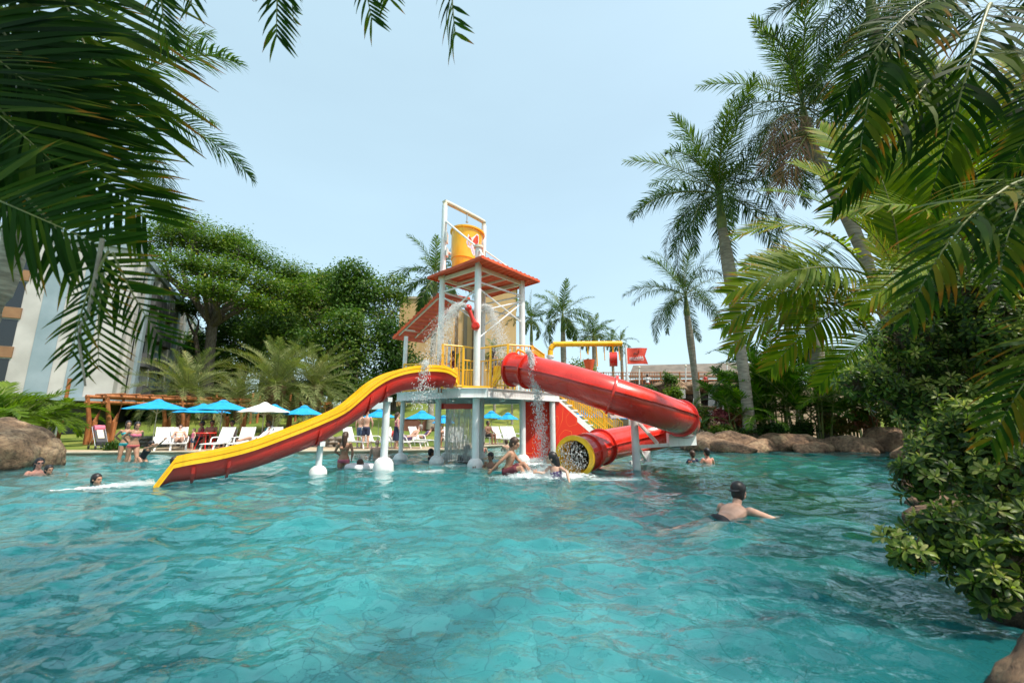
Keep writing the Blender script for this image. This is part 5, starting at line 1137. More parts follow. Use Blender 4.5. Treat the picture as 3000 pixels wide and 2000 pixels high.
def person(label, loc, rz=0.0, pose=STAND, skin='tan', hair='black', s=1.0, female=False, clothes=(), cap_=None, hairlen=0, group=None, vox=0.011, glasses=False, child=False, tiltx=0.0, hairdir=None, **ov):
    p = dict(pose); p.update(ov); J = {k: V(v) for k, v in p.items()}
    root = bpy.data.objects.new('person', None); COL.objects.link(root); root.location = loc; root.rotation_euler = (tiltx, 0, rz); root.scale = (s,)*3
    tag(root, label, 'person', group)
    pel, nk, hd = J['pel'], J['neck'], J['head']; rs = J['rs'].normalized(); rh = J['rh'].normalized(); ax = (nk-pel); axn = ax.normalized()
    sw = 0.165 if female else 0.185; hw = 0.155 if female else 0.14; ws = 0.105 if female else 0.125
    if child: sw, hw, ws = 0.15, 0.12, 0.11
    prof = [(-.17, hw*.60, .085), (-.10, hw*.95, .115), (0.0, hw*1.05, .125 if female else .115), (.12, hw*.96, .108), (.30, ws, .088), (.45, ws*1.06, .095), (.62, sw*.86, .112), (.76, sw*.92, .112), (.88, sw*.82, .095), (.95, sw*.55, .075), (1.0, .062, .06), (1.06, .052, .055)]
    def st(t_, k=1.0, o=0.0):
        ts = [q[0] for q in prof]; w_ = np.interp(t_, ts, [q[1] for q in prof]); d_ = np.interp(t_, ts, [q[2] for q in prof])
        r_ = rh.lerp(rs, min(1, max(0, t_))).normalized(); r_ = (r_-axn*r_.dot(axn)).normalized(); f_ = axn.cross(r_)
        bend = f_*(-0.02*math.sin(max(0, min(1, t_))*math.pi))
        return (pel+ax*t_+bend, r_, w_*k+o, f_, d_*k+o)
    q = MB(); rings(q, [st(t_) for t_, _, _ in prof])
    shL = pel+ax*.885+rs*(sw*.98); shR = pel+ax*.885-rs*(sw*.98); fr_ = st(.7)[3]
    look = J['look'].normalized(); upv = (hd-nk).normalized(); side = look.cross(upv).normalized(); up = side.cross(look).normalized(); HM = Matrix((side, -look, up)).transposed()
    k = 1.0 if not child else 1.12
    def hp_(x, y, z): return hd+HM@V(x*k, y*k, z*k)
    cap(q, nk-axn*.06, hd-upv*.02, .056, .052)
    q.ell(hp_(0, .012, .022), (.077*k, .096*k, .100*k), 16, 12, HM)
    q.ell(hp_(0, -.025, -.045), (.060*k, .066*k, .075*k), 14, 10, HM)     # jaw
    q.ell(hp_(0, -.078, -.100), (.026*k, .022*k, .020*k), 8, 6, HM)     # chin
    q.ell(hp_(0, -.100, -.018), (.013*k, .020*k, .028*k), 8, 6, HM); q.ell(hp_(0, -.108, -.034), (.018*k, .016*k, .013*k), 8, 6, HM)   # nose
    q.ell(hp_(0, -.083, .022), (.052*k, .018*k, .013*k), 10, 6, HM)      # brow
    q.ell(hp_(0, -.088, -.064), (.026*k, .013*k, .011*k), 8, 6, HM)      # lips
    for sg in (-1, 1): q.ell(hp_(sg*.079, .012, -.008), (.012*k, .022*k, .032*k), 8, 6, HM)
    if female and not child:
        for sg in (-1, 1): q.ell(pel+ax*.66+rs*(sg*.072)+fr_*(-.085 if fr_.dot(look) < 0 or True else .085)*(-1 if fr_.y < 0 else 1)*(-1 if fr_.y > 0 else 1), .058, 12, 8)
    ar = 1.0 if not female else .86
    for sh, e_, h_, sg in ((shL, J['eL'], J['hL'], 1), (shR, J['eR'], J['hR'], -1)):
        cap(q, sh, e_, .056*ar, .039*ar, (.4, .049*ar)); cap(q, e_, h_, .040*ar, .027*ar, (.3, .042*ar))
        d = (h_-e_).normalized(); x_, y_ = frame(d); nrm = x_ if abs(x_.x) > abs(y_.x) else y_; wd = d.cross(nrm).normalized()
        pc = h_+d*.055; q.ell(pc, (.040, .017, .050), 10, 8, Matrix((wd, nrm, d)).transposed())
        for f, (o_, ln_, sp) in enumerate(((-.030, .062, -.18), (-.011, .072, -.05), (.009, .068, .06), (.027, .054, .2))):
            b_ = h_+d*.090+wd*o_; m_ = b_+(d+wd*sp-nrm*.10*sg).normalized()*ln_*.55; t__ = m_+(d+wd*sp-nrm*.45*sg).normalized()*ln_*.5
            cap(q, b_, m_, .0105, .0095); cap(q, m_, t__, .0095, .008)
        b_ = h_+d*.03-wd*.035; m_ = b_+(d*.7-wd*.8).normalized()*.035; cap(q, b_, m_, .013, .011); cap(q, m_, m_+(d*.9-wd*.3).normalized()*.03, .011, .009)
    lr = 1.05 if female else 1.0
    for sg, kn, ft in ((1, J['kL'], J['fL']), (-1, J['kR'], J['fR'])):
        hj = pel+rh*(sg*.082)-axn*.04
        cap(q, hj, kn, .088*lr, .056, (.45, .076*lr)); cap(q, kn, ft, .056, .036, (.32, .060))
        d = (ft-kn).normalized(); fw = look-d*look.dot(d); fw = (fw if fw.length > .2 else V(0, -1, .1)).normalized()
        if 'toes' in J: fw = J['toes'].normalized()
        q.ell(ft+d*.035+fw*.045, (.040, .115, .034), 12, 8, Matrix((fw.cross(V(0, 0, 1)).normalized() if abs(fw.z) < .9 else V(1, 0, 0), fw, V(0, 0, 1))).transposed())
        for tt in range(5): pass
    me = q.build('body', SK[skin], root, True, 0); FORMS.append((me, vox))
    # hair
    if hair:
        q = MB(); q.ell(hp_(0, .024, .038), (.093*k, .108*k, .106*k), 16, 12, HM)
        q.ell(hp_(0, .055, -.02), (.082*k, .075*k, .095*k), 14, 10, HM)
        if hairlen >= 1:
            a = hp_(0, .09, .0); c = nk+axn*(-.12)+HM@V(0, .07, 0)
            if hairdir is not None: c = a+V(hairdir)
            cap(q, a, c, .085, .045, (.5, .078))
        if hairlen >= 2:
            for sg in (-1, 1): cap(q, hp_(sg*.06, .04, 0), nk-axn*.05+rs*(sg*.05)+HM@V(0, .05, 0), .045, .03)
        if hairlen == 3: q.ell(hp_(0, .09, .10), .045, 10, 8)
        h_ = q.build('hair', HR[hair], root, True, 0)
        # the face side stays free: push the front back
        cut = hd+HM@V(0, -.045, 0)
        for v in h_.data.vertices:
            r_ = HM.transposed()@(v.co-hd)
            if r_.y < -.05*k and r_.z < .06*k: v.co += HM@V(0, (-.05*k-r_.y)*.95, 0)
        FORMS.append((h_, .010))
    if cap_:
        q = MB(); q.ell(hp_(0, .015, .045), (.090*k, .106*k, .088*k), 16, 12, HM); q.v = [tuple(V(v)) for v in q.v]
        q.ell(hp_(0, -.10 if cap_[1] else .12, .045), (.065*k, .075*k, .010*k), 14, 6, HM)
        o = q.build('cap', CL[cap_[0]], root, True, 0)
        for v in o.data.vertices:
            r_ = HM.transposed()@(v.co-hd)
            if r_.z < .03*k and abs(r_.y) < .2: v.co += HM@V(0, 0, (.03*k-r_.z)*.9)
    q = MB()
    for sg in (-1, 1): q.ell(hp_(sg*.031, -.083, -.004), (.013*k, .007*k, .008*k), 8, 6, HM)
    q.build('eyes', M['dark'], root, True, 0)
    if glasses:
        q = MB()
        for sg in (-1, 1): q.ell(hp_(sg*.033, -.094, -.002), (.028*k, .008*k, .020*k), 10, 6, HM); q.bar(hp_(sg*.062, -.085, .002), hp_(sg*.080, .01, .002), .008)
        q.bar(hp_(-.01, -.096, .002), hp_(.01, -.096, .002), .008); q.build('sunglasses', M['dark'], root, True, 0)
    for c in clothes:
        kind, col = c[0], c[1]; q = MB()
        if kind == 'top': t0, t1 = c[2], c[3]; ts = lin(t0, t1, 9); rings(q, [st(t_, 1.0, .014) for t_ in ts])
        if kind == 'top' and female and not child:
            for sg in (-1, 1): q.ell(pel+ax*.66+rs*(sg*.072)+V(0, 0, 0)+st(.7)[3]*(-.085)*(-1 if False else 1)*(1 if st(.7)[3].y > 0 else 1), .066, 12, 8)
        if kind in ('shorts', 'brief'):
            rings(q, [st(t_, 1.0, .014) for t_ in lin(-.17, .10 if kind == 'shorts' else .03, 6)])
            L = .62 if kind == 'shorts' else .10
            for sg, kn in ((1, J['kL']), (-1, J['kR'])):
                hj = pel+rh*(sg*.082)-axn*.04; cap(q, hj, hj.lerp(kn, L), .102 if kind == 'shorts' else .094, .094 if kind == 'shorts' else .09)
        if kind == 'sleeve':
            for sh, e_ in ((shL, J['eL']), (shR, J['eR'])): cap(q, sh, sh.lerp(e_, c[2]), .068, .056)
        if kind == 'skirt': rings(q, [(pel-axn*(.55*u), rh, hw*1.1+.05*u, V(0, 1, 0), .14+.05*u) for u in lin(-.2, 1, 6)])
        nm = {'top': c[4] if len(c) > 4 else 'top', 'shorts': 'shorts', 'brief': 'swim_briefs', 'sleeve': 'sleeve', 'skirt': 'skirt'}[kind]
        o = q.build(nm, CL[col], root, True, 0); FORMS.append((o, .011))
    return root
def bake_forms():
    for o, vx in FORMS:
        r_ = o.modifiers.new('r', 'REMESH'); r_.mode = 'VOXEL'; r_.voxel_size = vx; r_.use_smooth_shade = True
        s_ = o.modifiers.new('s', 'SMOOTH'); s_.factor = .5; s_.iterations = 3
    bpy.context.view_layer.update(); dg = bpy.context.evaluated_depsgraph_get()
    new = [(o, bpy.data.meshes.new_from_object(o.evaluated_get(dg))) for o, _ in FORMS]
    for o, me in new: o.modifiers.clear(); o.data = me
def P0(px, D, z=0.0): return (gx(px, D, 0.6), D, z)
SL = 'people sitting round the loungers'
SW = 'people bathing in the pool'
# --- left shore
x = 0
person('woman in a pink and red bikini standing at the pool edge, looking right', P0(392, 14.9, -.40), R(62), skin='tan', female=True, hairlen=1, clothes=(('top', 'pink', .58, .74, 'bikini_top'), ('brief', 'coral')), look=(-.2, -1, -.1), head=(0, -.07, 1.58), neck=(0, -.05, 1.43),
       eL=(.28, .14, 1.20), hL=(.12, .18, 1.04), eR=(-.28, .14, 1.20), hR=(-.12, .18, 1.04), kL=(.09, -.14, .52), fL=(.10, -.12, .08), kR=(-.09, .08, .50), fR=(-.10, .20, .09), s=1.0, vox=.010, group=SW, hairdir=(0, .02, -.16))
person('woman with arms behind her back just left of the bikini woman', P0(368, 15.7, -.38), R(50), skin='tan', female=True, hairlen=1, clothes=(('top', 'teal', .58, .74, 'bikini_top'), ('brief', 'teal')), eL=(.28, .14, 1.18), hL=(.10, .20, 1.0), eR=(-.28, .14, 1.18), hR=(-.10, .20, 1.0), kL=(.12, -.2, .52), fL=(.14, -.34, .10), group=SW)
person('girl bending with both arms stretched out over the water', P0(424, 14.6, -.42), R(80), skin='tan', child=True, female=True, hairlen=1, s=.80, clothes=(('top', 'black', -.05, .78, 'swimsuit'),), pel=(0, .02, .72), neck=(0, -.24, 1.12), head=(0, -.34, 1.24), look=(0, -.9, -.3),
       eL=(.2, -.50, 1.22), hL=(.16, -.74, 1.40), eR=(-.2, -.5, 1.12), hR=(-.2, -.75, 1.22), kL=(.1, -.18, .42), fL=(.1, .08, .08), kR=(-.1, -.18, .42), fR=(-.1, .08, .08), group=SW)
person('bather in a black and white cap just behind the end of the slide', P0(518, 13.0, -1.0), R(170), skin='tan', cap_=('black', 0), hairlen=0, s=.92, group=SW, pel=(0, 0, .60), neck=(0, 0, 1.10), head=(0, 0, 1.27), eL=(.3, -.1, .85), hL=(.3, -.3, .9), eR=(-.3, -.1, .85), hR=(-.3, -.3, .9), kL=(.1, -.3, .4), fL=(.1, .1, .1), kR=(-.1, -.3, .4), fR=(-.1, .1, .1))
LOW = dict(pel=(0, 0, .55), neck=(0, .02, 1.05), head=(0, -.01, 1.22), eL=(.30, -.05, .80), hL=(.34, -.28, .86), eR=(-.30, -.05, .80), hR=(-.34, -.28, .86), kL=(.12, -.38, .50), fL=(.12, -.30, .08), kR=(-.12, -.38, .50), fR=(-.12, -.30, .08))
def low(label, px, D, up, rz, **k):
    """somebody crouching in the water with the water level `up` metres below the top of the head."""
    s = k.get('s', 1.0); return person(label, (gx(px, D, 0.1), D, up-1.33*s), rz, dict(STAND, **LOW), group=SW, **k)
low('dark haired woman with glasses in the water against the boulder', 112, 11.4, .36, R(60), skin='red', female=True, hairlen=2, glasses=True, clothes=(('top', 'black', .6, .76, 'bikini_top'),), vox=.010)
low('child with a dark head held in front of the woman by the boulder', 143, 11.1, .20, R(75), skin='tan', child=True, s=.8, hL=(.25, -.35, 1.02), eL=(.30, -.10, .92))
low('boy with wet black hair swimming away from the slide wake', 284, 9.6, .17, R(85), skin='tan', hairlen=0, s=.95, clothes=(('top', 'navy', 0, .9, 'rash_shirt'),), vox=.010)
# --- loungers and shade, left
person('woman in an orange and white striped top resting on a white lounger, sunglasses on', (gx(524, 19.35, .5), 19.35, .12), R(38), RECL, 'fair', 'brown', 1.0, True, (('top', 'stripe', -.1, .8, 'swimsuit'),), glasses=True, group=SL, hairlen=0, vox=.010)
person('toddler in a pink and blue swimsuit standing beside the red table', (gx(564, 18.6, .5), 18.6, .14), R(-30), skin='fair', hair='brown', s=.52, child=True, clothes=(('top', 'pink', -.1, .9, 'swimsuit'), ('shorts', 'denim')), group=SL)
person('person in dark clothes sitting left at the red table under the umbrella', (gx(585, 20.4, .5), 20.4, .12), R(-60), SIT, 'brown', 'black', .98, False, (('top', 'pink', 0, .92, 'shirt'), ('shorts', 'black')), group=SL)
person('shirtless dark haired man sitting right at the red table', (gx(615, 20.3, .5), 20.3, .12), R(20), SIT, 'brown', 'black', 1.0, False, (('shorts', 'black'),), group=SL)
person('dark haired person in coral sitting behind the angled lounger', (gx(674, 20.6, .5), 20.6, .12), R(-15), SIT, 'brown', 'black', 1.0, False, (('top', 'coral', 0, .9, 'shirt'), ('shorts', 'black')), group=SL)
person('person in teal top sitting below the white umbrella', (gx(782, 21.0, .5), 21.0, .12), R(-20), SIT, 'brown', 'black', .98, False, (('top', 'teal', 0, .9, 'shirt'), ('shorts', 'navy')), group=SL)
person('sleeper in white with dark hair stretched on a lounger behind the slide', (gx(757, 19.3, .5), 19.3, .12), R(-40), RECL, 'tan', 'black', .95, False, (('top', 'white', -.1, .95, 'shirt'), ('shorts', 'white')), group=SL)
# --- middle
person('woman in a pink bikini seen from behind, standing thigh deep', P0(1010, 12.9, -.72), R(190), skin='tan', hair='brown', female=True, hairlen=1, clothes=(('brief', 'pink'),), eL=(.27, -.06, 1.16), hL=(.13, -.24, 1.02), eR=(-.24, .04, 1.15), hR=(-.2, -.12, .95), vox=.010, group=SW)
low('child with a brown head floating in a white and pink swim ring', 1056, 12.6, .22, R(150), skin='tan', hair='brown', child=True, s=.85)
person('bald shirtless man in navy shorts standing on the deck with his back to the pool', (gx(1073, 20.2, 1), 20.2, .12), R(185), skin='fair', hair=None, clothes=(('shorts', 'navy'),), eL=(.27, -.02, 1.16), hL=(.2, -.18, 1.05), eR=(-.27, -.02, 1.16), hR=(-.24, -.1, .98), group=SL)
person('bare backed man standing just left of the man in navy shorts', (gx(1056, 20.9, 1), 20.9, .12), R(165), skin='fair', hair='grey', clothes=(('shorts', 'denim'),), group=SL, s=.97)
person('bare backed man sitting chest deep at the pool edge', (gx(1104, 16.4, .2), 16.4, -.62), R(185), SIT, 'fair', None, 1.0, False, (('shorts', 'navy'),), group=SW, hL=(.30, -.1, .55), hR=(-.30, -.1, .55))
person('blond woman in a dark skirt standing between the two left posts', (gx(1163, 20.0, 1), 20.0, .12), R(120), skin='fair', hair='brown', female=True, hairlen=2, clothes=(('top', 'pink', .05, .85, 'shirt'), ('skirt', 'navy')), group=SL, s=.95)
person('reader reclining on the lounger behind the left posts', (gx(1206, 21.6, .5), 21.2, .12), R(-60), RECL, 'fair', 'grey', 1.0, False, (('shorts', 'purple'),), group=SL)
person('small figure in purple lying on the far lounger', (gx(1240, 23.5, .5), 23.5, .12), R(-80), RECL, 'fair', 'brown', .9, True, (('top', 'purple', -.1, .9, 'swimsuit'),), group=SL)
person('child sitting on the deck behind the front left post', (gx(1291, 21.5, .5), 21.5, .12), R(0), SIT, 'tan', 'black', .8, False, (('shorts', 'black'),), group=SL, child=True)
low('child in dark shirt with black hair left of the front posts', 1263, 15.6, .34, R(120), skin='brown', s=.9, clothes=(('top', 'black', 0, .95, 'shirt'), ('sleeve', 'black', .6)), child=True)
person('bather sitting drenched under the falling water curtain', P0(1362, 14.7, -.95), R(150), SIT, 'brown', 'black', 1.12, False, (('top', 'grey', -.1, .95, 'shirt'), ('sleeve', 'grey', .9), ('shorts', 'grey')), pel=(.08, .1, .50), neck=(-.02, 0, 1.05), head=(-.06, -.05, 1.22), group=SW)
low('boy with a black flat cap right of the front post', 1437, 13.0, .40, R(-30), skin='brown', cap_=('black', 1), s=.95, vox=.010)
person('seated dark man on a lounger seen right of the front post', (gx(1430, 24.2, .5), 24.2, .12), R(50), SIT, 'brown', 'black', 1.0, False, (('shorts', 'black'),), group=SL)
person('fair bather wading at the far right side of the deck', (gx(1483, 20.8, .2), 20.8, -.65), R(200), SIT, 'fair', 'brown', .9, False, (('shorts', 'coral'),), group=SW)
person('bather at the pool edge half behind the front post', (gx(1415, 19.5, .2), 19.5, -.68), R(160), SIT, 'fair', 'brown', .9, True, (('top', 'coral', .5, .8, 'bikini_top'),), group=SW)
# --- splash in front of the tube outlet
person('boy in maroon trunks leaping into the water before the front post', P0(1492, 10.95, -.23), R(75), skin='tan', hair='brown', clothes=(('shorts', 'maroon'),), s=1.0, pel=(0, .06, .34), neck=(.0, -.06, .82), head=(0, -.14, .99), look=(0, -.9, -.35),
       eL=(.22, -.16, .58), hL=(.14, -.36, .46), eR=(-.26, .12, .60), hR=(-.30, .34, .38), kL=(.11, -.34, .50), fL=(.12, -.58, .20), kR=(-.12, -.32, .42), fR=(-.13, -.52, .06), vox=.009, group=SW, child=True)
person('girl in a purple swimsuit turning away in the splash by the tube outlet', P0(1637, 10.2, -.66), R(-35), skin='fair', hair='black', female=True, child=True, hairlen=1, s=.98, clothes=(('top', 'purple', -.1, .72, 'swimsuit'),), pel=(0, 0, .50), neck=(-.10, -.04, .98), head=(-.16, -.08, 1.14), look=(-.9, -.4, .1),
       eL=(.28, -.15, .86), hL=(.42, -.30, .66), eR=(-.32, -.18, .80), hR=(-.34, -.42, .84), kL=(.12, -.3, .45), fL=(.12, 0, .1), kR=(-.12, -.3, .45), fR=(-.12, 0, .1), vox=.009, group=SW)
# --- right side
low('small boy in a navy shirt beside the sunburnt man', 2029, 14.6, .34, R(185), skin='fair', hair='brown', child=True, s=.85, clothes=(('top', 'navy', 0, .95, 'shirt'), ('sleeve', 'navy', .5)), vox=.010)
low('sunburnt man in a dark cap seen from behind near the rocky bank', 2072, 14.0, .46, R(200), skin='red', hair='black', cap_=('black', 0), s=1.0, vox=.010)
person('swimmer with a black cap gliding away from the camera, legs trailing', P0(2158, 6.35, -.165), R(126), skin='fair', hair='black', cap_=('black', 0), s=1.08, pel=(0, .52, .10), neck=(0, .07, .24), head=(0, -.02, .43), look=(0, -1, .15), rs=(1, 0, 0),
       eL=(.36, -.12, .12), hL=(.30, -.42, .08), eR=(-.36, -.12, .12), hR=(-.30, -.42, .08), kL=(.12, .96, .07), fL=(.17, 1.38, .08), kR=(-.12, .94, .03), fR=(-.14, 1.36, .05), toes=(0, 1, -.1), vox=.009, clothes=(('brief', 'black'),), group=SW)
# --- up on the platform and terrace
person('girl in a teal swimsuit waiting on the platform behind the left railing', (-1.95, 13.9, DZ), R(-70), skin='tan', child=True, female=True, hairlen=1, s=.76, clothes=(('top', 'maroon', -.1, .85, 'swimsuit'),), group='children on the platform', eL=(.24, -.2, 1.15), hL=(.2, -.45, 1.1))
person('boy climbing to the platform, holding a small teal toy', (-2.25, 13.35, DZ-.1), R(-40), skin='tan', child=True, s=.60, clothes=(('shorts', 'teal'), ('top', 'teal', .1, .9, 'shirt')), group='children on the platform')
person('girl with long wet hair standing on the platform right of the main post', (-.62, 14.0, DZ), R(160), skin='tan', child=True, female=True, hairlen=2, s=.82, clothes=(('top', 'grey', -.1, .85, 'swimsuit'),), group='children on the platform')
person('child stooping by the tube slide entrance', (-.18, 13.75, DZ), R(-60), skin='tan', child=True, s=.72, clothes=(('shorts', 'orange'),), pel=(0, .1, .75), neck=(0, -.2, 1.12), head=(0, -.28, 1.25), group='children on the platform')
person('lifeguard in white shirt and red trousers standing on the terrace', (gx(1897, 38.4, 5), 38.4, gz-.9), R(170), skin='brown', hair='black', clothes=(('top', 'white', 0, .95, 'shirt'), ('sleeve', 'white', .6), ('shorts', 'red')), vox=.016)
person('person in red sitting behind the terrace railing', (gx(2067, 39.3, 5), 39.3, gz-.3), R(0), SIT, 'brown', 'black', 1.0, False, (('top', 'red', 0, .95, 'shirt'), ('shorts', 'red')), vox=.016)
bake_forms()
# ------------------------------------------------------------------ umbrellas
def make_umbrella(mat, loc, label, rad=1.35, h=2.42, z0=0.12):
    o = thing('umbrella', (loc[0], loc[1], z0), label, 'umbrella', 'umbrellas by the pool'); z0 = 0
    q = MB(); q.tube([(0, 0, 0), (0, 0, h-.05)], .022, 10); q.build('pole', M['cream'], o)
    q = MB(); q.lathe([(.02, 0), (.22, 0), (.22, .06), (.05, .09), (.04, .3), (.02, .3)], (0, 0, 0), 20); q.build('base', M['steel'], o)
    q = MB(); n = 8; zr = h-.42; K = 5; vs = []; fs = []
    for i in range(K+1):
        u = i/K; r_ = .10+(rad-.10)*u
        for j in range(n*2):
            a = math.pi*j/n; rr = r_*(1 if j % 2 == 0 else math.cos(math.pi/n)*.985); z = h-(h-zr)*(u**.92)-(0 if j % 2 == 0 else .02*u)
            vs.append((rr*math.cos(a), rr*math.sin(a), z))
    m_ = 2*n
    for i in range(K):
        for j in range(m_): fs.append((i*m_+j, i*m_+(j+1) % m_, (i+1)*m_+(j+1) % m_, (i+1)*m_+j))
    k = len(vs); vs += [(x, y, z-.012) for x, y, z in vs]; fs += [tuple(k+i for i in f[::-1]) for f in fs]
    for j in range(m_): a = K*m_+j; b_ = K*m_+(j+1) % m_; fs.append((b_, a, k+a, k+b_))
    q.add(vs, fs); q.build('canopy', mat, o, True, 12)
    q = MB(); q.lathe([(.24, h-.055), (.235, h-.05), (.10, h+.04), (.02, h+.06)], (0, 0, 0), 16); q.build('vent_cap', mat, o, True, 20)
    q = MB(); hub = (0, 0, h-.62)
    for j in range(n):
        a = 2*math.pi*j/n; q.tube([V(hub), V(.62*math.cos(a), .62*math.sin(a), h-.24)], .009, 5); q.tube([V(0, 0, h-.05), V(rad*.98*math.cos(a), rad*.98*math.sin(a), zr-.012)], .008, 5)
    q.ell(hub, .045, 8, 6); q.build('rib', M['cream'], o); return o
def ub(px, py, D, lab, mat='blueu', half=80, z0=.12):
    t_ = at(px, py, D); h = t_.z-z0-.05; s = (D*CP+(t_.z-CH)*SP)/1250
    return make_umbrella(M[mat], (t_.x, D), lab, half*s, h, z0)
ub(466, 1169, 20.6, 'large blue umbrella in front of the pergola end, leftmost of all', half=80)
ub(597, 1182, 23.0, 'blue umbrella partly hidden behind its brighter neighbour', half=72)
ub(655, 1171, 20.8, 'bright blue umbrella beside the white one, on its left', half=78)
ub(777, 1178, 21.2, 'white umbrella between blue ones', 'whiteu', half=72)
ub(805, 1184, 24.0, 'blue umbrella hidden behind the white umbrella', half=60)
ub(893, 1187, 22.5, 'blue umbrella above the middle of the open slide', half=58)
ub(1112, 1198, 25.5, 'blue umbrella left of the tall slide post', half=50)
ub(1237, 1202, 25.0, 'blue umbrella between the two left tower posts', half=50)
ub(1300, 1216, 27.0, 'small blue umbrella left of the water curtain', half=34)
ub(1440, 1203, 29.0, 'blue umbrella right of the front post', half=36, z0=.3)
ub(1488, 1208, 31.0, 'tilted looking blue umbrella left of the red swirl panel', half=32, z0=.4)
ub(1703, 1202, 31.0, 'blue umbrella behind the yellow stair railing, left', half=34, z0=.3)
ub(1752, 1204, 33.0, 'blue umbrella behind the yellow stair railing, middle', half=32, z0=.3)
ub(1815, 1209, 35.0, 'blue umbrella seen below the tube slide', half=30, z0=.3)
# ------------------------------------------------------------------ loungers
def make_lounger(loc, label, rz, back=52):
    o = thing('sun_lounger', loc, label, 'sun lounger', 'white plastic sun loungers', rz); o.scale = (.9, .9, .9)
    def slats(p0, p1, w_, n, th=.02):
        q = MB(); p0 = V(p0); p1 = V(p1); d = (p1-p0)
        for i in range(n):
            x_ = -w_/2+w_*(i+.5)/n; q.bar(p0+V(x_, 0, 0), p1+V(x_, 0, 0), w_/n*.74, th)
        for t_ in (0.02, .35, .68, .98): c = p0+d*t_; q.bar(c+V(-w_/2, 0, -.005), c+V(w_/2, 0, -.005), .05, th*.9)
        for sg in (-1, 1): q.bar(p0+V(sg*w_/2, 0, 0), p1+V(sg*w_/2, 0, 0), .045, .045)
        return q
    slats((0, .18, .34), (0, -1.05, .32), .58, 11).build('seat', M['plastic'], o, False)
    a = R(back); slats((0, .20, .36), (0, .20+.78*math.cos(a), .36+.78*math.sin(a)), .60, 11).build('backrest', M['plastic'], o, False)
    for sx, yy in ((-1, .05), (1, .05), (-1, -.92), (1, -.92)):
        q = MB(); q.bar((sx*.27, yy, .33), (sx*.30, yy-.10, 0), .06, .045); q.build('leg', M['plastic'], o, False)
    for sx in (-1, 1):
        q = MB(); q.tube(smooth_path([(sx*.33, .42, .58), (sx*.35, .1, .60), (sx*.36, -.16, .56), (sx*.34, -.26, .34)], 4), .028, 8); q.build('armrest', M['plastic'], o)
    q = MB(); q.bar((-.2, .2+.5*math.cos(a), .36+.45*math.sin(a)), (-.2, .62, .05), .03); q.bar((.2, .2+.5*math.cos(a), .36+.45*math.sin(a)), (.2, .62, .05), .03); q.build('back_prop', M['plastic'], o, False)
    return o
L0 = make_lounger((gx(478, 19.2, .5), 19.2, .12), 'upright white lounger right of the bikini woman', R(40), 66)
def lg(px, D, rz, lab, back=None, sc=1.0): return clone(L0, (gx(px, D, .5), D, .12), lab, R(rz))
lg(524, 19.35, 38, 'white lounger under the woman in orange stripes')
lg(648, 19.0, 2, 'white slatted lounger turned to the left, in front of the coral shirt'); lg(714, 19.3, 12, 'white lounger between the angled one and the sleeper')
lg(757, 19.3, -40, 'white lounger the sleeper in white lies on'); lg(806, 19.8, 30, 'white lounger below the white umbrella')
lg(1035, 20.6, 65, 'white lounger left of the man in navy shorts'); lg(1092, 20.6, 70, 'white lounger right of the man in navy shorts'); lg(1150, 20.5, 60, 'white lounger beside the woman in the dark skirt')
lg(1190, 20.8, 75, 'white lounger just behind the left corner post'); lg(1225, 22.8, 60, 'white lounger under the small figure in purple'); lg(1322, 21.0, 20, 'white lounger left of the water curtain'); lg(1345, 22.0, 20, 'white lounger behind the water curtain')
lg(1467, 24.4, 50, 'white lounger nearest the seated dark man'); lg(1492, 24.8, 50, 'white lounger second from the red swirl panel'); lg(1510, 25.4, 50, 'white lounger closest to the red swirl panel')
# red table, stroller
t_ = thing('red_table', (gx(600, 19.7, .6), 19.7, .12), 'red plastic table under the blue umbrellas', 'table'); q = MB(); q.lathe([(.02, .68), (.42, .68), (.43, .71), (.42, .73), (.02, .73)], (0, 0, 0), 28); q.build('table_top', M['rednew'], t_)
for a in range(4): q = MB(); c = math.cos(a*1.571+.78); s_ = math.sin(a*1.571+.78); q.tube([(c*.16, s_*.16, .69), (c*.34, s_*.34, 0)], .022, 8); q.build('leg', M['red'], t_)
for px_, D, rz_, lab in ((585, 20.5, -60, 'red plastic chair at the left of the red table'), (615, 20.4, 20, 'red plastic chair at the right of the red table'), (674, 20.7, -15, 'white plastic chair under the person in coral'), (782, 21.1, -20, 'white plastic chair below the white umbrella'), (1291, 21.6, 0, 'low white chair behind the front left post'), (1430, 24.3, 50, 'white chair right of the front post')):
    c_ = thing('plastic_chair', (gx(px_, D, .5), D, .12), lab, 'chair', 'plastic chairs', R(rz_)); mt = M['red'] if 'red' in lab[:4] else M['plastic']
    q = MB(); q.box((0, -.12, .40), (.44, .44, .03)); q.build('seat', mt, c_, False); q = MB(); q.slab([(-.22, .10, .42), (.22, .10, .42), (.20, .18, .85), (-.20, .18, .85)], .02); q.build('backrest', mt, c_, False)
    for sx in (-1, 1):
        for yy in (-.30, .08): q = MB(); q.bar((sx*.19, yy, .40), (sx*.22, yy*1.15, 0), .035); q.build('leg', mt, c_, False)
sx_ = gnd(262, 1296, .1).x; SY = 18.6
st_ = thing('stroller', (gx(290, 19.6, .5), 19.6, .12), 'baby stroller with dark seat and pink hood parked on the grass', 'stroller', None, R(62))
q = MB()
for s_ in (-.22, .22): q.tube([(s_, -.42, .10), (s_, -.05, .55), (s_, .30, .98)], .016, 8); q.tube([(s_, .30, .12), (s_, -.05, .55)], .016, 8)
q.tube([(-.22, -.42, .1), (.22, -.42, .1)], .014, 8); q.tube([(-.22, .30, .98), (.22, .30, .98)], .014, 8); q.build('frame', M['steel'], st_)
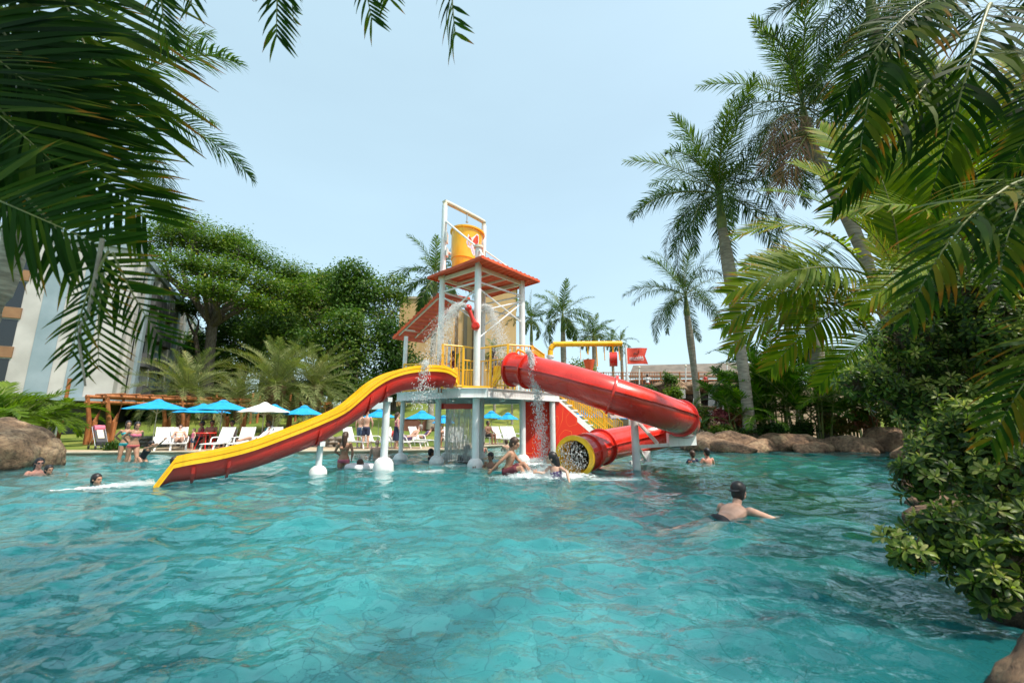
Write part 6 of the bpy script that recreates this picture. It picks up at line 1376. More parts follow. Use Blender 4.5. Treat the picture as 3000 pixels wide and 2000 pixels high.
q = MB(); q.slab([(-.19, -.28, .30), (.19, -.28, .30), (.19, .24, .92), (-.19, .24, .92)], .05); q.box((0, -.33, .25), (.36, .22, .16)); q.build('seat', M['dark'], st_, False)
q = MB(); q.slab([(-.11, -.18, .47), (.11, -.18, .47), (.11, .17, .89), (-.11, .17, .89)], .03, (0, -.7, .7)); q.build('seat_liner', M['cream'], st_, False)
q = MB(); q.lathe([(.02, -.19), (.15, -.18), (.16, .0), (.15, .18), (.02, .19)], (0, .24, .90), 18, Matrix.Rotation(R(90), 3, 'Y')); q.v = [v for v in q.v]; q.build('hood', CL['pink'], st_)
for s_ in (-.22, .22):
    for yy in (-.42, .30): q = MB(); q.lathe([(.02, -.015), (.085, -.015), (.09, .015), (.02, .015)], (s_, yy, .09), 16, Matrix.Rotation(R(90), 3, 'Y')); q.build('wheel', M['dark'], st_)
# ------------------------------------------------------------------ log pergola
PG0, PG1 = at(328, 1172, 22.3), at(965, 1203, 38); PG0.z = 2.62; PG1.z = 2.62+.25
PR = thing('pergola', (PG0.x, PG0.y, .3), 'long pergola of orange varnished logs behind the umbrellas', 'pergola'); pd = (PG1-PG0); pdn = V(pd.x, pd.y, 0).normalized(); pn = V(-pdn.y, pdn.x, 0)
for off in (0.0, 1.5):
    q = MB(); g = random.Random(9+int(off)); pts = [PG0.lerp(PG1, i/12)+pn*off+V(0, 0, g.uniform(-.05, .05)) for i in range(13)]; pts[0] -= pdn*.3; q.tube(pts, .10, 10); lb(q, 'beam', M['log'], PR)
    q = MB(); pts = [p-V(0, 0, .30) for p in pts]; q.tube(pts, .08, 10); lb(q, 'beam', M['log'], PR)
for i in range(24):
    p = PG0.lerp(PG1, (i+.5)/24)+V(0, 0, .14); q = MB(); q.tube([p-pn*.35, p+pn*1.9], .05, 8); lb(q, 'rafter', M['log'], PR)
for k in range(5):
    c = PG0.lerp(PG1, (.01, .24, .48, .73, .98)[k])
    for off in (0.0, 1.5):
        b_ = c+pn*off; zb_ = lawn_z(b_.x, b_.y)-.1; q = MB()
        for sg in (-1, 1): q.tube([V(b_.x, b_.y, zb_)+pdn*.10*sg, V(b_.x, b_.y, (zb_+c.z)/2)+pdn*.13*sg, V(b_.x, b_.y, c.z)+pdn*.40*sg], [.12, .11, .09], 10)
        lb(q, 'post', M['log'], PR)
for k, (px_, yt, yb, D, lab, r_) in enumerate(((204, 1112, 1250, 25, 'orange wooden pole on the lawn right of the big boulder', .09), (636, 1153, 1230, 36, 'square orange post behind the two blue umbrellas', .11), (742, 1153, 1228, 37, 'square orange post left of the shaggy date palm', .11), (762, 1153, 1228, 37.5, 'square orange post touching the shaggy date palm', .11),
    (852, 1153, 1232, 38, 'left one of the two square orange posts near the wood', .11), (872, 1153, 1232, 38.4, 'right one of the two square orange posts near the wood', .11))):
    a = at(px_, yt, D); c = at(px_-6 if k == 0 else px_, yb, D); zb_ = lawn_z(a.x, D)-.1; o = thing('wooden_post', (a.x, D, zb_), lab, 'post', 'orange wooden posts'); q = MB(); q.tube([(0, 0, 0), (0, 0, a.z-zb_)], r_, 12 if k == 0 else 4); q.build('shaft', M['log'], o, True, 30); q = MB(); q.tube([(0, 0, a.z-zb_), (0, 0, a.z-zb_+.06)], r_*1.15, 12 if k == 0 else 4); q.build('post_cap', M['log'], o, True, 30)
o = thing('lamp_post', (gx(160, 24, .5), 24, .1), 'short white lamp pole on the grass behind the boulders', 'pole'); q = MB(); q.tube([(0, 0, 0), (0.05, 0, 1.75)], .045, 10); q.build('pole', M['white'], o); q = MB(); q.lathe([(.02, 0), (.16, 0), (.10, .07), (.05, .12), (.02, .12)], (0, 0, 0), 16); q.build('base', M['white'], o); q = MB(); q.ell((0.05, 0, 1.8), .09, 10, 8); q.build('lamp', M['cream'], o)
# low stone wall behind the loungers, brown bench wall on the slope
q = MB(); g = random.Random(3); x0, x1 = gx(405, 21.5, .4), gx(1010, 21.5, .4)
M['stone'] = noisy('grey_brown_stone', (0.10, 0.085, 0.07), (0.26, 0.22, 0.18), 5, 0.9, 0.8, world=True)
sw_ = thing('stone_wall', (x0, 21.4, .1), 'low rough stone retaining wall behind the row of loungers', 'wall'); x = x0
while x < x1:
    for r_ in range(3): w_ = g.uniform(.22, .42); q.ell((x+g.uniform(-.08, .08), 21.5+g.uniform(-.04, .04), .16+r_*.18), (w_*.6, .22, .13), 8, 6)
    x += .34
lb(q, 'stonework', M['stone'], sw_)
q = MB(); q.box(((x0+x1)/2, 21.56, .35), (x1-x0, .2, .5)); lb(q, 'wall_core', M['stone'], sw_, False)
bw = thing('bench_wall', (gx(1235, 33, 1), 33, .6), 'reddish brown low wall on the slope behind the left posts', 'wall'); q = MB(); a = at(1180, 1226, 33); c = at(1296, 1222, 33); q.prism([(a.x, 33), (c.x, 33), (c.x, 33.4), (a.x, 33.4)], .2, a.z); lb(q, 'wall', noisy('red_brown_wall', (.16, .06, .04), (.22, .09, .06), 2, .9, .2), bw, False); q = MB(); q.prism([(a.x-.05, 32.95), (c.x+.05, 32.95), (c.x+.05, 33.45), (a.x-.05, 33.45)], a.z, a.z+.06); lb(q, 'wall_cap', M['cream'], bw, False)
# strap leaved plant at the pool edge
SG = frond_mesh('strap_leaf', .7, 2, .02, .02, 1.3, .2, .2, 3, 'bush', .9, (.1, .4))
pl = thing('strap_leaved_plant', (gx(337, 18.9, .3), 18.9, .1), 'clump of dark strap leaves at the pool edge beside the pergola post', 'plant'); q = MB(); g = random.Random(8)
for i in range(150):
    a = g.uniform(0, 6.283); e_ = g.uniform(.35, 1.4); L = g.uniform(.45, .75); d = V(math.cos(a)*math.cos(e_), math.sin(a)*math.cos(e_), math.sin(e_)); b_ = V(g.gauss(0, .18), g.gauss(0, .12), 0); s_ = V(-math.sin(a), math.cos(a), 0)*.012; q.tone = g.uniform(.05, .5)
    m_ = b_+d*L*.6; t__ = m_+(d+V(0, 0, -.9)).normalized()*L*.4; q.add([b_-s_, b_+s_, m_+s_*1.3, m_-s_*1.3, t__], [(0, 1, 2, 3), (3, 2, 4)])
q.build('foliage', M['bush'], pl, True, 0); q = MB(); q.tube([(0, 0, -.05), (0, 0, .1)], .1, 8); q.build('stem', M['twig'], pl)
# swim ring and towels
q = MB(); n = 28; pts = [V(.33*math.cos(a), .33*math.sin(a), 0) for a in lin(0, 2*math.pi, n+1)]; q.tube(pts, .10, 12, False)
sr = q.build('swim_ring', M['printwhite']); sr.location = (gx(1056, 12.6, .1), 12.6, .03); tag(sr, 'white swim ring around the child left of the slide post', 'swim ring')
for px_, D, z, col, lab in ((1140, 20.5, .78, 'red', 'red towel thrown over the back of a lounger'), (478, 19.35, .86, 'white', 'pale towel over the upright lounger'), (820, 20.2, .7, 'white', 'white towel hanging on the lounger under the white umbrella')):
    q = MB(); n = 8; vs = []; fs = []
    for i in range(n+1):
        for j in range(n+1): u, v_ = i/n-.5, j/n-.5; vs.append((u*.55, v_*.35, -abs(v_)*.5+.02*math.sin(u*14)*math.cos(v_*9)))
    for i in range(n):
        for j in range(n): a = i*(n+1)+j; fs.append((a, a+1, a+n+2, a+n+1))
    q.add(vs, fs); k = len(vs); q.add([(x_, y_, z_-.015) for x_, y_, z_ in vs], [f[::-1] for f in fs]); o = q.build('towel', CL[col]); o.location = (gx(px_, D, .6), D+.45, .12+z); tag(o, lab, 'towel')
# ------------------------------------------------------------------ water in the air: spray, splashes, foam
def wetmat(name, c, alpha, rough):
    m, t, b = nt(name); out = t.nodes['Material Output']; b.inputs['Base Color'].default_value = (*c, 1); b.inputs['Roughness'].default_value = rough
    tp = t.nodes.new('ShaderNodeBsdfTransparent'); mx = node(t, 'ShaderNodeMixShader'); mx.inputs[0].default_value = alpha
    t.links.new(tp.outputs[0], mx.inputs[1]); t.links.new(b.outputs[0], mx.inputs[2]); t.links.new(mx.outputs[0], out.inputs[0]); return m
M['drop'] = wetmat('water_drops', (0.88, 0.89, 0.88), 0.55, 0.2)
M['foam'] = wetmat('foam', (0.80, 0.86, 0.87), 0.5, 0.5)
# soft froth: a low uneven skin of bubbles, thinning towards its edge (tone = thickness)
m, t, b = nt('froth'); out = t.nodes['Material Output']; b.inputs['Base Color'].default_value = (0.82, 0.88, 0.89, 1); b.inputs['Roughness'].default_value = 0.7
co = coords(t, (1, 1, 1), False); fz = node(t, 'ShaderNodeTexNoise', i_Scale=7, i_Detail=8, i_Roughness=0.68, i_Distortion=0.5); t.links.new(co, fz.inputs['Vector'])
fa = node(t, 'ShaderNodeAttribute', attribute_name='tone'); fm = node(t, 'ShaderNodeMath', operation='ADD'); t.links.new(fa.outputs['Fac'], fm.inputs[0]); t.links.new(fz.outputs['Fac'], fm.inputs[1])
fr2 = ramp(t, fm.outputs[0], [(0.78, (0, 0, 0)), (1.0, (0.30, 0.30, 0.30)), (1.25, (0.85, 0.85, 0.85))]); ftp = t.nodes.new('ShaderNodeBsdfTransparent'); fmx = node(t, 'ShaderNodeMixShader'); t.links.new(fr2.outputs[0], fmx.inputs[0])
t.links.new(ftp.outputs[0], fmx.inputs[1]); t.links.new(b.outputs[0], fmx.inputs[2]); t.links.new(fmx.outputs[0], out.inputs[0]); M['froth'] = m
def froth(name, label, cx, cy, sx, sy, rot, hz=0.05, n=60, peak=0.6):
    from mathutils import noise as NS
    q = MB(); c, s_ = math.cos(rot), math.sin(rot); vs = []; tn = []; fs = []
    for j in range(n+1):
        for i in range(n+1):
            u, v = 2*i/n-1, 2*j/n-1; r_ = math.hypot(u, v); k = max(0, 1-r_); x, y = cx+u*sx*c-v*sy*s_, cy+u*sx*s_+v*sy*c
            h = abs(NS.noise(V(x*5, y*5, 3)))+.5*abs(NS.noise(V(x*13, y*13, 1))); vs.append((x, y, 0.012+hz*h*k**.6*1.6)); tn.append(min(peak, k*1.15))
    for j in range(n):
        for i in range(n):
            a = j*(n+1)+i
            if min(tn[a], tn[a+1], tn[a+n+1], tn[a+n+2]) > 0: fs.append((a, a+1, a+n+2, a+n+1))
    q.add(vs, fs, tn); return tag(q.build(name, M['froth'], None, True, 0), label, 'water', None, 'stuff')
def drops(name, pts, dirs, rad, label, mat='drop', ln=4.0):
    P = np.array(pts, float); Dr = np.array(dirs, float); Dr /= np.linalg.norm(Dr, axis=1)[:, None]+1e-9; n = len(P); r_ = np.array(rad, float)[:, None]
    A = np.cross(Dr, np.array([0.31, 0.9, 0.2])); A /= np.linalg.norm(A, axis=1)[:, None]; B = np.cross(Dr, A)
    vs = np.stack([P+Dr*r_*ln, P-Dr*r_*ln*.8, P+A*r_, P+B*r_, P-A*r_, P-B*r_], 1).reshape(-1, 3); base = np.arange(n)[:, None]*6
    F = np.array([(0, 2, 3), (0, 3, 4), (0, 4, 5), (0, 5, 2), (1, 3, 2), (1, 4, 3), (1, 5, 4), (1, 2, 5)]); fs = (base[:, None, :]+F[None]).reshape(-1, 3)
    me = bpy.data.meshes.new(name); me.from_pydata(vs.tolist(), [], fs.tolist()); me.materials.append(M[mat]); me.polygons.foreach_set('use_smooth', [True]*len(me.polygons)); me.update()
    o = link(bpy.data.objects.new(name, me)); return tag(o, label, 'water', None, 'stuff')
g = np.random.default_rng(5)
def arc(p0, v0, n, spread, tmax, r0, r1, name, label, jit=.03, zmin=0.0, dens=1.0):
    t_ = g.random(n)**dens*tmax; v = np.array(v0)+g.normal(size=(n, 3))*np.array(spread); P = np.array(p0)+v*t_[:, None]+np.stack([0*t_, 0*t_, -4.9*t_*t_], 1)+g.normal(size=(n, 3))*jit
    Dv = v+np.stack([0*t_, 0*t_, -9.8*t_], 1); k = P[:, 2] > zmin; return drops(name, P[k], Dv[k], g.uniform(r0, r1, n)[k], label)
a0 = at(1368, 900, 12.9)
arc(a0, (-1.35, -.1, 1.15), 7500, (.32, .25, .20), .92, .003, .009, 'water_spray', 'spray arching left from the red spray arm', dens=.75, zmin=1.9)
arc(at(1405, 905, 13.3), (1.05, .3, 1.4), 6500, (.27, .25, .18), .95, .003, .009, 'water_spray', 'spray arching right behind the main post', dens=.75, zmin=2.4)
p_ = at(1545, 1030, 11.6); arc(p_, (.52, -.02, .1), 3800, (.13, .08, .25), .86, .004, .010, 'water_spray', 'stream of drops falling past the start of the tube slide', dens=.8, jit=.035)
p_ = at(1250, 1060, 12.0); arc(p_, (-.25, 0, .1), 700, (.35, .2, .3), .6, .006, .012, 'water_spray', 'fine drops falling over the top of the open slide', zmin=1.6)
p_ = tc_[-1]; yy = V(0, 0, 1); n = 700; rr = np.sqrt(g.random(n))*.40; aa = g.random(n)*6.283; dd_ = (tc_[-1]-tc_[-2]).normalized(); xx, yv = frame(dd_)
Pn = np.array(p_)[None]+np.outer(rr*np.cos(aa), np.array(xx))+np.outer(rr*np.sin(aa), np.array(yv))+np.outer(g.random(n)*.5-.1, np.array(dd_))
drops('water_spray', Pn[Pn[:, 2] > 0], g.normal(size=(n, 3))[Pn[:, 2] > 0]*.3+np.array([0, 0, -1]), g.uniform(.004, .009, n)[Pn[:, 2] > 0], 'curtain of drops across the mouth of the tube slide')
# the falling curtain under the platform: thin threads of water
q = MB(); hdr0, hdr1 = at(1306, 1196, 14.4), at(1384, 1196, 14.4)
rg = random.Random(2)
for i in range(120):
    t_ = (i+rg.random())/120; a = hdr0.lerp(hdr1, t_); z1 = rg.uniform(0, .25); P = [a+V(rg.gauss(0, .004), rg.gauss(0, .01), -(a.z-z1)*u) for u in (0, .25, .5, .75, 1)]
    q.tube(P, [rg.uniform(.0025, .006) for _ in P], 4, False)
cu = q.build('water_curtain', plain('falling_water', (0.75, 0.79, 0.78), 0.2, Transmission_Weight=0.5), None, True, 0); tag(cu, 'sheet of water threads falling from the red header under the platform', 'water', None, 'stuff')
def foam(name, label, samp, n, r0, r1, hz):
    """froth: many small blobs lying on and leaping off the water."""
    P = samp(n); r_ = g.uniform(r0, r1, n)*(.5+g.random(n)); P[:, 2] += np.abs(g.normal(size=n))*hz(P); return drops(name, P, g.normal(size=(n, 3)), r_, label, 'foam', 1.15)
def blob(cx, cy, sx, sy, rot=0.0):
    def f(n):
        a = g.random(n)*6.283; r_ = np.minimum(np.abs(g.normal(size=n))*.5, 1.2); x = r_*np.cos(a)*sx; y = r_*np.sin(a)*sy; c, s = math.cos(rot), math.sin(rot)
        w_ = .12*np.sin(x*9)+.1*np.cos(y*11+x*4); return np.stack([cx+x*c-y*s, cy+x*s+y*c+w_*sy, np.full(n, .0)], 1)
    return f
s1 = gnd(1600, 1403); s2 = gnd(1780, 1408); s3 = gnd(1530, 1395)
foam('water_splash', 'white splash around the boy and girl in front of the tube outlet', blob(s1.x+.05, s1.y+.25, 1.15, .6), 15000, .003, .009, lambda P: .12*np.exp(-((P[:, 0]-s1.x)**2+(P[:, 1]-s1.y-.2)**2)/.5))
foam('water_foam', 'foam spreading right from the tube outlet', blob(s2.x, s2.y+.2, 1.2, .32), 4000, .003, .007, lambda P: .01+0*P[:, 0])
def line(pa, pb, w0, w1):
    def f(n):
        t_ = g.random(n)**.8; P = np.outer(1-t_, np.array(pa))+np.outer(t_, np.array(pb)); w_ = w0+(w1-w0)*t_; d = np.array(pb)-np.array(pa); nr = np.array([-d[1], d[0], 0]); nr /= np.linalg.norm(nr); return P+nr[None]*(g.normal(size=n)*w_+.06*np.sin(t_*23))[:, None]
    return f
wa, wb_ = gnd(450, 1418), gnd(150, 1441)
foam('water_foam', 'white wake running left from the foot of the open slide', line(wa, wb_, .13, .05), 12000, .003, .009, lambda P: .05*np.clip((P[:, 0]-wb_.x)/(wa.x-wb_.x), 0, 1))
for (pa, pb, w_, n, lab) in ((gnd(1120, 1385), gnd(1300, 1378), .09, 2500, 'foam trailing right of the second slide post'), (gnd(1300, 1362), gnd(1385, 1364), .12, 1500, 'foam below the falling curtain'), (gnd(920, 1398), gnd(975, 1400), .05, 500, 'ring of foam at the small slide post'), (gnd(700, 1345), gnd(780, 1340), .05, 0, '')):
    if n: foam('water_foam', lab, line(pa, pb, w_*1.5, w_), n, .003, .007, lambda P: .012+0*P[:, 0])
foam('water_foam', 'froth where the drops fall beside the red panel', blob(gnd(1565, 1352).x, gnd(1565, 1352).y,   .5, .5), 3500, .003, .008, lambda P: .06+0*P[:, 0])

froth('water_froth', 'soft froth round the two children in front of the tube outlet', s1.x+.15, s1.y+.35, 1.5, .85, .05, .10)
froth('water_froth', 'thin froth drifting right of the tube outlet', s2.x+.1, s2.y+.2, 1.5, .4, .04, .02, peak=.38)
froth('water_froth', 'froth in the wake of the open slide', (wa.x+wb_.x)/2, (wa.y+wb_.y)/2, 1.25, .22, math.atan2(wa.y-wb_.y, wa.x-wb_.x), .05, peak=.5)
e1_, e2_ = gnd(1120, 1385), gnd(1310, 1378); froth('water_froth', 'froth trailing right of the tall slide post', (e1_.x+e2_.x)/2, e1_.y+.1, 1.1, .28, 0, .02, peak=.4)
froth('water_froth', 'froth under the falling curtain', gnd(1345, 1352).x, gnd(1345, 1352).y, .75, .5, 0, .04, peak=.5)
froth('water_froth', 'froth where the drops land by the red panel', gnd(1560, 1360).x, gnd(1560, 1360).y, .6, .6, 0, .05, peak=.5)
# ------------------------------------------------------------------ near foliage
NF = [frond_mesh('near_frond_a', 2.4, 58, .50, .034, .8, .25, .5, 21, 'near', .14, (.05, .55), tipdry=.35, segs=5, plume=.20, stemr=.014, gap=.04),
      frond_mesh('near_frond_b', 2.5, 58, .52, .034, 1.3, .15, .9, 22, 'near', .14, (.05, .62), tipdry=.45, segs=5, plume=.28, stemr=.014, gap=.06),
      frond_mesh('near_frond_c', 2.2, 52, .50, .032, 1.7, .05, 1.2, 23, 'near', .14, (.05, .66), tipdry=.4, segs=5, plume=.35, stemr=.014, gap=.15)]
GF = [frond_mesh('lit_frond_a', 2.5, 58, .62, .040, .9, .30, .35, 31, 'areca', .14, (.38, .70), tipdry=.15, segs=4, plume=.07, stemr=.016),
      frond_mesh('lit_frond_b', 2.5, 58, .62, .040, 1.3, .25, .6, 32, 'areca', .14, (.34, .72), tipdry=.25, segs=4, plume=.09, stemr=.016)]
RF = [frond_mesh('dead_frond_a', 2.2, 40, .5, .022, 1.8, -.2, 1.4, 41, 'reddish', .15, (.2, .8), segs=3, plume=.3, stemr=.015)]
def near_palm(name, base, label, trunk=True, r=.09, top=None, group='palms leaning into the picture'):
    o = thing(name, base, label, 'palm tree', group)
    if top is not None:
        q = MB(); a = V(0, 0, 0); c = V(top)-V(base); q.tube(smooth_path([a, a.lerp(c, .5)+V(.05, 0, 0), c], 6), [r*1.2]+[r]*12, 14); q.build('trunk', M['palmbark'], o)
    return o
# left palm: huge leaves hanging in from the upper left
CAMF = (0.1, -1, 0.35)
LF = [frond_mesh('long_leaf_a', 2.2, 34, .86, .050, .5, .05, .22, 61, 'near', .10, (.02, .45), tipdry=.45, segs=6, plume=.10, stemr=.014, taper=.55),
      frond_mesh('long_leaf_b', 2.2, 34, .86, .052, .9, .10, .35, 62, 'near', .10, (.02, .5), tipdry=.5, segs=6, plume=.14, stemr=.014, taper=.55)]
HF = [frond_mesh('hanging_leaf', 1.3, 14, .54, .044, .35, .05, .35, 63, 'near', .05, (.10, .55), tipdry=.4, segs=5, plume=.22, stemr=.014, taper=.8)]
pl_ = near_palm('leaning_palm', (-5.2, 1.6, -1.0), 'big dark palm leaning in from the left, its long leaves filling the upper left corner')
for (A, B, k, rl) in (((-150, -150, 2.9), (260, 400, 2.7), 0, .2), ((-250, 60, 2.6), (200, 560, 2.5), 0, -.25), ((0, -300, 3.3), (340, 330, 3.1), 1, -.3), ((-300, -80, 2.6), (190, 330, 2.5), 0, .35), ((-350, 150, 2.4), (150, 470, 2.3), 1, -.15),
    ((-250, -250, 3.4), (280, 200, 3.4), 1, .1), ((-400, 50, 3.2), (260, 450, 3.3), 0, -.4), ((-300, 200, 3.0), (180, 600, 3.0), 0, .1)):
    span(pl_, LF[k], at(*A), at(*B), roll=rl, face=CAMF)
a_ = near_palm('leaning_palm', (-3.4, 1.4, -1.0), 'near palm whose split leaf hangs down before the grey hotel')
span(a_, LF[0], at(-260, 480, 2.15), at(300, 720, 2.1), roll=.3, face=CAMF)
span(a_, HF[0], at(318, 735, 2.0), at(212, 1040, 2.0), roll=.2, face=CAMF, name='hanging_frond'); span(a_, HF[0], at(300, 800, 2.05), at(290, 1080, 2.1), roll=-.3, face=CAMF, name='hanging_frond'); span(a_, HF[0], at(330, 740, 2.1), at(480, 1000, 2.25), roll=.4, face=CAMF, name='hanging_frond')
span(a_, HF[0], at(60, 560, 2.2), at(360, 850, 2.2), roll=.1, face=CAMF, name='hanging_frond'); span(pl_, LF[1], at(40, 250, 2.9), at(430, 640, 2.9), roll=.1, face=CAMF)
q = MB(); q.tube(smooth_path([at(300, 700, 1.99), at(262, 900, 1.98), at(232, 980, 1.98), at(250, 1130, 1.98)], 5), [.010-.0004*i for i in range(16)], 8); q.v = [tuple(V(v)-V(a_.location)) for v in q.v]; q.build('leaf_stalk', M['palmbark'], a_)
# grey trunk cut by the left edge
gp = thing('palm_tree', (gx(-420, 8.5, -1), 8.5, -1.0), 'grey palm trunk cut by the left edge, its crown above the picture', 'palm tree'); tp_ = at(-5, 860, 8.7); tq_ = at(85, 560, 8.9); t2 = V(tq_.x+.8, 9.3, 9.4)
q = MB(); q.tube(smooth_path([(0, 0, 0), V(tp_)-V(gp.location), V(tq_)-V(gp.location), t2-V(gp.location)], 8), .21, 16); q.build('trunk', M['palmbark'], gp); crown(gp, t2, RO, 16, 1.0, 70, -35, 33, .4)
# a crown with fine leaves behind the long ones
gp2 = thing('palm_tree', (-10.5, 7.0, -1.0), 'feathery palm crown behind the long leaves, left of the sky', 'palm tree'); t3 = at(140, 340, 7.6); q = MB(); q.tube(smooth_path([(0, 0, 0), V(at(-330, 900, 7.3))-V(gp2.location), t3-V(gp2.location)], 6), .14, 14); q.build('trunk', M['palmbark'], gp2); crown(gp2, t3, RO, 28, .54, 80, -60, 37, 1.4)
# leaves hanging from above the picture
tp0 = thing('overhead_palm', (1.4, -1.0, -1.0), 'palm above the photographer whose leaf ends hang in at the top', 'palm tree'); tpt = V(1.6, -.9, 6.6); q = MB(); q.tube([(0, 0, 0), (.05, 0, 3.6), tpt-V(tp0.location)], .13, 12); q.build('trunk', M['palmbark'], tp0); crown(tp0, tpt, RO, 22, .85, 70, 5, 77, .3)
shade_palm = thing('overhead_palm', (-2.4, -1.6, -1.0), 'unseen palm added left of the camera, crown overhead, to shade the left leaves', 'palm tree'); tpt = V(-1.5, .5, 6.9); q = MB(); q.tube(smooth_path([(0, 0, 0), (.1, .5, 3.6), tpt-V(shade_palm.location)], 6), .13, 12); q.build('trunk', M['palmbark'], shade_palm); crown(shade_palm, tpt, RO, 30, .92, 65, 12, 79, .9)  # out of view, added so its crown darkens the long left leaves
OV = [frond_mesh('overhead_frond_a', 1.5, 22, .30, .034, .3, -.1, .5, 64, 'near', .3, (.1, .6), tipdry=.45, segs=5, plume=.2, gap=.08, taper=.9), frond_mesh('overhead_frond_b', 1.5, 20, .34, .038, .3, .1, .6, 65, 'near', .3, (.1, .65), tipdry=.45, segs=5, plume=.3, gap=.2, taper=.9)]
for A, B, k, rl in (((470, -300, 2.3), (490, 120, 2.5), 0, .3), ((640, -330, 2.4), (560, 20, 2.6), 1, .2), ((850, -300, 2.4), (810, 110, 2.5), 0, .1), ((1040, -300, 2.4), (1090, 60, 2.5), 0, .5), ((1340, -300, 2.4), (1335, 105, 2.5), 1, 1.0), ((690, -330, 2.6), (700, -40, 2.8), 1, 0), ((1120, -330, 2.5), (1140, 0, 2.7), 1, .3), ((900, -330, 2.5), (860, 60, 2.6), 1, 1.2)):
    span(tp0, OV[k], at(*A), at(*B), roll=rl, face=CAMF)
# right bank: lit arching leaves, then darker ones in front
r1 = near_palm('arching_palm', (7.9, 8.6, .1), 'areca palm with sunlit arching leaves on the right bank')
CF2 = (-.3, -1, .8)
for A, B, k, rl in (((2540, 870, 8.3), (2120, 960, 7.8), 1, .0), ((2540, 800, 8.4), (2160, 690, 8.0), 1, .2), ((2600, 860, 8.2), (2135, 860, 7.4), 1, -.2), ((2600, 820, 8.5), (2330, 480, 8.4), 0, .3), ((2640, 850, 8.3), (2500, 400, 8.4), 0, .0), ((2600, 900, 8.4), (2260, 1080, 7.8), 1, .1),
    ((2660, 850, 8.5), (2700, 420, 8.6), 0, -.3), ((2680, 860, 8.3), (2860, 500, 8.2), 0, .3), ((2700, 880, 8.2), (2960, 760, 8.0), 1, .2), ((2600, 940, 8.0), (2400, 1130, 7.6), 1, -.2), ((2650, 900, 7.8), (2420, 600, 7.4), 0, .5), ((2740, 900, 8.8), (2600, 520, 9.0), 0, -.5), ((2560, 960, 8.8), (2200, 760, 9.2), 0, .1), ((2640, 800, 9.2), (2240, 560, 9.2), 0, .4), ((2500, 900, 8.0), (2180, 780, 7.6), 1, -.1), ((2620, 760, 8.8), (2400, 380, 8.8), 0, -.2), ((2560, 1000, 7.8), (2330, 940, 7.2), 1, .3), ((2640, 980, 8.2), (2540, 700, 8.0), 0, .1), ((2580, 920, 8.6), (2140, 1020, 8.4), 1, .2), ((2700, 800, 9.0), (2560, 300, 9.3), 0, .2)):
    span(r1, GF[k], at(*A), at(*B), roll=rl, face=CF2)
for i, (px_, yy_) in enumerate(((2640, 1250), (2690, 1255), (2740, 1260), (2780, 1250))):
    q = MB(); a = at(px_, yy_, 8.6); a.z = .05; c = at(px_-10+i*8, 860, 8.4); q.tube(smooth_path([a, a.lerp(c, .5)+V(.04, 0, 0), c], 5), [.055]*6+[.045]*5, 9); q.v = [tuple(V(v)-V(r1.location)) for v in q.v]; q.build('stem', M['shaft'], r1)
r2 = near_palm('drooping_palm', (7.3, 4.6, .1), 'palm with orange tinged drooping leaves hanging across the upper right')
for A, B, k, rl in (((2850, 0, 4.8), (2520, 520, 4.6), 2, .4), ((2780, -140, 4.8), (2330, 20, 4.6), 1, .2), ((2900, 20, 4.9), (2720, 600, 4.7), 2, .1), ((2760, 0, 4.7), (2440, 330, 4.6), 1, -.2),
    ((2820, -180, 4.9), (2420, -60, 4.9), 1, .3), ((2740, 200, 5.2), (2440, 600, 5.0), 2, -.4), ((3000, -150, 5.2), (3100, 250, 5.0), 1, .3), ((3060, 100, 5.6), (2860, 760, 5.6), 1, -.2), ((3100, 300, 5.2), (2960, 900, 5.2), 2, .2), ((2900, -100, 5.8), (2560, 380, 6.0), 1, .5)):
    span(r2, NF[k], at(*A), at(*B), roll=rl, face=CF2)
r4 = near_palm('arching_palm', (9.2, 7.4, .1), 'yellow green palm leaves lit from behind at the upper right')
for A, B, k, rl in (((2850, 700, 6.4), (2480, 330, 6.2), 0, .2), ((2900, 720, 6.4), (2700, 200, 6.6), 0, -.3), ((2950, 720, 6.3), (2960, 180, 6.5), 0, .3), ((2850, 750, 6.2), (2430, 640, 5.8), 1, .1), ((2900, 800, 6.1), (2520, 900, 5.6), 1, .0), ((3000, 760, 6.2), (2760, 480, 5.8), 1, .4), ((2980, 820, 6.0), (2700, 1000, 5.6), 1, -.2), ((3050, 700, 6.4), (3120, 300, 6.2), 0, 0), ((2820, 680, 6.9), (2560, 160, 7.2), 0, .5)):
    span(r4, GF[k], at(*A), at(*B), roll=rl, face=CF2)
q = MB()
for i in range(4): a = at(2900+i*40, 1240, 7.2); a.z = .1; c = at(2880+i*40, 760, 6.3); q = MB(); q.tube(smooth_path([a, a.lerp(c, .5), c], 5), .05, 8); q.v = [tuple(V(v)-V(r4.location)) for v in q.v]; q.build('stem', M['shaft'], r4)
r3 = near_palm('drooping_palm', (5.2, 2.2, .1), 'nearest palm on the right with bleached leaf ends before the green bush')
for A, B, k, rl in (((3200, 560, 2.9), (2660, 930, 2.7), 2, .3), ((3150, 300, 3.2), (2900, 160, 3.3), 1, .2), ((3300, 500, 2.6), (2930, 860, 2.4), 2, .6), ((3280, 860, 2.9), (2900, 1300, 2.8), 2, .2), ((3200, 100, 3.4), (2940, 500, 3.3), 1, -.2)):
    span(r3, NF[k], at(*A), at(*B), roll=rl, face=CF2)
dfp = thing('dead_palm_skirt', (gx(2370, 19, 10), 19, 10), 'brown dead leaves hanging below the crown of the leaning royal palm', 'palm leaf')
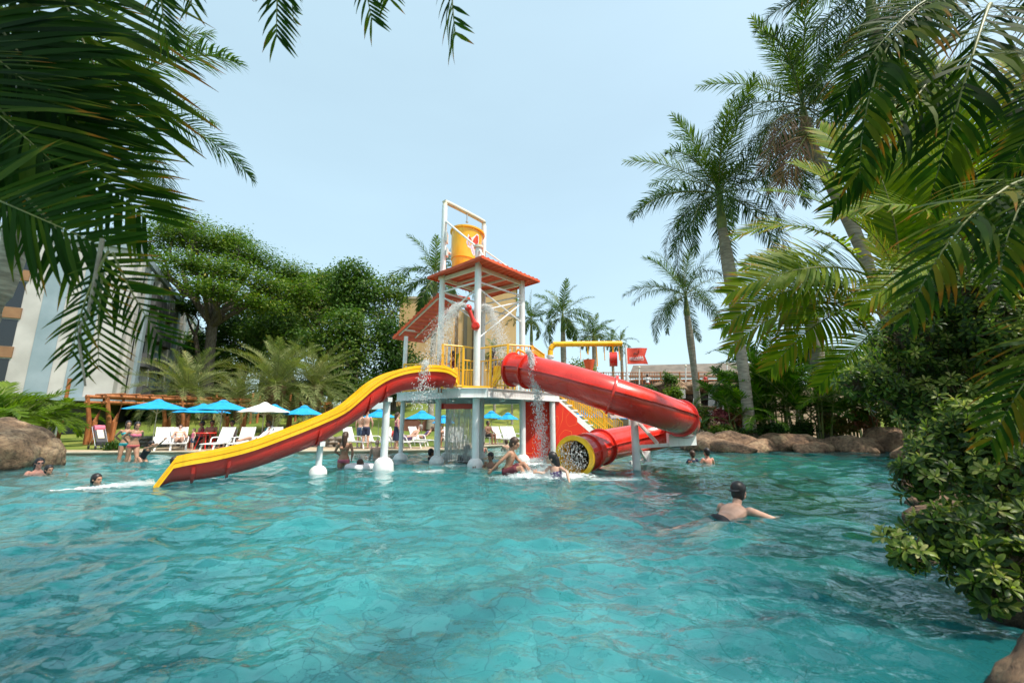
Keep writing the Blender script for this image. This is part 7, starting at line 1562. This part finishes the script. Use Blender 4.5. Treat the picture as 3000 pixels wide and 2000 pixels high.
for k, (A, B) in enumerate((((2400, 360, 18.5), (2270, 560, 17.8)), ((2380, 350, 18.4), (2230, 500, 18)), ((2380, 370, 18.2), (2310, 600, 18)), ((2360, 340, 18.2), (2260, 420, 17.6)))): span(dfp, RF[0], at(*A), at(*B), roll=.3*k, face=(0, -1, .6))
# variegated bush: rosettes of blunt leaves on twigs
def rosette_mesh(name, seed, n=10, L=.115, W_=.042):
    g_ = random.Random(seed); q = MB(); K = 4; prof = (.22, .55, .92, 1.0, .35)
    for i in range(n):
        az = i*2.4+g_.uniform(-.2, .2); el = R(lerp(70, 2, (i/(n-1))**.8)+g_.uniform(-10, 10)); L_ = L*lerp(.6, 1.05, i/(n-1))*g_.uniform(.85, 1.1); d = V(math.cos(az)*math.cos(el), math.sin(az)*math.cos(el), math.sin(el)); s_ = V(-math.sin(az), math.cos(az), 0); up = s_.cross(d)*-1
        if up.z < 0: up = -up
        tn = lerp(.58, .08, i/(n-1))+g_.uniform(-.12, .12); c = d*.012; cur = d.copy(); rows = []
        for j in range(K+1):
            w_ = W_*prof[j]*.5*L_/L; rows.append((c-s_*w_+up*w_*.35, c, c+s_*w_+up*w_*.35)); cur = (cur+V(0, 0, -.16)).normalized(); c = c+cur*L_/K
        vs = [p for r_ in rows for p in r_]; tt = [x_ for j in range(K+1) for x_ in (tn+.13, tn, tn+.13)]
        fs = [(3*j+k_, 3*j+k_+1, 3*(j+1)+k_+1, 3*(j+1)+k_) for j in range(K) for k_ in (0, 1)]; q.add(vs, fs, tt)
    return q
def near_bush(label, base, lobes, n, seed, L=.115, name='variegated_bush'):
    root = thing(name, base, label, 'bush', 'leafy bushes on the near bank'); g_ = random.Random(seed); pro = [rosette_mesh('r', s_, 11, L, L*.37) for s_ in range(4)]; q = MB(); tw = MB(); vol = [l[3]**2 for l in lobes]
    for i in range(n):
        l = g_.choices(lobes, vol)[0]; d = V(g_.gauss(0, 1), g_.gauss(0, 1), g_.gauss(0, 1)).normalized(); rr = g_.uniform(.45, 1.05); c = V(l[:3])+d*l[3]*rr; out = (d+V(-.25, -.15, .45)).normalized()
        x_, y_ = frame(out); Mx = Matrix((x_, y_, out)).transposed()@Matrix.Rotation(g_.uniform(0, 6.28), 3, 'Z'); s_ = g_.uniform(.75, 1.25); p = pro[i % 4]; b_ = g_.choice((-.2, -.1, 0, 0, .12, .3))
        q.add([c+Mx@(V(v)*s_) for v in p.v], p.f, [t_+b_ for t_ in p.t]); e_ = c-out*g_.uniform(.08, .2); tw.tube([e_, c], [.005, .003], 4, False)
        if i % 3 == 0: tw.tube(smooth_path([V(l[:3])+V(0, 0, -l[3]*.5), V(l[:3]).lerp(e_, .5)+V(0, 0, -.03), e_], 2), [.009, .008, .006, .005, .004], 5, False)
    for l in lobes: tw.tube(smooth_path([V(base), V(base).lerp(V(l[:3]), .5)+V(.1, 0, .15), V(l[:3])], 4), [.03-.0025*i for i in range(9)], 6)
    for b__, nm, mt in ((q, 'foliage', 'variegated'), (tw, 'branch', 'twig')):
        b__.v = [tuple(V(v)-V(base)) for v in b__.v]; b__.build(nm, M[mt], root, True, 0)
    return root
def lp(px, py, D, rpx): c = at(px, py, D); s_ = (D*CP+(c.z-CH)*SP)/1250; return (c.x, c.y, c.z, rpx*s_)
near_bush('light green variegated bush hanging over the water, upper mass', (5.6, 4.9, .1), [lp(2620, 1120, 4.2, 95), lp(2720, 1020, 4.2, 120), lp(2780, 880, 4.4, 120), lp(2560, 1110, 4.0, 60), lp(2880, 1000, 4.0, 140), lp(2950, 850, 4.2, 130), lp(2700, 900, 4.4, 80), lp(2520, 1130, 4.1, 50), lp(2860, 780, 4.5, 90), lp(2640, 980, 3.9, 80), lp(2800, 860, 3.8, 100), lp(2920, 940, 3.7, 110), lp(2500, 1120, 3.9, 40), lp(2700, 1200, 4.0, 85), lp(2820, 1180, 3.9, 120)], 1500, 1, .074)
near_bush('dark lower branches of the variegated bush, dipping towards the water', (4.6, 3.5, .1), [lp(2760, 1330, 3.4, 95), lp(2880, 1280, 3.3, 120), lp(2960, 1400, 3.1, 130), lp(2700, 1400, 3.2, 70), lp(2620, 1590, 3.0, 45), lp(2760, 1560, 3.0, 80), lp(2900, 1540, 3.0, 110), lp(2660, 1620, 2.9, 40), lp(2860, 1660, 2.9, 80)], 600, 2, .078)
near_bush('single low spray of leaves above the corner rock', (3.9, 3.0, .1), [lp(2900, 1730, 2.7, 55), lp(2960, 1640, 2.7, 70)], 34, 3, .09)
near_bush('deep shaded bush at the right edge of the photo', (5.4, 3.6, .1), [lp(3060, 1100, 3.6, 170), lp(3060, 1400, 3.3, 160), lp(3080, 800, 3.8, 170)], 420, 4, .09)
# dense garden behind, closing the right edge
for k, (px_, D, py, rx, ry, lab) in enumerate(((2760, 14, 1180, 120, 90, 'shaded shrub mass behind the near bush'), (2900, 12, 1080, 150, 140, 'tall shaded shrub at the right, behind the drooping palm'), (3050, 11, 950, 170, 200, 'tall shaded shrub at the right edge'), (2820, 16, 900, 120, 120, 'shaded tree crown behind the arching palm'), (2680, 20, 1000, 110, 110, 'shaded tree crown above the far bank'))):
    bush(px_, D, py, rx, ry, lab, 'wood', 5200, .17, 300+k, (.02, .4), .15, 'tall_shrub', PG, 'shrub', .9, .22)
